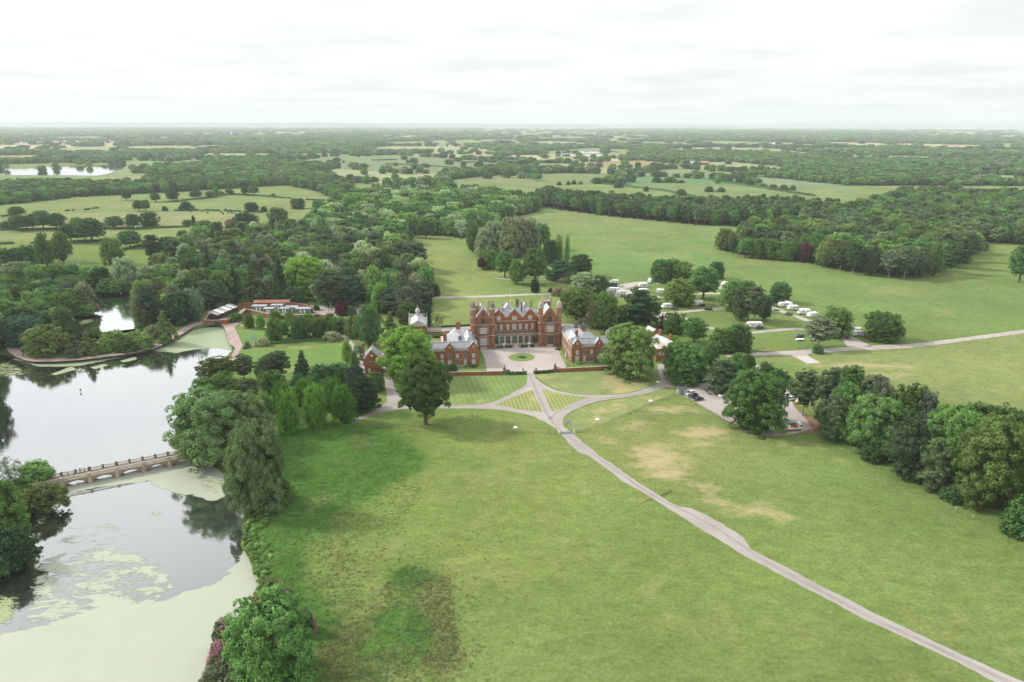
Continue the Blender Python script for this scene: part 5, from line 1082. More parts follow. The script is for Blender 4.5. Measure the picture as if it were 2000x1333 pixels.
# boat-like trailer, awning tables
t = thing('trailer', 'low white trailer near the single caravan', 'trailer', at(1668, 643), A_(-30)); b = MB(); b.hexa([(-2.6, -.8, .5), (2.6, -.6, .5), (2.6, .6, .5), (-2.6, .8, .5)], [(-2.6, -.9, 1.2), (3.2, -.3, 1.2), (3.2, .3, 1.2), (-2.6, .9, 1.2)]); b.build('body', 'white_paint', t); link('wheel', _cv[('tourer', 6.0)][0]['wheel'], t, (0, -.8, .34)); link('wheel', _cv[('tourer', 6.0)][0]['wheel'], t, (0, .8, .34))
t = thing('trailer', 'flat white trailer below the dark grey car at the leaning pines', 'trailer', at(1562, 666), A_(5)); b = MB(); b.box(-1.9, 1.9, -.8, .8, .5, .95); b.build('body', 'white_paint', t); link('wheel', _cv[('tourer', 6.0)][0]['wheel'], t, (0, -.8, .34)); link('wheel', _cv[('tourer', 6.0)][0]['wheel'], t, (0, .8, .34))
def table(label, x, y, rz=0):
    t = thing('picnic_table', label, 'picnic table', at(x, y), rz); b = MB(); b.box(-.9, .9, -.4, .4, .72, .78); b.build('tabletop', 'pallet', t)
    for s in (-1, 1): b = MB(); b.box(-.9, .9, s*.7-.13, s*.7+.13, .42, .47); b.build('bench', 'pallet', t); b = MB(); b.bar((s*.7, -.7, 0), (s*.7, .3, .75), .05); b.bar((s*.7, .7, 0), (s*.7, -.3, .75), .05); b.build('leg', 'pallet', t)
table('brown picnic table beside the lane left of the concrete pad', 1493, 688); table('second brown picnic table beside the lane, right of the first', 1500, 687.5, .4)

# ---- works truck
t = thing('flatbed_truck', 'white flatbed truck with yellow barriers and a green tank, at the car park corner', 'truck', at(1545, 841), A_(12))
b = MB(); b.hexa([(2.1, -1.1, .6), (3.9, -1.1, .6), (3.9, 1.1, .6), (2.1, 1.1, .6)], [(2.1, -1.05, 2.6), (3.35, -1.05, 2.6), (3.35, 1.05, 2.6), (2.1, 1.05, 2.6)]); b.hexa([(2.1, -1.0, 2.6), (3.3, -1.0, 2.6), (3.3, 1.0, 2.6), (2.1, 1.0, 2.6)], [(2.2, -.9, 2.78), (3.0, -.9, 2.78), (3.0, .9, 2.78), (2.2, .9, 2.78)]); b.build('cab', 'white_paint', t)
b = MB(); b.hexa([(3.62, -.95, 1.55), (3.68, -.95, 1.5), (3.68, .95, 1.5), (3.62, .95, 1.55)], [(3.42, -.95, 2.4), (3.46, -.95, 2.4), (3.46, .95, 2.4), (3.42, .95, 2.4)]); b.build('windscreen', 'glass_dark', t)
for s in (-1, 1): b = MB(); b.box(2.7, 3.4, s*1.1-.02, s*1.1+.02, 1.5, 2.2); b.build('side_window', 'glass_dark', t)
b = MB(); b.box(-4.1, 1.9, -1.15, 1.15, .85, 1.0); b.build('bed', 'white_paint', t)
for s in (-1, 1): b = MB(); b.box(-4.1, 1.9, s*1.15-.03, s*1.15+.03, 1.0, 1.4); b.build('side_panel', 'white_paint', t)
b = MB(); b.box(-4.13, -4.07, -1.1, 1.1, 1.0, 1.4); b.build('tail_board', 'red_paint', t); b = MB(); b.box(-4.0, 3.6, -.4, .4, .5, .84); b.build('chassis', 'iron', t)
q = MB(); A = [(.46*math.cos(a), -.14, .46*math.sin(a)) for a in np.linspace(0, 2*math.pi, 15)[:-1]]; q.hexa(A, [(x, .14, z) for x, _, z in A]); wm_ = q.mesh('wheel', 'tyre'); q = MB(); A = [(.22*math.cos(a), -.16, .22*math.sin(a)) for a in np.linspace(0, 2*math.pi, 9)[:-1]]; q.hexa(A, [(x, .16, z) for x, _, z in A]); rm_ = q.mesh('rim', 'white_paint')
for x in (-2.9, 2.95):
    for s in (-1, 1): o = link('wheel', wm_, t, (x, s*1.0, .46)); link('rim', rm_, o)
T = t
def load(name, label, cat, x0, x1, y0, y1, z0, z1, m):
    p = T.matrix_basis if False else None
    c, s = math.cos(A_(12)), math.sin(A_(12)); L0 = T.location; cx, cy_ = (x0+x1)/2, (y0+y1)/2
    o = MB().box((x0-x1)/2, (x1-x0)/2, (y0-y1)/2, (y1-y0)/2, 0, z1-z0).build(name, m, None, label, cat, 'load on the works truck', loc=(L0.x+cx*c-cy_*s, L0.y+cx*s+cy_*c, z0)); o.rotation_euler = (0, 0, A_(12)); return o
load('water_tank', 'dark green tank roll across the load of the truck', 'tank', -1.3, 1.7, .1, .9, 2.0, 2.5, 'green_tank'); load('crate', 'white box in the middle of the truck bed', 'crate', -2.1, -.7, -.5, .8, 1.0, 2.1, 'white_paint'); load('crate', 'dark red crate behind the truck cab', 'crate', .2, 1.6, -.9, .9, 1.0, 2.0, 'red_paint'); load('pallet', 'pale timber pallet stack at the tail of the truck', 'pallet', -3.9, -2.3, -.8, .8, 1.0, 1.7, 'pallet')
load('barrier', 'yellow barrier standing on the middle of the truck bed', 'barrier', -.55, -.05, -1.0, -.9, 1.0, 2.0, 'yellow_paint'); load('barrier', 'yellow sign board hung on the near side of the truck', 'barrier', -2.3, -1.7, -1.28, -1.19, .9, 1.6, 'yellow_paint'); load('barrier', 'yellow barrier leaning at the tail of the truck', 'barrier', -4.0, -3.9, -.9, .9, 1.0, 1.9, 'yellow_paint')
# small digger-like mess beside the white van
t = thing('mini_digger', 'small orange and white digger parked under the pines', 'digger', at(1557, 789), .4); b = MB(); b.box(-.9, .9, -.6, -.3, 0, .4); b.box(-.9, .9, .3, .6, 0, .4); b.build('track', 'tyre', t); b = MB(); b.box(-.8, .5, -.5, .5, .4, 1.1); b.build('body', 'clay', t); b = MB(); b.box(-.4, .5, -.45, .45, 1.1, 2.1); b.build('cab', 'white_paint', t); b = MB(); b.bar((.5, 0, 1.0), (1.4, 0, 2.1), .1); b.bar((1.4, 0, 2.1), (2.0, 0, 1.0), .09); b.build('arm', 'clay', t)
# shelter
t = thing('bin_store', 'small pale boxy shelter with a dark flat roof by the parked cars', 'shelter', at(1332, 772), A_(-5)); b = MB(); b.box(-1.7, 1.7, 0, 2.4, 0, 2.4); b.build('wall', 'concrete', t); b = MB(); b.box(-1.85, 1.85, -.15, 2.6, 2.4, 2.55); b.build('roof', 'slate_dark', t); b = MB(); b.box(-.6, .6, -.04, 0, .05, 2.0); b.build('door', 'cabin_grey', t)

# ---- small furniture
t = thing('notice_board', 'pale grey notice board on posts beside the cattle grid', 'sign', at(1110, 831), A_(5)); b = MB(); b.box(-.75, .75, -.05, .05, .5, 1.9); b.build('board', 'lead', t)
for s in (-1, 1): b = MB(); b.box(s*.78-.05, s*.78+.05, -.06, .06, 0, 1.9); b.build('post', 'timber_grey', t)
pc = at(1106, 846); t = thing('cattle_grid', 'dark barred cattle grid across the main drive', 'cattle grid', (pc.x, pc.y, .03), A_(8)); b = MB(); b.box(-2.2, 2.2, -1.0, 1.0, 0, .01); b.build('pit', 'iron', t)
for k in range(9): b = MB(); b.bar((-2.2, -.9+k*.22, .05), (2.2, -.9+k*.22, .05), .04); b.build('bar', 'chrome', t)
for s, l in ((-1, 'white painted rail fence wing left of the cattle grid'), (1, 'white painted rail fence wing right of the cattle grid')):
    q = Vector((pc.x+s*2.7*math.cos(A_(8)), pc.y+s*2.7*math.sin(A_(8)), 0)); t = thing('fence_wing', l, 'fence', q, A_(8))
    for k in range(4): b = MB(); b.box(s*k*1.2-.07, s*k*1.2+.07, -.07, .07, 0, 1.15); b.build('post', 'timber_grey' if k else 'white_paint', t)
    for z in (.4, .75, 1.05): b = MB(); b.bar((0, 0, z), (s*3.6, 0, z), .045); b.build('rail', 'timber_grey', t)
    for k, yy in enumerate((-1.2, 1.2)): b = MB(); b.bar((0, 0, 1.0), (-s*.1, yy, .5), .05); b.build('rail', 'white_paint', t)
def fence(label, pts, step=3.0, h=1.1, m='timber_grey', rails=(.5, .95), r=.03, group=None):
    o = Vector((*pts[0], 0)); t = thing('fence', label, 'fence', o, 0, group); px_ = MB(); px_.box(-.06, .06, -.06, .06, 0, h); pm = px_.mesh('post', m); rb = MB(); n = 0
    for p, q in zip(pts, pts[1:]):
        p = Vector((*p, 0))-o; q = Vector((*q, 0))-o; L_ = (q-p).length; k = max(1, int(L_/step))
        for i in range(k): link('post', pm, t, p+(q-p)*i/k)
        for z in rails: rb.bar(p+Vector((0, 0, z)), q+Vector((0, 0, z)), r)
    rb.build('wire', m, t); return t
fence('wire fence across the park left of the cattle grid', P2((690,829),(750,829),(843,831),(960,839),(1084,849)), 4, r=.025)
fence('wire fence across the park right of the cattle grid', P2((1128,845),(1180,826),(1240,803),(1330,768)), 4, r=.025)
fence('post and rail fence along the car park edge', P2((1334,776),(1360,791),(1415,823),(1460,847),(1500,856)), 3.5, rails=(.4, .75, 1.05), r=.04)
fence('timber rail fence in front of the truck', P2((1512,855),(1540,852),(1586,843),(1597,835)), 3, rails=(.4, .75, 1.05), r=.06, m='pallet')
fence('post fence along the camp lane', P2((1440,699.5),(1545,695.5)), 5, r=.02); fence('post fence along the right farm track', P2((1590,692),(1660,686),(1740,681.5),(1900,664.5),(2080,641)), 6, r=.02)
fence('timber rails left of the drive at the hump', P2((1250,983),(1271,973)), 1.5, .6, 'pallet', (.3, .55), .06); fence('timber rails right of the drive at the hump', P2((1291,970),(1312,962)), 1.5, .6, 'timber_dark', (.3, .55), .06)
for x, y, l in ((1006.5,836,'white round cover in the grass left of the drive'), (1167,820,'white round cover in the grass right of the notice board'), (1271,784,'white round cover in the grass near the car park'), (1285,747,'white round cover on the verge below the huge lime')):
    t = thing('white_cover', l, 'cover', at(x, y)); b = MB(); b.frus(0, 0, 0, .35, .75, .6, 10); b.build('lid', 'white_paint', t); b = MB(); b.frus(0, 0, 0, .1, .95, .95, 10); b.build('base', 'concrete', t)
for x, y, l in ((1303,757,'short dark post at the bend of the side drive'), (1612,829,'small pale post under the pines at the field corner'), (1866,1000,'lone pale fence post in the right field edge'), (1900,1015,'thin pale stake in front of the right tree belt')):
    t = thing('post', l, 'post', at(x, y)); b = MB(); b.box(-.08, .08, -.08, .08, 0, 1.2); b.build('shaft', 'timber_grey', t); b = MB(); b.box(-.11, .11, -.11, .11, 1.2, 1.26); b.build('top', 'white_paint', t)
# telegraph poles along the pine belt
for i, (x, y, yt) in enumerate(((1081,421,403), (1459,445,428), (788,391,372))):
    h = height_at(x, y, yt); t = thing('telegraph_pole', ('thin grey pole at the left end of the pine belt', 'thin grey pole in front of the pine belt where it meets the right wood', 'thin grey pole rising in the far left pasture')[i], 'pole', at(x, y)); b = MB(); b.bar((0, 0, 0), (0, 0, h), .16, 6, .11); b.build('shaft', 'timber_grey', t); b = MB(); b.box(-.9, .9, -.07, .07, h-.9, h-.75); b.build('crossarm', 'timber_grey', t)
for x, y, l in ((157,914,'tiny white gull on the lake beyond the bridge') ,(6,861,'tiny white swan on the left of the lake'), (157,762,'tiny dark duck on the middle of the lake'), (158,770,'tiny dark duck nearer than the other on the lake')):
    t = thing('water_bird', l, 'bird', at(x, y, WZ)+Vector((0, 0, .02)), 0); m_ = 'white_paint' if 'white' in l else 'iron'; b = MB(); b.lathe(0, 0, [(.15, 0), (.32, .12), (.25, .3), (.03, .36)], 8); b.build('body', m_, t); b = MB(); b.bar((.2, 0, .2), (.38, 0, .6), .05); b.bar((.38, 0, .6), (.55, 0, .55), .06); b.build('neck', m_, t)

# ================================================================== FOLIAGE
def leaf_mat(name, col, objcol=False, var=0.5, trans=0.3):
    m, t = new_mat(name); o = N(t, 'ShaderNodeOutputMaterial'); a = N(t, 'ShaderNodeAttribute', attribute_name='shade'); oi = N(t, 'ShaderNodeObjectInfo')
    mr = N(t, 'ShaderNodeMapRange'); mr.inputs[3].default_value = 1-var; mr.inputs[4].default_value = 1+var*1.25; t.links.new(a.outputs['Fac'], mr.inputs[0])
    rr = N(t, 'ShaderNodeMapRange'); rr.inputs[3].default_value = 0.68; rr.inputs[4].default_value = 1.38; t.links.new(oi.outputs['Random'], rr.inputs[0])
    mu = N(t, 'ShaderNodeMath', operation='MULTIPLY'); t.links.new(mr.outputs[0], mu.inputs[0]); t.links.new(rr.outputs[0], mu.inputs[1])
    mx = N(t, 'ShaderNodeMix', data_type='RGBA'); mx.inputs[6].default_value = (*[c*f for c, f in zip(col, (1.05, 1.0, .95))], 1); mx.inputs[7].default_value = (*[c*f for c, f in zip(col, (.90, 1.0, 1.08))], 1)
    f2 = N(t, 'ShaderNodeMath', operation='FRACT'); m7 = N(t, 'ShaderNodeMath', operation='MULTIPLY'); m7.inputs[1].default_value = 7.31; t.links.new(oi.outputs['Random'], m7.inputs[0]); t.links.new(m7.outputs[0], f2.inputs[0]); t.links.new(f2.outputs[0], mx.inputs[0])
    last = mx.outputs[2]
    if objcol:
        q = N(t, 'ShaderNodeMix', data_type='RGBA', blend_type='MULTIPLY'); q.inputs[0].default_value = 1; t.links.new(last, q.inputs[6]); t.links.new(oi.outputs['Color'], q.inputs[7]); last = q.outputs[2]
    sc = N(t, 'ShaderNodeVectorMath', operation='SCALE'); t.links.new(last, sc.inputs[0]); t.links.new(mu.outputs[0], sc.inputs['Scale'])
    d = N(t, 'ShaderNodeBsdfDiffuse'); tr = N(t, 'ShaderNodeBsdfTranslucent'); ms = N(t, 'ShaderNodeMixShader'); ms.inputs[0].default_value = trans
    t.links.new(sc.outputs[0], d.inputs[0]); t.links.new(sc.outputs[0], tr.inputs[0]); t.links.new(d.outputs[0], ms.inputs[1]); t.links.new(tr.outputs[0], ms.inputs[2]); t.links.new(ms.outputs[0], o.inputs[0]); return m
leaf_mat('leaf', (1, 1, 1), objcol=True)
TINT = {'mid': (.100, .175, .052), 'dark': (.070, .128, .048), 'bright': (.150, .250, .048), 'light': (.150, .225, .070), 'pale': (.235, .290, .165), 'olive': (.108, .145, .050), 'pine': (.085, .118, .060), 'blue': (.070, .125, .075),
        'purple': (.120, .042, .050), 'ever': (.100, .200, .034), 'alder': (.145, .215, .090), 'alderb': (.20, .285, .125), 'yellow': (.21, .26, .08), 'grey': (.140, .165, .105), 'red': (.14, .025, .025), 'brown': (.17, .14, .085), 'vdark': (.046, .085, .040), 'cream': (.27, .29, .17), 'pink': (.42, .18, .26), 'magenta': (.45, .08, .28), 'palepink': (.40, .23, .22)}
TW = {'mid': 'mid green', 'dark': 'dark green', 'bright': 'bright green', 'light': 'light green', 'pale': 'pale silvery', 'olive': 'olive green', 'pine': 'dull green', 'blue': 'blue green', 'purple': 'purple leaved', 'ever': 'fresh green', 'alder': 'soft green', 'alderb': 'soft green', 'yellow': 'yellow', 'grey': 'grey green', 'red': 'dark red', 'brown': 'brownish', 'vdark': 'very dark', 'cream': 'creamy'}
TINT = {k: tuple(q*m for q, m in zip(c, (1.12, 1.17, 1.08))) for k, c in TINT.items()}
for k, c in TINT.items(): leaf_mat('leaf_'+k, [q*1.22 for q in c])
KIND = {  # crown bottom, profile, lobes, lobe radius, flatness, leaf aspect, jitter
 'round': (.02, lambda t: np.sqrt(np.maximum(0, 1-(np.clip(t, 0, 1)**1.1*1.9-.75)**2/1.35**2))*1.0, 90, .105, .85, 1.3, .55),
 'oak': (.25, lambda t: np.sqrt(np.maximum(0, 1-(2*t-.72)**2/1.3**2)), 70, .125, .7, 1.3, .6),
 'tall': (.06, lambda t: np.sin(np.pi*np.clip(t, 0, 1)**.72*.97+.05)**.75, 80, .12, 1.0, 1.3, .6),
 'willow': (.02, lambda t: np.sqrt(np.maximum(0, 1-(1.75*t-.6)**2/1.2**2)), 90, .105, .95, 1.7, .6),
 'cone': (.03, lambda t: (1-t)**.85*.97+.03, 110, .075, .55, 1.6, .55),
 'cypress': (.0, lambda t: np.minimum(1, (t+.25)*2.2)*np.sqrt(np.maximum(0, 1-t**3.2)), 60, .15, 1.25, 1.3, .5),
 'pine': (.25, lambda t: np.minimum(1, .55+t*.9)*np.sqrt(np.maximum(0, 1-t**3)), 34, .20, .32, 1.5, .6),
 'lowpine': (.04, lambda t: np.minimum(1, .75+t*.6)*np.sqrt(np.maximum(0, 1-t**2.6)), 46, .17, .5, 1.5, .6),
 'cedar': (.12, lambda t: np.sqrt(np.maximum(0, 1-t**1.8)), 44, .19, .25, 1.5, .6),
 'poplar': (.03, lambda t: np.sin(np.pi*(t*.9+.06))**.6, 46, .22, 2.4, 1.6, .5),
 'bush': (.0, lambda t: np.sqrt(np.maximum(0, 1-t*t)), 60, .13, .9, 1.3, .55),
 'airy': (.18, lambda t: np.sqrt(np.maximum(0, 1-(2*t-.8)**2/1.3**2)), 34, .12, .8, 1.4, .9),
}
def crown_mesh(kind, seed, n, ls, mats='leaf', core=True, name='crown', trunk=False):
    t0, prof, nl, lr, fz, asp, jit = KIND[kind]; r = np.random.default_rng(seed)
    ts = np.linspace(0.01, .995, 200); w_ = prof(ts)+.12; cdf = np.cumsum(w_)/w_.sum()
    nl = max(10, int(nl*.46)); lr = lr*1.45
    tt = np.interp((np.arange(nl)+.5)/nl, cdf, ts); a = np.arange(nl)*2.39996+r.uniform(0, 6)+r.normal(0, .25, nl)
    pr = prof(tt); rad = lr*r.uniform(.7, 1.35, nl)*(.45+.55*pr)
    big = 1+.13*np.sin(a*2+seed)+.09*np.sin(a*3+tt*7+seed*1.7)
    R = np.maximum(pr*.5*big-rad*.8, 0)*r.uniform(.80, 1.02, nl)
    z = t0+(1-t0)*tt; z = np.minimum(z, 1-rad*fz); z = np.maximum(z, rad*min(fz, 1)*.6)
    C0 = np.stack([R*np.cos(a), R*np.sin(a), z], 1); R0 = rad; ns = 11; g = np.arange(ns)+.5; ph = np.arccos(1-2*g/ns); th_ = g*2.39996
    S = np.stack([np.sin(ph)*np.cos(th_), np.sin(ph)*np.sin(th_), np.cos(ph)], 1); C = (C0[:, None]+(S[None]+.18*r.normal(size=(nl, ns, 3)))*(R0*.80)[:, None, None]*np.array([1, 1, fz])).reshape(-1, 3); rad = np.repeat(R0, ns)*r.uniform(.30, .50, nl*ns)
    ax = C0*np.array([1, 1, 0]); ok = ((np.tile(S, (nl, 1))*(np.repeat(ax/np.maximum(np.linalg.norm(ax, axis=1), .03)[:, None], ns, 0)*.8+np.array([0, 0, .75]))).sum(1) > -.35); C = C[ok]; rad = rad[ok]; C[:, 2] = np.clip(C[:, 2], rad*.3, 1-rad*.5)
    lob = np.repeat(r.uniform(0, 1, nl), ns)[ok]*.45+r.uniform(0, .55, len(C)); nl2 = len(C); R = np.hypot(C[:, 0], C[:, 1])
    # inner lobes fill
    ni = np.maximum(3, (n*rad**2/np.sum(rad**2))).astype(int); li = np.repeat(np.arange(nl2), ni); m = len(li)
    D = r.normal(size=(m, 3)); D /= np.linalg.norm(D, axis=1)[:, None]
    out = C[li]*np.array([1, 1, 0])/np.maximum(R[li], .02)[:, None]*.8+np.array([0, 0, .75]); dt = (D*out).sum(1); flip = dt < -.15; D[flip] *= -1
    if kind in ('pine', 'cedar', 'cone'): D[:, 2] = np.abs(D[:, 2])*np.where(r.uniform(size=m) < .8, 1, -.6)
    P = C[li]+D*rad[li][:, None]*(.72+.42*r.uniform(size=(m, 1)))*np.array([1, 1, fz])
    nrm = D*np.array([1, 1, 1/max(fz, .5)])+jit*.62*r.normal(size=(m, 3)); nrm /= np.linalg.norm(nrm, axis=1)[:, None]
    if kind == 'poplar': up = np.array([0, 0, 1.])+.25*r.normal(size=(m, 3))
    else: up = r.normal(size=(m, 3))
    u = np.cross(up, nrm); u /= np.linalg.norm(u, axis=1)[:, None]; v = np.cross(nrm, u)
    s = ls*r.uniform(.6, 1.35, (m, 1)); u = u*s*.5; v = v*s*.5*asp
    V = np.stack([P-u-v*.6, P+u*.8-v, P+u+v*.7, P-u*.7+v], 1).reshape(-1, 3); V[:, 2] = np.maximum(V[:, 2], 0.001)
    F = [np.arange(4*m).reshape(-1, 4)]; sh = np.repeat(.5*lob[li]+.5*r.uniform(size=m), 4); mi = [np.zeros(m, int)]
    nv = len(V); VV = [V]; tri = []
    if core:  # core and lumps coloured darkest, painting shade into the crown's gaps
        ang = np.linspace(0, 2*np.pi, 9)[:-1]
        for tq0, tq1 in zip(np.linspace(0, .9, 6)[:-1], np.linspace(0, .9, 6)[1:]):
            r0, r1 = [float(prof(np.array([q]))[0])*.27 for q in (max(tq0, .02), tq1)]
            z0, z1 = [max(t0+(1-t0)*q, .02) for q in (tq0, tq1)]
            A = np.concatenate([np.stack([r0*np.cos(ang), r0*np.sin(ang), np.full(8, z0)], 1), np.stack([r1*np.cos(ang), r1*np.sin(ang), np.full(8, z1)], 1)]); VV.append(A)
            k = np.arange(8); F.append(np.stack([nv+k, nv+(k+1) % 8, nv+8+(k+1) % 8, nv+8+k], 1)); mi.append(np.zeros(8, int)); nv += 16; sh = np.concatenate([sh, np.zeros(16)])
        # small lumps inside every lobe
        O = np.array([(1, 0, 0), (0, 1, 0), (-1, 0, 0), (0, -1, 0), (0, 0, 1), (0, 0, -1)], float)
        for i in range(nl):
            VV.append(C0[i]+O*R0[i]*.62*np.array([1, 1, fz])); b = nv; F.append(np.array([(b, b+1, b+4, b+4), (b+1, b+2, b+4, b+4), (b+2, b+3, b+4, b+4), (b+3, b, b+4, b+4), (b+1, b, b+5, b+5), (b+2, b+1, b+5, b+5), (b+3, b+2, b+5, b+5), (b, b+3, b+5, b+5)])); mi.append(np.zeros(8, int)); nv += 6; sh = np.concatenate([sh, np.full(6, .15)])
    if trunk:
        ang = np.linspace(0, 2*np.pi, 6)[:-1]; VV.append(np.concatenate([np.stack([.028*np.cos(ang), .028*np.sin(ang), np.full(5, -.02)], 1), np.stack([.016*np.cos(ang), .016*np.sin(ang), np.full(5, .7)], 1)])); k = np.arange(5); F.append(np.stack([nv+k, nv+(k+1) % 5, nv+5+(k+1) % 5, nv+5+k], 1)); mi.append(np.ones(5, int)); nv += 10; sh = np.concatenate([sh, np.zeros(10)])
    VV = np.concatenate(VV); F = np.concatenate(F); mi = np.concatenate(mi)
    me = bpy.data.meshes.new(name); me.vertices.add(len(VV)); me.vertices.foreach_set('co', VV.ravel())
    # quads whose last two corners coincide are triangles
    istri = F[:, 2] == F[:, 3]; cnt = np.where(istri, 3, 4); st = np.concatenate([[0], np.cumsum(cnt)[:-1]]); keep = np.ones(F.shape, bool); keep[istri, 3] = False; L_ = F.ravel()[keep.ravel()]
    me.loops.add(len(L_)); me.loops.foreach_set('vertex_index', L_.astype(np.int32)); me.polygons.add(len(F)); me.polygons.foreach_set('loop_start', st.astype(np.int32))
    me.update(calc_edges=True); a_ = me.attributes.new('shade', 'FLOAT', 'POINT'); a_.data.foreach_set('value', sh.astype(np.float32))
    for q in ([mats] if isinstance(mats, str) else mats): me.materials.append(MATS[q])
    if trunk: me.polygons.foreach_set('material_index', mi.astype(np.int32))
    me.update(); return me
def trunk_mesh(kind, seed, m='bark'):
    r = random.Random(seed); b = MB(); t0 = KIND[kind][0]; k = 1.0
    h1 = max(.22, t0+.12); p = (0, 0, -.01); rr = (.038 if kind == 'oak' else .030) if kind not in ('pine', 'poplar', 'airy') else .022
    b.bar((0, 0, -.02), (0, 0, .02), rr*1.6, 7, rr*1.15); b.bar((0, 0, .02), (r.uniform(-.02, .02), r.uniform(-.02, .02), h1), rr*1.15, 7, rr*.8)
    top = Vector((0, 0, h1))
    for i in range(5 if kind in ('oak', 'airy', 'pine', 'cedar') else 3):
        a = i*1.257+r.uniform(-.4, .4); e = Vector((math.cos(a)*r.uniform(.18, .32), math.sin(a)*r.uniform(.18, .32), r.uniform(.5, .8))); mid = top*.9+(e-top)*.45+Vector((0, 0, .03)); b.bar(tuple(top*.92), tuple(mid), rr*.6, 5, rr*.42); b.bar(tuple(mid), tuple(e), rr*.42, 5, rr*.15)
        if kind == 'airy':
            for q in range(4): e2 = mid+Vector((r.uniform(-.2, .2), r.uniform(-.2, .2), r.uniform(.05, .3))); b.bar(tuple(mid), tuple(e2), rr*.3, 4, rr*.08)
    b.bar(tuple(top*.9), (0, 0, .86), rr*.75, 6, rr*.12); return b.mesh('trunk', m)
PROTO = {}
SPEC = {'round': (3, 9000, .024), 'oak': (3, 8000, .026), 'tall': (3, 7500, .026), 'willow': (2, 13000, .019), 'cone': (2, 8000, .022), 'cypress': (2, 7000, .026), 'pine': (3, 7500, .024), 'cedar': (2, 8500, .022), 'lowpine': (2, 8500, .023), 'poplar': (2, 3000, .040), 'bush': (2, 3500, .040), 'airy': (2, 2600, .026)}
for k, (nv_, n_, ls_) in SPEC.items(): PROTO[k] = [(crown_mesh(k, 100+i*7+len(k), n_, ls_, core=k != 'airy'), trunk_mesh(k, i, 'bark_pale' if k in ('poplar', 'pine') else 'bark')) for i in range(nv_)]
BIG = {'round': crown_mesh('round', 5, 22000, .0165), 'oak': crown_mesh('oak', 8, 22000, .0165), 'willow': crown_mesh('willow', 9, 34000, .0125)}
PROTO2 = {k: [(crown_mesh(k, 900+i*13+len(k), 3600, {'round': .036, 'oak': .037, 'tall': .037, 'pine': .034, 'cone': .030}[k]), trunk_mesh(k, 50+i)) for i in range(3)] for k in ('round', 'oak', 'tall', 'pine', 'cone')}
LOOK = {'round': 'dense rounded tree', 'oak': 'broad crowned tree', 'tall': 'tall leafy tree', 'willow': 'feathery willowy tree', 'cone': 'pointed conifer', 'cypress': 'columnar evergreen', 'pine': 'pine', 'cedar': 'spreading layered cedar', 'lowpine': 'bushy pine', 'poplar': 'slim poplar', 'bush': 'rounded shrub', 'airy': 'sparse open tree'}
NAMEK = {'round': 'broadleaf_tree', 'oak': 'oak_tree', 'tall': 'broadleaf_tree', 'willow': 'willow_tree', 'cone': 'conifer_tree', 'cypress': 'cypress_tree', 'pine': 'pine_tree', 'cedar': 'cedar_tree', 'lowpine': 'pine_tree', 'poplar': 'poplar_tree', 'bush': 'shrub', 'airy': 'sparse_tree'}
LM = [('the five arched bridge', 225, 930), ('the white chapel cupola', 815, 640), ('the brick gate lodge', 728, 730), ('the grey garden cabins', 550, 608), ('the teal gazebo', 493, 676), ('the small pool', 220, 610), ('the dark garden shed', 445, 615), ('the left wing', 895, 712),
      ('the mansion', 1010, 678), ('the brick gatehouse', 1305, 690), ('the car park', 1450, 790), ('the works truck', 1545, 838), ('the concrete pad', 1578, 703), ('the lane fork', 1700, 680), ('the white motorhome', 1471, 638), ('the caravans behind the mansion', 1225, 565), ('the dam path bend', 60, 700),
      ('the pale poplar group', 990, 510), ('the pine belt', 1300, 435), ('the copper beech of the right wood', 1572, 505), ('the grazing cattle', 440, 416), ('the far left lake', 120, 340), ('the right farm track end', 1960, 652), ('the copper beech left of the mansion', 665, 548), ('the lower lake shore', 500, 1110), ('the right end of the right wood', 1890, 500), ('the left end of the right wood', 1420, 490), ('the clearing tree', 832, 464), ('the big left pasture oak', 178, 472)]
LMW = [(n, at(x, y)) for n, x, y in LM]; TREES = []; ORD = ['', 'second nearest ', 'third nearest ', 'fourth nearest ', 'fifth nearest ', 'sixth nearest ', 'seventh nearest ', 'eighth nearest ', 'ninth nearest ', 'tenth nearest ', 'eleventh nearest ', 'twelfth nearest ', 'thirteenth nearest ', 'fourteenth nearest ']
def plant(kind, p, wd, h, tint, label=None, big=False, lod=False, group=None, pal=None):
    V = (PROTO2 if lod and kind in PROTO2 else PROTO)[kind]; cm_, tm_ = V[random.randrange(len(V))]
    if big and kind in BIG: cm_ = BIG[kind]
    bushy = kind == 'bush'; t = thing(NAMEK[kind], label, 'shrub' if bushy else 'tree', p, random.uniform(0, 6.28), group)
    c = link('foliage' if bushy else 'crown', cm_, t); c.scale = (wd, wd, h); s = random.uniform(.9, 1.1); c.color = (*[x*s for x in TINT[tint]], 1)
    o = link('stem' if bushy else 'trunk', tm_, t); ws = min(wd, h*.9); o.scale = (ws, ws, h)
    TREES.append(dict(o=t, p=Vector(p), w=wd, h=h, kind=kind, tint=tint, label=label)); return t
def tr(kind, x, yt, yb, w, tint='mid', label=None, big=False):
    """kind, centre, top, bottom and width as they show in the photograph"""
    low = {'round': .13, 'willow': .13, 'bush': .15, 'cypress': .1, 'cone': .09, 'tall': .10, 'poplar': .05, 'cedar': .06}.get(kind, .0)
    base = at(x, yb-low*w); D = proj(base)[2]; h = height_at(x, yb-low*w, yt+.02*w)
    D2 = proj((base.x, base.y, h*.55))[2]; wd = w*D2/FPX
    return plant(kind, base, wd, h*1.0, tint, label, big, group=None)
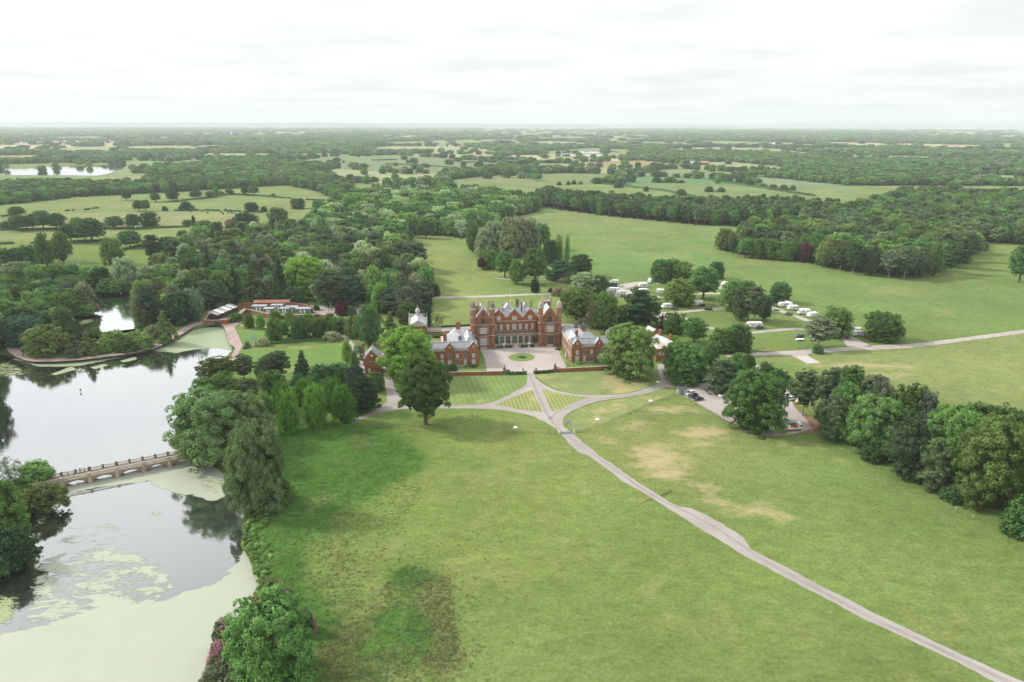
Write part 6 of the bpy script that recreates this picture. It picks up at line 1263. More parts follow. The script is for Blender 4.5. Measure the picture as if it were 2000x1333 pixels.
L = [
 # the named ones
 ('round',798,641,756,112,'bright','huge domed lime hiding the chapel, left of the mansion',1), ('oak',832,697,829,104,'mid','tall oak with bare trunk standing in the park below the left lime',1), ('round',1228,635,747,110,'light','huge rounded lime in front of the right wing',1),
 ('round',1474,728,852,120,'mid','great dense oak between the car park and the park field',1), ('round',1336,670,756,88,'mid','round tree on a short trunk above the small shelter',1), ('round',1723,611,673,72,'mid','dense round tree right of the single caravan at the lane fork',1),
 ('round',537,1172,1372,176,'mid','great rounded tree at the bottom left shore',1), ('round',410,764,915,140,'alder','huge willow at the right end of the bridge',1), ('round',474,768,880,108,'alder','taller willow just behind the one at the bridge end',1), ('willow',508,822,1006,108,'alderb','big feathery willow on the lower lake shore right of the bridge',1),
 ('round',1925,822,1000,146,'light','biggest tree of the right hand belt, near the frame edge',1), ('round',1702,775,895,94,'light','light green tree in the middle of the right hand belt',1), ('round',1852,795,945,112,'mid','broad tree left of the biggest one in the right belt',1), ('tall',722,592,682,58,'dark','great dark wellingtonia behind the gate lodge'),
 ('cedar',1248,562,645,84,'vdark','darkest spreading cedar behind the right wing'), ('round',597,502,584,76,'bright','big bright green dome behind the grey cabins',1), ('cone',495,514,597,60,'olive','yellowish olive conifer behind the walled garden'),
 # south row
 ('cypress',517,768,826,36,'ever'), ('cypress',553,747,812,38,'ever'), ('cypress',566,764,848,46,'ever','nearest bright column of the clipped evergreen row'), ('cypress',597,739,800,36,'ever'), ('cypress',618,750,838,50,'ever','widest bright column in the middle of the evergreen row'), ('cypress',651,736,806,42,'ever'), ('cypress',672,752,828,44,'ever','right end column of the clipped evergreen row'),
 ('cedar',712,733,806,64,'vdark','dark dense cedar beside the drive below the lodge'), ('tall',697,712,760,38,'blue'), ('round',660,711,752,52,'dark'), ('round',625,713,758,46,'dark'), ('cone',592,684,738,44,'dark','pointed dark conifer on the edge of the garden lawn'), ('pine',545,685,745,48,'pine'), ('tall',517,700,750,38,'pine'), ('pine',478,692,745,42,'pine'),
 ('pine',428,698,755,74,'olive','spreading olive pine over the lake edge'), ('round',440,727,782,50,'mid'), ('pine',487,738,790,48,'pine'), ('round',533,725,772,46,'mid'), ('tall',585,730,766,30,'blue'), ('round',400,738,790,46,'mid'), ('round',460,752,800,42,'mid'), ('round',735,728,768,34,'light','pale green bushy tree in front of the gate lodge'), ('tall',690,745,795,36,'vdark'), ('tall',640,740,790,40,'dark'),
 ('tall',679,664,712,22,'bright','slim fresh green tree at the right end of the garden lawn'), ('tall',693,684,724,18,'light'), ('bush',885,709,732,21,'mid','round shrub in front of the left wing'), ('bush',555,935,985,44,'mid'), ('bush',700,672,692,22,'pale'), ('bush',709,690,706,16,'pale'),
 # around the mansion
 ('tall',731,517,598,44,'light','tall pale green tree left of the mansion'), ('tall',746,552,612,42,'bright'), ('cone',764,608,666,44,'olive','olive yew left of the chapel'), ('round',797,590,640,40,'olive'), ('cypress',834,594,640,21,'vdark','very dark cypress right of the chapel'), ('bush',812,588,618,28,'grey'), ('airy',858,617,640,17,'mid','small thin tree on the lawn behind the left wing'),
 ('round',822,512,572,54,'olive'), ('cone',787,528,600,50,'grey','grey green conifer left of the mansion lawn'), ('tall',829,547,600,36,'grey'), ('bush',852,555,581,18,'vdark','dark egg shaped bush at the left end of the rear track'), ('cypress',755,500,575,30,'vdark'), ('tall',780,504,556,34,'light'), ('round',702,492,552,38,'mid'), ('tall',803,482,530,30,'light'), ('pine',808,472,530,54,'pine'), ('round',762,474,525,52,'grey'),
 ('oak',665,512,556,58,'purple','wide copper beech in the wood behind the cabins'), ('pine',647,527,606,66,'pine','tall pine with bare trunk left of the gravel yard'), ('cedar',687,538,602,50,'blue','blue green cedar over the rear track'), ('round',670,590,620,32,'red','dark red shrub like maple beside the gravel yard'), ('bush',687,597,621,20,'dark'), ('airy',770,580,606,14,'grey'), ('bush',700,565,575,14,'mid'),
 ('round',690,617,664,34,'yellow'), ('oak',628,457,512,56,'pine'), ('round',528,475,522,50,'bright'), ('round',655,426,468,58,'pale','pale dome shaped tree in the wood left of the clearing'), ('bush',744,416,430,17,'yellow','golden yellow tree deep in the wood'), ('round',728,431,482,50,'pine'), ('round',767,430,474,38,'mid'), ('tall',726,459,502,36,'blue'), ('round',705,476,516,50,'light'), ('cone',550,500,588,38,'vdark','tall dark spruce behind the middle cabins'), ('cone',543,527,596,32,'dark'),
 ('oak',832,428,466,33,'mid','lone tree with trunk at the top of the clearing'), ('cone',831,415,450,14,'mid'),
 # north of the mansion
 ('willow',966,430,507,58,'pale','left great pale poplar of the clump behind the mansion'), ('willow',1000,423,510,54,'pale','middle great pale poplar of the clump behind the mansion'), ('willow',1029,425,506,50,'pale','right great pale poplar of the clump behind the mansion'), ('willow',946,444,505,36,'pale'), ('oak',1056,436,488,38,'mid'), ('tall',923,431,496,28,'light','tall tree at the left tip of the poplar clump'),
 ('round',957,488,530,34,'mid'), ('oak',986,490,542,38,'mid'), ('oak',941,503,528,19,'purple','small purple tree below the poplar clump'), ('tall',1009,506,559,34,'mid','bushy tree left of the big one by the rear track'), ('oak',1045,484,556,50,'mid','big round headed tree on the lawn behind the mansion'), ('round',1073,468,520,34,'dark'), ('poplar',1092,469,515,15,'light','wider of two slim poplars behind the mansion'), ('poplar',1107,467,513,10,'light','thinner of two slim poplars behind the mansion'),
 ('cedar',1096,507,550,60,'vdark','low dark cedar behind the pink rhododendron'), ('oak',1134,496,540,44,'dark'), ('cypress',1045,545,574,18,'vdark','clipped dark egg of yew beside the rear track'), ('bush',1091,563,581,30,'brown'), ('bush',1075,563,573,12,'purple'), ('round',1146,534,580,66,'pale','pale grey rounded tree left of the caravans'), ('round',1171,537,580,30,'dark'),
 ('oak',1125,564,628,78,'light','wide spreading light tree just right of the mansion tower'), ('round',1178,570,650,58,'mid','dense tree behind the right wing'), ('airy',1153,582,646,16,'brown','thin half dead tree behind the right wing'), ('cone',1293,612,644,17,'vdark'), ('round',1316,610,658,44,'mid'), ('oak',1355,621,670,48,'mid','low domed tree on a dark trunk behind the gatehouse'), ('bush',1316,655,672,20,'bright'), ('bush',1225,655,680,40,'dark'), ('bush',1200,648,662,26,'vdark'),
 ('round',1408,640,694,44,'mid'), ('round',1441,634,694,52,'mid'), ('tall',1386,672,716,38,'dark'), ('lowpine',1408,700,770,68,'pine','dark pine standing in the car park'), ('tall',1436,688,752,46,'mid'), ('tall',1459,692,734,32,'mid'), ('tall',1372,690,735,26,'dark'), ('round',1494,708,740,28,'dark'), ('round',1520,722,760,38,'dark'), ('tall',1505,735,775,34,'mid'),
 ('round',1289,507,556,42,'mid'), ('round',1312,506,552,36,'mid'), ('round',1331,510,556,48,'light'), ('round',1326,545,604,62,'light','round tree beside the caravan with the silver car'), ('oak',1373,520,584,56,'mid','dome crowned tree on a clear trunk at the camp site'), ('round',1398,511,548,31,'dark'),
 ('round',1428,546,612,48,'light'), ('tall',1446,560,630,40,'pine'), ('pine',1472,556,632,46,'pine','pine with pale bare trunks behind the white motorhome'), ('tall',1492,576,628,26,'dark'), ('round',1455,548,600,40,'mid'), ('round',1522,552,597,44,'dark','dense round tree at the start of the upper lane'), ('bush',1503,575,592,18,'light'), ('pine',1598,618,680,62,'grey','leaning grey green pine beside the lane'), ('round',1630,600,665,62,'light','leafy tree behind the leaning pines'), ('bush',1596,673,693,24,'dark','round dark bush on the farm lane edge'),
 ('oak',1990,478,552,46,'mid','tree cut by the right edge beyond the pasture'), ('bush',1912,470,493,36,'grey','grey green bush right of the right wood'),
 # right belt
 ('pine',1567,721,810,62,'pine','pine at the left end of the right hand belt'), ('lowpine',1615,716,825,68,'pine'), ('round',1655,716,808,62,'mid'), ('round',1645,750,855,62,'mid'), ('tall',1706,732,820,72,'grey'), ('round',1772,752,860,78,'mid'), ('tall',1800,764,866,62,'grey'), ('lowpine',1765,812,930,80,'pine','dark pine in the middle front of the right hand belt'), ('lowpine',1620,768,856,54,'pine'), ('round',1900,790,890,80,'mid'), ('round',1952,798,905,88,'mid'), ('lowpine',1995,830,985,76,'pine'), ('lowpine',1815,855,955,60,'pine'), ('bush',1990,972,1052,74,'mid','round dense bush at the right frame edge'), ('airy',1826,925,960,30,'brown'), ('round',2050,800,960,110,'mid'), ('round',2060,900,1060,90,'dark'), ('tall',1738,800,900,60,'dark'), ('round',1660,790,872,52,'mid'), ('round',1735,830,905,58,'mid'), ('bush',1790,900,945,50,'mid'), ('bush',1700,870,905,44,'dark'), ('bush',1860,950,985,46,'dark'), ('tall',1690,760,850,50,'pine'),
 # bottom left
 ('bush',530,1134,1175,64,'olive'), ('bush',445,1296,1385,112,'grey','grey green shrub at the bottom edge'), ('airy',24,895,952,48,'grey','nearly bare tree on the causeway left of the bridge'), ('round',76,902,948,60,'light','low leafy tree at the left end of the bridge'), ('bush',83,948,1003,74,'olive','dark olive bush overhanging the lower lake'), ('willow',5,940,1060,100,'mid','big leaning tree at the left frame edge below the causeway'), ('bush',26,1030,1112,84,'vdark','dark bushes over the lower lake at the left frame edge'), ('bush',125,952,966,18,'bright'), ('bush',40,935,950,40,'dark'), ('round',-40,1020,1120,70,'dark'), ('bush',-10,1075,1135,70,'dark'),
 # pool and dam
 ('round',93,637,702,82,'olive','big round olive tree on the dam path'), ('round',50,617,684,78,'blue','round blue green tree left of the big olive one'), ('tall',128,597,664,44,'dark'), ('round',65,588,648,84,'mid'), ('round',10,588,650,60,'mid'), ('round',120,572,632,52,'mid'), ('tall',138,548,606,34,'grey'), ('round',85,552,606,64,'dark'), ('round',30,543,600,72,'mid'), ('round',93,530,572,28,'brown'), ('round',125,519,575,52,'mid'), ('round',38,512,560,74,'pale'), ('round',-30,560,640,80,'mid'), ('round',-40,640,770,90,'dark'), ('round',-25,590,690,60,'mid'),
 ('bush',166,595,620,38,'mid'), ('round',184,520,568,62,'mid'), ('round',202,521,566,32,'dark'), ('round',247,502,566,46,'pale','silvery tree behind the small pool'), ('airy',150,496,540,36,'pale'), ('tall',92,455,530,34,'mid','left of two tall trees at the near pasture edge'), ('tall',125,451,516,36,'light','right of two tall trees at the near pasture edge'), ('round',20,484,532,48,'dark'), ('round',55,479,530,52,'dark'), ('round',223,464,522,42,'mid','lone egg shaped tree on the near pasture'), ('bush',210,545,575,40,'dark'), ('bush',232,548,575,40,'mid'),
 ('round',285,566,636,54,'pale','silvery green tree on the right bank of the small pool'), ('round',317,540,600,48,'light'), ('round',345,548,602,44,'bright'), ('tall',322,566,622,34,'olive'), ('round',354,570,640,66,'vdark','wide very dark yew left of the garden shed'), ('cone',325,606,672,48,'olive','olive pyramid tree where the dam path turns'), ('cone',175,647,697,46,'olive','small olive pyramid on the dam'), ('bush',225,645,684,54,'light'), ('bush',248,663,692,40,'mid','dense dark mound beside the dam path'), ('bush',282,654,687,46,'light'), ('bush',207,660,692,34,'light'), ('bush',146,680,701,38,'grey'), ('bush',300,634,664,30,'cream'), ('bush',262,648,676,40,'light'), ('airy',389,565,630,30,'blue','thin blue tree on a pale trunk left of the shed'), ('bush',144,636,678,30,'vdark'), ('round',378,506,570,42,'pine'), ('round',340,515,572,52,'light'), ('round',320,530,590,50,'mid'), ('bush',190,640,660,20,'mid'),
 ('pine',303,457,524,34,'pine','tall dark pine at the left end of the big wood'), ('pine',342,465,520,42,'pine'), ('round',384,468,520,30,'dark'), ('round',393,441,476,40,'light','pale dome at the pasture end of the big wood'), ('round',415,466,510,46,'pale'), ('cone',412,484,565,34,'vdark','tall dark wellingtonia in the big wood'), ('cone',392,514,572,23,'olive'), ('cone',436,522,588,26,'dark'), ('cone',461,514,592,36,'dark'), ('pine',408,546,606,40,'pine'), ('round',326,492,536,32,'light'), ('round',360,450,490,26,'mid'), ('tall',440,560,604,30,'pine'), ('round',575,560,598,40,'dark'),
 # garden
 ('round',487,613,643,21,'bright','bright green young tree on the garden lawn'), ('tall',510,613,645,19,'bright'), ('round',538,607,630,19,'bright'), ('round',566,611,638,21,'light'), ('round',537,622,670,34,'mid'), ('round',590,620,668,37,'mid'), ('round',603,612,636,19,'bright'), ('round',580,617,650,24,'mid'), ('round',630,621,664,35,'mid'), ('round',662,619,656,36,'mid'), ('bush',649,647,670,33,'cream'), ('bush',514,658,679,23,'cream','white flowering bush beside the teal gazebo'), ('bush',483,667,680,12,'yellow'), ('bush',566,652,663,9,'vdark'), ('bush',614,650,661,9,'vdark'), ('bush',578,577,597,52,'light'), ('bush',433,590,608,34,'grey'), ('bush',618,595,608,14,'light'), ('bush',425,625,636,18,'mid'), ('bush',460,612,632,34,'mid'), ('round',555,626,656,20,'mid'), ('round',645,612,640,24,'light'), ('round',610,625,650,22,'mid'),
 # pasture trees
 ('oak',34,403,424,29,'mid'), ('bush',15,431,451,32,'dark'), ('oak',42,419,451,40,'mid'), ('oak',66,417,449,22,'mid'), ('oak',86,411,449,32,'dark'), ('oak',111,416,449,35,'dark'), ('oak',248,372,392,18,'dark'), ('oak',304,376,395,19,'dark'), ('oak',338,372,394,25,'dark'), ('oak',383,371,389,22,'mid'), ('oak',410,373,387,18,'dark'), ('oak',423,365,386,12,'mid'), ('oak',449,369,381,16,'mid'), ('bush',432,373,383,13,'mid'), ('oak',479,363,382,16,'mid'), ('oak',495,362,382,21,'mid'), ('bush',534,378,387,11,'mid'),
 ('oak',272,391,413,20,'mid'), ('oak',285,390,413,18,'mid'), ('bush',322,403,414,12,'dark'), ('bush',364,394,414,26,'vdark','dark domed tree in the hedge of the left pasture'), ('round',366,429,443,20,'mid'), ('oak',151,424,455,24,'mid'), ('oak',139,437,473,44,'dark'), ('oak',180,425,473,54,'dark','biggest oak in the left pasture hedge'), ('oak',225,422,447,37,'dark'), ('oak',261,418,448,27,'dark'), ('round',293,414,447,36,'dark'), ('oak',255,450,484,46,'dark','round headed oak standing alone below the pasture hedge'), ('round',492,395,416,29,'vdark'), ('bush',516,403,416,14,'dark'), ('round',582,387,412,30,'dark'), ('round',543,405,440,36,'mid'), ('oak',483,415,455,46,'dark'), ('tall',380,421,448,9,'vdark'), ('round',400,430,455,32,'light'), ('round',456,428,462,36,'brown'), ('round',425,433,462,26,'dark'),
 ('bush',700,300,308,6,'dark'), 
]
for e in L: tr(*e[:6], label=e[6] if len(e) > 6 else None, big=len(e) > 7)
# rhododendrons: shrub with flower trusses as a part
FLM = {}
def flowers(kind, n, seed, ls, m):
    k = (n, seed, m)
    if k not in FLM:
        r = np.random.default_rng(seed); D = r.normal(size=(n, 3)); D[:, 2] = np.abs(D[:, 2]); D /= np.linalg.norm(D, axis=1)[:, None]; P = D*np.array([.5, .5, 1.0])*r.uniform(.93, 1.05, (n, 1)); b = MB()
        cl = fbm(P[:, 0]*10+50, P[:, 1]*10+50, 2.5, seed); P = P[cl > .45]; D = D[cl > .45]
        for p, d in zip(P, D):
            s = ls*r.uniform(.6, 1.2); u = Vector(d).orthogonal().normalized()*s; v = Vector(d).cross(u)*1.0; p = Vector(p); b.face([p-u, p-v, p+u, p+v]); b.face([p-u, p+v*.2+Vector(d)*s, p+u])
        FLM[k] = b.mesh('flowers', m)
    return FLM[k]
for nm in ('pink', 'magenta', 'palepink'): mat('petal_'+nm, TINT[nm], .8, .2, 3)
for (x, yt, yb, w_, tint, fl, nn_, lab) in ((531,1135,1176,64,'olive','palepink',700,'low mound of rhododendron with faded pink flowers on the shore'), (438,1212,1262,46,'dark','pink',1500,'upper pink rhododendron left of the great willow'), (436,1255,1318,58,'dark','pink',2600,'larger pink rhododendron below the other, left of the great willow'), (536,1176,1200,44,'dark','palepink',1600,'pale pink rhododendron peeping over the great willow'), (600,1192,1240,34,'dark','magenta',2000,'magenta rhododendron right of the great willow'),
      (1106,530,556,44,'mid','pink',800,'rhododendron with pink flowers behind the mansion'), (181,591,613,28,'dark','pink',500,'rhododendron flowering pink over the small pool'), (148,664,684,22,'dark','pink',300,'dark pink shrub on the left bank of the small pool'), (708,567,580,14,'mid','magenta',1400,'magenta rhododendron beside the rear track'), (100,945,962,22,'dark','pink',300,'dull pink shrub at the left foot of the bridge'), (35,955,975,26,'dark','pink',200,'dull pink shrub on the causeway'), (550,960,985,36,'grey','palepink',300,'greyish flowering shrub below the shore willow')):
    t = tr('bush', x, yt, yb, w_, tint, lab); t.name = 'rhododendron'; f = link('flowers', flowers('', nn_, nn_, .022 if w_ > 30 else .035, 'petal_'+fl), t); d = TREES[-1]; f.scale = (d['w']*1.02, d['w']*1.02, d['h']*1.02)
# little shrubs about the terrace and forecourt
for u, v, wd, h, tn, lab in ((-8.8, 2.0, 1.8, 1.6, 'dark', 'first from the left'), (-7.2, -.6, 1.6, 1.2, 'mid', 'second from the left'), (-4.9, -.5, 1.8, 1.5, 'mid', 'third from the left'), (-3.0, -.4, 1.7, 1.4, 'olive', 'fourth from the left'), (2.6, -.4, 1.7, 1.4, 'mid', 'fifth from the left'), (4.2, -.4, 1.7, 1.2, 'olive', 'sixth from the left'), (7.4, -.4, 1.8, 1.4, 'mid', 'seventh from the left'), (8.8, 1.7, 2.2, 3.2, 'dark', 'tallest, at the right end')):
    plant('bush', hall(u, v, 0 if v < .5 else .9), wd, h, tn, 'small shrub against the mansion terrace, '+lab, group='shrubs along the terrace')
for u, v, wd, h, tn, lab in ((-21.9, -25.6, 2.8, 1.2, 'light', 'low shrub under the right gable of the left wing'), (-25, -25, 1.6, .8, 'mid', 'small shrub between the windows of the left wing'), (23.5, -26.4, 3.2, 1.2, 'bright', 'low bright shrub at the corner of the right wing'), (33, -26.4, 2.6, 1.8, 'mid', 'shrub below the second gable of the right wing'), (18.4, -6, 2.2, .8, 'dark', 'dark low shrub by the right wing side wall'), (-8.3, -35.6, 2.4, 1.8, 'bright', 'bright bush behind the left dark pier'), (12.8, -34.6, 3.4, 1.6, 'light', 'light bush behind the right dark pier')):
    plant('bush', hall(u, v), wd, h, tn, lab)
for k, (u, v) in enumerate(((-.2, -15.1), (-1.5, -15), (1.2, -15.3), (0.2, -13.9), (.3, -16.4))): plant('bush', hall(u+.3, v), 1.7, .7, 'yellow' if k % 2 else 'light', ('pale shrub in the centre of the round forecourt lawn', 'yellow shrub left in the round lawn bed', 'light shrub right in the round lawn bed', 'yellow shrub at the back of the round lawn bed', 'light shrub at the front of the round lawn bed')[k])

def hedge(label, pts, wd, h, tint='dark', group=None, world=False, dens=None, kind=None):
    P = [Vector((*p, 0)) for p in pts] if world else [at(*p) for p in pts]; o = P[0].copy(); r = np.random.default_rng(int(abs(o.x*7+o.y))); V = []; F = []; sh = []; b = MB()
    for p, q in zip(P, P[1:]):
        d = q-p; L_ = d.length; d.normalize(); nrm = Vector((-d.y, d.x, 0)); k = max(2, int(L_/max(h*.9, 1.0)))
        for i in range(k):
            c = p-o+d*L_*(i+.5)/k; s = r.uniform(.85, 1.15); hl = L_/k*.56
            b.hexa([tuple(c-d*hl-nrm*wd*.45), tuple(c+d*hl-nrm*wd*.45), tuple(c+d*hl+nrm*wd*.45), tuple(c-d*hl+nrm*wd*.45)], [tuple(c-d*hl-nrm*wd*.36+Vector((0, 0, h*.85*s))), tuple(c+d*hl-nrm*wd*.36+Vector((0, 0, h*.88*s))), tuple(c+d*hl+nrm*wd*.36+Vector((0, 0, h*.9*s))), tuple(c-d*hl+nrm*wd*.36+Vector((0, 0, h*.86*s)))])
        n = int(L_*(wd+2*h)*(dens or 5)); n = min(n, 2500)
        for i in range(n):
            c = p-o+d*r.uniform(0, L_); a = r.uniform(-.1, math.pi+.1); pp = c+nrm*(wd*.5*math.cos(a))+Vector((0, 0, max(.05, h*(.25+.75*math.sin(a))*r.uniform(.85, 1.1)))); s = r.uniform(.14, .3)*(1 if h < 2 else 1.5)
            uu = Vector(r.normal(size=3)).normalized()*s; vv = Vector(r.normal(size=3)).normalized()*s; b.face([tuple(pp-uu), tuple(pp-vv), tuple(pp+uu), tuple(pp+vv)])
    me = b.mesh('hedge', 'leaf'); a_ = me.attributes.new('shade', 'FLOAT', 'POINT'); a_.data.foreach_set('value', r.uniform(0, 1, len(me.vertices)).astype(np.float32))
    ob = link('hedge', me, None, o); ob.color = (*TINT[tint], 1); return prop(ob, label, 'hedge', group, kind)
def hw(*p): return [hall(*q)[:2] for q in p]
hedge('ivy covered low hedge between the left pier and the gateway', hw((-9.2, -36.7), (-4, -37.3), (-1.2, -37.1)), 1.0, 1.2, 'dark', world=True, dens=14); hedge('ivy covered low hedge between the gateway and the right pier', hw((2.9, -37.0), (7, -37.0), (11.0, -36.2)), 1.0, 1.2, 'dark', world=True, dens=14)
hedge('dark clipped hedge beside the first caravans', [(1187,560),(1205,561)], 3, 2.4, 'vdark', dens=10); hedge('clipped dark hedge along the garden walk', [(498,676),(540,672),(600,667),(640,664)], 1.6, 1.2, 'dark', dens=8); hedge('low planted border behind the garden walk', [(545,666),(600,661),(640,658)], 1.8, 1.0, 'mid', dens=8); hedge('low box hedge left of the gazebo', [(475,682),(488,680)], 1.6, .9, 'dark', dens=12)
hedge('shrubby border behind the left wing', [(846,660),(870,658),(900,657)], 3.0, 1.6, 'olive', dens=7); hedge('clipped hedge strip on the lawn behind the left wing', [(862,640),(900,638),(935,636)], 1.0, .9, 'vdark', dens=10)
hn = {}
for i, (a, b_) in enumerate((((3,424),(32,421)), ((-60,452),(138,448)), ((205,448),(262,447)), ((266,448),(372,444)), ((-60,479),(27,477)), ((60,477),(77,475)), ((143,474),(188,472)), ((189,473),(206,470)), ((243,489),(290,479)), ((276,474),(292,472)), ((128,413),(136,412)), ((142,412),(145,411.5)), ((166,411),(175,410)), ((179,409),(192,407)), ((327,396),(350,394)), ((354,393),(406,387)), ((406,387),(456,380.5)), ((456,380.5),(500,383)), ((500,383),(556,388)), ((341,413),(387,412)), ((402,412),(430,413)), ((438,413),(454,413.5)), ((459,413.5),(470,414)), ((476,415),(515,416)), ((561,388),(569,389)), ((598,391),(634,393)))):
    zn = (0 if 19 <= i <= 23 else 1 if 14 <= i <= 18 or i > 23 else 2 if i in (1, 2, 3) else 3 if 4 <= i <= 9 else 4); hn[zn] = hn.get(zn, 0)+1
    hedge('dark hedge '+('nearest the cattle' if zn == 0 else 'on the ridge behind the cattle' if zn == 1 else 'below the row of oaks' if zn == 2 else 'in the nearer left field' if zn == 3 else 'clump on the far left slope')+', '+NTH(hn[zn]-1), [a, b_], 2.4, 2.0 if i not in (10, 11, 12, 13) else 1.8, 'dark', group='field hedges of the left pastures', dens=2.5)
for i, (a, b_) in enumerate(sorted((((1162,359),(1215,364)), ((1212,364),(1300,374)), ((1300,374),(1368,388)), ((870,379),(920,377)), ((1368,388),(1440,398)), ((1384,351),(1420,358)), ((1420,358),(1500,370)), ((1500,370),(1590,384)), ((752,321),(800,323)), ((800,323),(880,328)), ((725,314),(775,313)), ((905,318),(935,318))))):
    hedge('dark hedge between the far crop fields, '+NTH(i), [a, b_], 4.5, 3.0, 'dark', group='hedges between the far fields', dens=1.2)
HAZE = 8.0e-5
def lakesd(x, y): return max(float(sdist(P, np.array([x]), np.array([y]))[0]) for P in LAKES)
def nearwater(x, y): return y < 520 and lakesd(x, y) > -3.0

# ------------------------------------------------------------------ trees that fill the woods
def fill(poly, sp, seed):
    P = wpoly(poly); x0, y0 = P.min(0); x1, y1 = P.max(0); r = np.random.default_rng(seed); xs = np.arange(x0, x1, sp); ys = np.arange(y0, y1, sp*.9); X, Y = np.meshgrid(xs, ys); X = X+(np.arange(len(ys)) % 2)[:, None]*sp/2+r.uniform(-.3, .3, X.shape)*sp; Y = Y+r.uniform(-.3, .3, X.shape)*sp
    m = inside(P, X, Y); return np.stack([X[m], Y[m]], 1)
# two feature trees at the edge of the right wood
for x, yt, yb, w_, tn, kd, lb in ((1570,470,510,22,'purple','round','purple copper beech on the edge of the right wood'), (1587,478,510,18,'purple','round','smaller copper beech beside the other on the wood edge'), (1607,468,520,30,'yellow','oak','yellow green tree beside the copper beeches'), (1430,460,493,22,'pine','pine','dark pine at the left tip of the right wood'), (1455,462,500,32,'mid','oak',None), (1480,463,506,34,'mid','round',None), (1505,465,508,32,'mid','round',None), (1532,468,511,34,'mid','round',None), (1555,470,508,26,'mid','round',None), (1640,478,526,36,'pine','pine',None), (1665,470,533,36,'dark','pine',None), (1700,478,538,36,'pine','tall',None), (1735,485,540,38,'grey','pine','grey green layered pine low on the front of the right wood'), (1765,478,543,40,'pine','pine',None), (1795,480,543,38,'pine','tall',None), (1822,472,540,34,'dark','tall',None), (1850,468,532,34,'dark','pine',None), (1875,462,522,32,'dark','pine',None), (1890,455,508,28,'vdark','pine',None)):
    tr(kd, x, yt+2, yb+3, w_, tn, lb)
WSPEC = {'w_pool': (10, (9, 16), 'left wood beside the pool'), 'w_big': (10.5, (12, 20), 'big wood behind the walled garden'), 'w_mid': (12, (12, 19), 'wood beyond the clearing'), 'w_belt': (8.6, (14, 19), 'pine belt across the middle distance'), 'w_right': (11.5, (10, 19), 'right hand wood'), 'w_left': (12.0, (8, 14), 'dark wood beyond the left pastures')}
MIX = {'w_pool': [('round', 'mid'), ('round', 'light'), ('round', 'dark'), ('tall', 'grey'), ('round', 'olive')], 'w_big': [('round', 'mid'), ('round', 'dark'), ('pine', 'pine'), ('tall', 'grey'), ('cone', 'dark'), ('round', 'light'), ('pine', 'pine'), ('tall', 'pale'), ('round', 'olive')],
       'w_mid': [('round', 'mid'), ('round', 'pale'), ('tall', 'mid'), ('round', 'light'), ('cone', 'dark'), ('round', 'dark')], 'w_belt': [('pine', 'pine'), ('pine', 'dark'), ('pine', 'pine'), ('tall', 'mid')], 'w_right': [('round', 'mid'), ('round', 'olive'), ('tall', 'pine'), ('pine', 'pine'), ('round', 'dark'), ('tall', 'mid')], 'w_left': [('round', 'mid'), ('round', 'dark'), ('tall', 'mid'), ('pine', 'pine')]}
EXIST = np.array([(d['p'].x, d['p'].y, d['w']) for d in TREES]); cand = []
for wi, (k, (sp_, hr, nm)) in enumerate(WSPEC.items()):
    pts = fill(WOODS[k], sp_, 40+wi); r = np.random.default_rng(wi); nz = fbm(pts[:, 0], pts[:, 1], 45, wi)
    for i, (x, y) in enumerate(pts):
        d = np.hypot(EXIST[:, 0]-x, EXIST[:, 1]-y)
        if (d < EXIST[:, 2]*(.55 if k == 'w_right' else .36)+2.2).any(): continue
        if nearwater(x, y): continue
        mix = MIX[k]; q = mix[int((nz[i]*2.3+r.uniform(0, .5))*len(mix)) % len(mix)]
        if k == 'w_mid' and proj((x, y, 0))[1] < 384 and proj((x, y, 0))[0] < 860: q = ('cone', 'dark')
        h = r.uniform(*hr)*(1.1 if q[0] == 'pine' else 1); w_ = sp_*r.uniform(.95, 1.6)*(.75 if q[0] == 'cone' else 1)
        px, py, D = proj((x, y, 0))
        if k == 'w_right':
            pass
        cand.append((h*w_/(D*D), k, q, x, y, w_, h, px, py))
# loose trees dotted on the farmland edge between 1000 and 1235 m and along fields: individual ones the photo shows
FT = []
for x, yt, yb, w_ in ((671,314,319.5,6), (796,312,320,7), (1092,355,364,11), (1110,354,363,9), (1121,352,362,10), (1134,354,362,9), (791,325,334,14), (983,337,347,13), (998,330,346,16), (1163,348,360,22), (1180,352,362,26), (1208,353,370,18), (1262,364,376,12), (1385,364,378,18), (1408,366,378,18), (1330,369,385,20), (1283,346,360,24), (1308,345,361,26), (1330,352,360,16), (1466,354,366,14), (1490,358,370,18), (1510,360,370,18), (1530,361,374,18), (1548,362,374,14)):
    FT.append((x, yt, yb, w_))
for i, (x, yt, yb, w_) in enumerate(sorted(FT)): t = tr('bush', x, yt, yb, w_, 'dark', 'small dark tree on the far crop fields, '+NTH(i)); t.name = 'field_tree'; t['category'] = 'tree'; t['group'] = 'trees dotted over the far fields'
cand.sort(reverse=True); NIND = max(0, 298-sum(1 for d in TREES if d['kind'] != 'bush')); print('LISTED', len(TREES), 'CAND', len(cand), 'IND', NIND)
for s, k, q, x, y, w_, h, px, py in cand[:NIND]: plant(q[0], (x, y, 0), w_, h, q[1], lod=True)
rest = cand[NIND:]
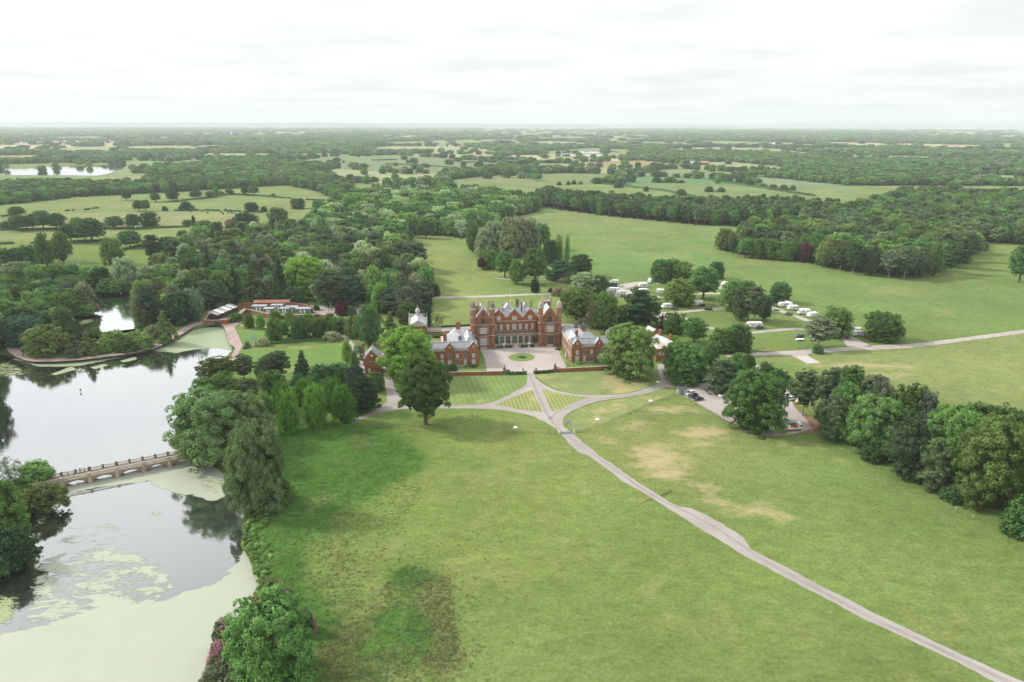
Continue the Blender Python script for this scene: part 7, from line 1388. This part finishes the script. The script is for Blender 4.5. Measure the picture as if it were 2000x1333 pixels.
# labels for the unnamed: nearest landmark, side, look; ordinals by distance
grp = {}
for d in TREES:
    if d['label']: continue
    px, py, D = proj(d['p']); best = min(LMW, key=lambda q: (q[1]-d['p']).length*(1 if True else 1)); lx, ly, _ = proj(best[1]); dx = d['p'].x-best[1].x; dy = d['p'].y-best[1].y
    rel = ('left of' if dx < 0 else 'right of') if abs(dx) > abs(dy) else ('behind' if dy > 0 else 'in front of')
    grp.setdefault((best[0], rel, d['kind'], d['tint']), []).append(((best[1]-d['p']).length, d))
for (lm, rel, kd, tn), lst in grp.items():
    lst.sort(key=lambda q: q[0])
    for i, (_, d) in enumerate(lst):
        o_ = ORD[i] if len(lst) > 1 and i else ('nearest ' if len(lst) > 1 else '')
        lb = f"{o_}{TW.get(tn, tn)} {LOOK[kd]} {rel} {lm}"; d['o']['label'] = lb if len(lb.split()) <= 16 else lb.replace('dense ', '').replace('broad crowned ', '').replace(' leafy', '')
for d in TREES: d['o']['group'] = d['o'].get('group') or ('shrubs of the park' if d['kind'] == 'bush' else 'trees of the park')

# ------------------------------------------------------------------ instanced woodland masses
LOD = {}
def lodobj(kind, tint, n, ls, tag):
    k = (kind, tint, tag)
    if k not in LOD:
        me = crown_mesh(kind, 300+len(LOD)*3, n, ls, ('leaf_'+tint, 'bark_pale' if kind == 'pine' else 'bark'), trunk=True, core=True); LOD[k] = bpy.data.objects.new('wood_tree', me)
    return LOD[k]
def instancer(name, label, pts, kinds):
    """pts: rows x,y,z,sx,sz,rot,kind ; kinds: list of objects"""
    pts = np.array(pts, float); me = bpy.data.meshes.new(name); me.vertices.add(len(pts)); me.vertices.foreach_set('co', pts[:, :3].ravel()); me.update()
    a = me.attributes.new('scl', 'FLOAT_VECTOR', 'POINT'); a.data.foreach_set('vector', np.stack([pts[:, 3], pts[:, 3], pts[:, 4]], 1).ravel())
    a = me.attributes.new('rotz', 'FLOAT_VECTOR', 'POINT'); a.data.foreach_set('vector', np.stack([pts[:, 5]*0, pts[:, 5]*0, pts[:, 5]], 1).ravel())
    a = me.attributes.new('kind', 'INT', 'POINT'); a.data.foreach_set('value', pts[:, 6].astype(np.int32))
    ng = bpy.data.node_groups.new(name, 'GeometryNodeTree'); ng.interface.new_socket('Geometry', in_out='INPUT', socket_type='NodeSocketGeometry'); ng.interface.new_socket('Geometry', in_out='OUTPUT', socket_type='NodeSocketGeometry')
    gi = ng.nodes.new('NodeGroupInput'); go = ng.nodes.new('NodeGroupOutput'); jn = ng.nodes.new('GeometryNodeJoinGeometry')
    def attr(nm, tp): n = ng.nodes.new('GeometryNodeInputNamedAttribute'); n.data_type = tp; n.inputs[0].default_value = nm; return n
    sa = attr('scl', 'FLOAT_VECTOR'); ra = attr('rotz', 'FLOAT_VECTOR'); ka = attr('kind', 'INT'); e2r = ng.nodes.new('FunctionNodeEulerToRotation'); ng.links.new(ra.outputs[0], e2r.inputs[0])
    for i, ob in enumerate(kinds):
        oi = ng.nodes.new('GeometryNodeObjectInfo'); oi.inputs[0].default_value = ob; oi.inputs['As Instance'].default_value = True
        cmp = ng.nodes.new('FunctionNodeCompare'); cmp.data_type = 'INT'; cmp.operation = 'EQUAL'; ng.links.new(ka.outputs[0], cmp.inputs[2]); cmp.inputs[3].default_value = i
        ip = ng.nodes.new('GeometryNodeInstanceOnPoints'); ng.links.new(gi.outputs[0], ip.inputs['Points']); ng.links.new(cmp.outputs[0], ip.inputs['Selection']); ng.links.new(oi.outputs['Geometry'], ip.inputs['Instance']); ng.links.new(e2r.outputs[0], ip.inputs['Rotation']); ng.links.new(sa.outputs[0], ip.inputs['Scale']); ng.links.new(ip.outputs[0], jn.inputs[0])
    ng.links.new(jn.outputs[0], go.inputs[0]); o = link(name, me); md = o.modifiers.new('instances', 'NODES'); md.node_group = ng; return prop(o, label, kind='stuff')
for k, (sp_, hr, nm) in WSPEC.items():
    mix = sorted(set(MIX[k]) | {('cone', 'dark')}); rows = [(x, y, 0, w_, h, random.uniform(0, 6), mix.index(q)) for s, kk, q, x, y, w_, h, px, py in rest if kk == k]
    if rows: instancer('woodland', nm+', a mass of treetops', rows, [lodobj(a, b, 2300, .047, 'm') for a, b in mix])
# middle distance
r = np.random.default_rng(5); rows = []; far = []
Y = 1235.0
while Y < 14000:
    s = max(13.0, Y/125); hwid = Y*.80+60; n = int(2*hwid/s); X = -hwid+(np.arange(n)+r.uniform(0, 1, n))*s; Yv = Y+r.uniform(-.5, .5, n)*s; wd, _, hd = landuse(X, Yv)
    gapn = fbm(X, Yv, 160, 77)
    for x, y, w_, h_, gp in zip(X, Yv, wd, hd, gapn):
        if not (w_ or (h_ and r.uniform() < .85) or (not w_ and r.uniform() < .012)): continue
        if w_ and gp < .30: continue
        wdt = s*r.uniform(1.0, 1.6); hh = min(r.uniform(8, 15)*(1+.15*(Y > 3000)), 18); wdt = max(wdt, 9)
        (rows if Y < 2700 else far).append((x, y, 0, wdt, hh, r.uniform(0, 6), r.integers(0, 5)))
    Y += s*.95
print('MID', len(rows), 'FAR', len(far))
km = [('round', 'mid'), ('round', 'dark'), ('tall', 'mid'), ('oak', 'mid'), ('round', 'grey')]
instancer('middle_distance_woodland', 'patchwork of woods and hedgerow trees in the middle distance', rows, [lodobj(a, b, 420, .10, 'f') for a, b in km])
instancer('distant_woodland', 'hazy woods and hedges reaching to the horizon', far, [lodobj(a, b, 90, .20, 'd') for a, b in km])
# ------------------------------------------------------------------ rough grass tufts and bank plants
tb = MB()
for k in range(9):
    a = k*.7; x, y = .3*math.cos(a*1.3), .3*math.sin(a*1.9); tb.face([(x-.1, y, 0), (x+.1, y+.05, 0), (x+.25*math.cos(a), y+.25*math.sin(a), .75+.2*math.sin(k*3))])
for nm, c1, c2 in (('tuft_green', (.13, .21, .055), (.17, .25, .07)), ('tuft_brown', (.19, .165, .09), (.24, .21, .12)), ('tuft_dark', (.10, .19, .045), (.13, .22, .055))): mat(nm, c1, .9, .2, .5, col2=c2)
tobs = [bpy.data.objects.new('grass_tuft', tb.mesh('grass_tuft', m)) for m in ('tuft_green', 'tuft_brown', 'tuft_dark')]
bm_ = crown_mesh('bush', 77, 130, .2, 'leaf_mid'); bobs = [bpy.data.objects.new('bank_plant', crown_mesh('bush', 77+i, 140, .19, m)) for i, m in enumerate(('leaf_mid', 'leaf_light', 'leaf_olive'))]
rows = []; r = np.random.default_rng(3)
def scat(n, poly, smin, smax, hk, ks, rows=rows):
    P = wpoly(poly); x0, y0 = P.min(0); x1, y1 = P.max(0); X = r.uniform(x0, x1, n*3); Y = r.uniform(y0, y1, n*3); m = inside(P, X, Y) & (fbm(X, Y, 9, 31) > .34); X = X[m][:n]; Y = Y[m][:n]
    for x, y in zip(X, Y):
        if lakesd(x, y) > -.8: continue
        s = r.uniform(smin, smax); rows.append((x, y, 0, s, s*hk, r.uniform(0, 6), ks[r.integers(0, len(ks))]))
scat(4000, [(480,1000),(540,960),(620,940),(760,900),(830,960),(740,1080),(700,1170),(620,1200),(560,1160),(500,1120)], .25, .6, .42, (0, 2, 2)); scat(3000, [(600,1180),(720,1170),(800,1100),(880,1130),(900,1333),(620,1333),(620,1240)], .25, .65, .42, (0, 1, 2))
for bx, by, sx_, sy_, n_ in ((845,1165,22,30,170), (872,1225,20,36,200), (880,1285,34,24,200), (690,1235,40,24,220), (660,1300,44,26,220), (705,862,24,18,120), (860,1150,80,70,260), (720,1120,90,60,300), (600,1060,60,60,300)):
    for gx, gy in zip(r.normal(bx, sx_, n_), r.normal(by, sy_, n_)):
        p = at(gx, gy)
        if lakesd(p.x, p.y) > -.8: continue
        q = r.uniform(.3, .8); rows.append((p.x, p.y, 0, q, q*.5, r.uniform(0, 6), (1, 1, 0)[r.integers(0, 3)]))
instancer('rough_grass', 'rough tussocky grass and rushes in the damp hollow', rows, tobs)
rows2 = []
def bank(poly, n, smin, smax, hk=.6, zz=0.0, band=(-3.5, -.3)):
    P = wpoly(poly); x0, y0 = P.min(0)-5; x1, y1 = P.max(0)+5; X = r.uniform(x0, x1, n*6); Y = r.uniform(y0, y1, n*6); k = 0
    for x, y in zip(X, Y):
        if not inside(P, np.array([x]), np.array([y]))[0]: continue
        d = lakesd(x, y)
        if band[0] < d < band[1]:
            s = r.uniform(smin, smax); rows2.append((x, y, -.4, s, s*hk, r.uniform(0, 6), r.integers(0, 3))); k += 1
            if k > n: break
bank([(440,920),(520,960),(540,1200),(480,1260),(400,1333),(400,1250),(455,1180),(450,1000)], 900, .6, 1.7, band=(-6, -.3)); bank([(-50,1080),(100,1080),(110,1000),(130,960),(60,930),(-50,960)], 130, 1.5, 3.5); bank([(330,740),(460,700),(480,760),(440,880),(340,880)], 160, 1.5, 4); bank([(100,560),(300,560),(300,670),(100,700)], 260, 1.5, 3.5); bank([(0,690),(60,700),(150,700),(330,660),(430,640),(470,680),(440,700)], 60, .6, 1.4, band=(-1.6, -.1))
instancer('bank_plants', 'low waterside plants and brambles along the banks', rows2, bobs)
# a few dry stone/reed tufts near the distant tracks are left to the ground material

# ------------------------------------------------------------------ distant buildings
def far_house(label, x, y, wpx, hm, m='render_pale', roof='tile_brown', grp_='scattered distant houses', dm=None):
    p = at(x, y); D = proj(p)[2]; w_ = wpx*D/FPX; d = dm or min(w_*.8, 12); t = thing('house', label, 'building', (p.x, p.y, 0), random.uniform(-.4, .4), grp_)
    b = MB(); b.box(-w_/2, w_/2, 0, d, 0, hm); b.build('wall', m, t); b = MB(); b.gable_roof(-w_/2-.4, w_/2+.4, -.4, d+.4, hm, hm+min(4, d*.3), 'x'); b.build('roof', roof, t); return t
far_house('white tower like building in the distant woods on the left', 452, 266, 4, 26, 'white_paint', 'lead', None, 10); far_house('long white house among distant trees, left of centre', 411, 296, 11, 7, 'white_paint', 'slate_dark', None); far_house('reddish house in the woods right of the far left lake', 503, 341, 16, 8, 'brick', 'tile_brown', None); far_house('smaller reddish house beside the other in the left woods', 520, 339, 8, 8, 'brick', 'tile_red', None)
far_house('large pale roofed farm building at the pasture corner', 608, 427, 10, 5, 'timber_grey', 'lead', None); far_house('white farmhouse among trees right of centre', 1353, 320, 10, 7, 'white_paint', 'slate_dark', None); far_house('red roofed farm beside the white farmhouse', 1375, 323, 22, 6, 'brick', 'tile_brown', None)
rh = random.Random(4); HS = []
for i in range(46):
    zone = i % 4
    x, y = ((rh.uniform(850, 935), rh.uniform(282, 291)) if zone == 0 else (rh.uniform(30, 260), rh.uniform(276, 284)) if zone == 1 else (rh.uniform(500, 700), rh.uniform(259, 264)) if zone == 2 else (rh.uniform(1000, 1900), rh.uniform(262, 285)))
    HS.append((zone, x, y, rh.uniform(2.5, 6), rh.uniform(7, 10), rh.choice(['render_pale', 'white_paint', 'brick']), rh.choice(['tile_brown', 'slate', 'tile_red'])))
zc = {}
for zone, x, y, a_, b_, m_, r_ in sorted(HS):
    zc[zone] = zc.get(zone, 0)+1; far_house(('small village house glimpsed among the central distant trees, ', 'small pale house in the distant left treeline, ', 'tiny pale building near the left horizon, ', 'tiny pale building scattered over the right distance, ')[zone]+NTH(zc[zone]-1), x, y, a_, b_, m_, r_, ('village houses at the centre', 'houses in the left treeline', 'buildings near the left horizon', 'buildings over the right distance')[zone])
for i, (x, w_) in enumerate(((1752,46),(1800,30),(1848,24),(1880,28),(1912,34),(1945,26),(1975,30))):
    far_house('long white hangar on the right horizon, '+NTH(i), x, 252.5, w_, 18, 'white_paint', 'lead', 'hangars of the distant airfield', 60)
p = at(1917, 253); h_ = height_at(1917, 253, 246); t = thing('control_tower', 'slim tower rising between the distant white hangars', 'tower', p); b = MB(); b.lathe(0, 0, [(9, 0), (7, h_*.7), (16, h_*.8), (16, h_*.95), (6, h_)], 8); b.build('shaft', 'cabin_grey', t)

# ------------------------------------------------------------------ hills on the horizon
def ridge(name, x0, x1, dist, hf, n=80, depth=3000, z0=-2):
    v = []; f = []
    for i in range(n+1):
        x = x0+(x1-x0)*i/n; h = hf(i/n)
        v += [(x, dist-depth, z0), (x, dist, h), (x, dist+depth, z0)]
        if i: a = 3*(i-1); f += [(a, a+3, a+4, a+1), (a+1, a+4, a+5, a+2)]
    me = bpy.data.meshes.new(name); me.from_pydata(v, [], f); me.materials.append(MATS['far_hill']); me.polygons.foreach_set('use_smooth', [True]*len(f)); return prop(link(name, me), kind='structure')
mat('far_hill', (.05, .075, .05), .95, .3, .002)
def hx(px, d): return (px-1000)/FPX*d*1.045
ridge('hills', hx(-300, 21000), hx(1150, 21000), 21000, lambda t: 88+34*math.sin(math.pi*min(1, t*1.05))*(.8+.2*math.sin(t*23))*(1-t*.6)+5*math.sin(t*41), depth=2500)
ridge('hills', hx(1250, 30000), hx(2400, 30000), 30000, lambda t: 60+215*sstep(.10, .34, np.array(t))*(.80+.12*math.sin(t*9+1)+.05*math.sin(t*31)+.03*math.sin(t*67)), depth=2500)
ridge('hills', hx(-900, 26000), hx(2900, 26000), 26000, lambda t: 78+8*math.sin(t*37)+5*math.sin(t*91), n=160, depth=2000)

# ------------------------------------------------------------------ haze
m, t_ = new_mat('haze'); o = N(t_, 'ShaderNodeOutputMaterial'); pv = N(t_, 'ShaderNodeVolumePrincipled'); pv.inputs['Density'].default_value = HAZE; pv.inputs['Color'].default_value = (.79, .86, .92, 1); pv.inputs['Anisotropy'].default_value = 0.1; t_.links.new(pv.outputs[0], o.inputs['Volume'])
b = MB(); b.box(-45000, 45000, -200, 46000, -5, 320); hz = b.build('haze', 'haze', None, 'thin pale haze over the plain', kind='stuff')
cy.volume_max_steps = 16; cy.volume_step_rate = 4
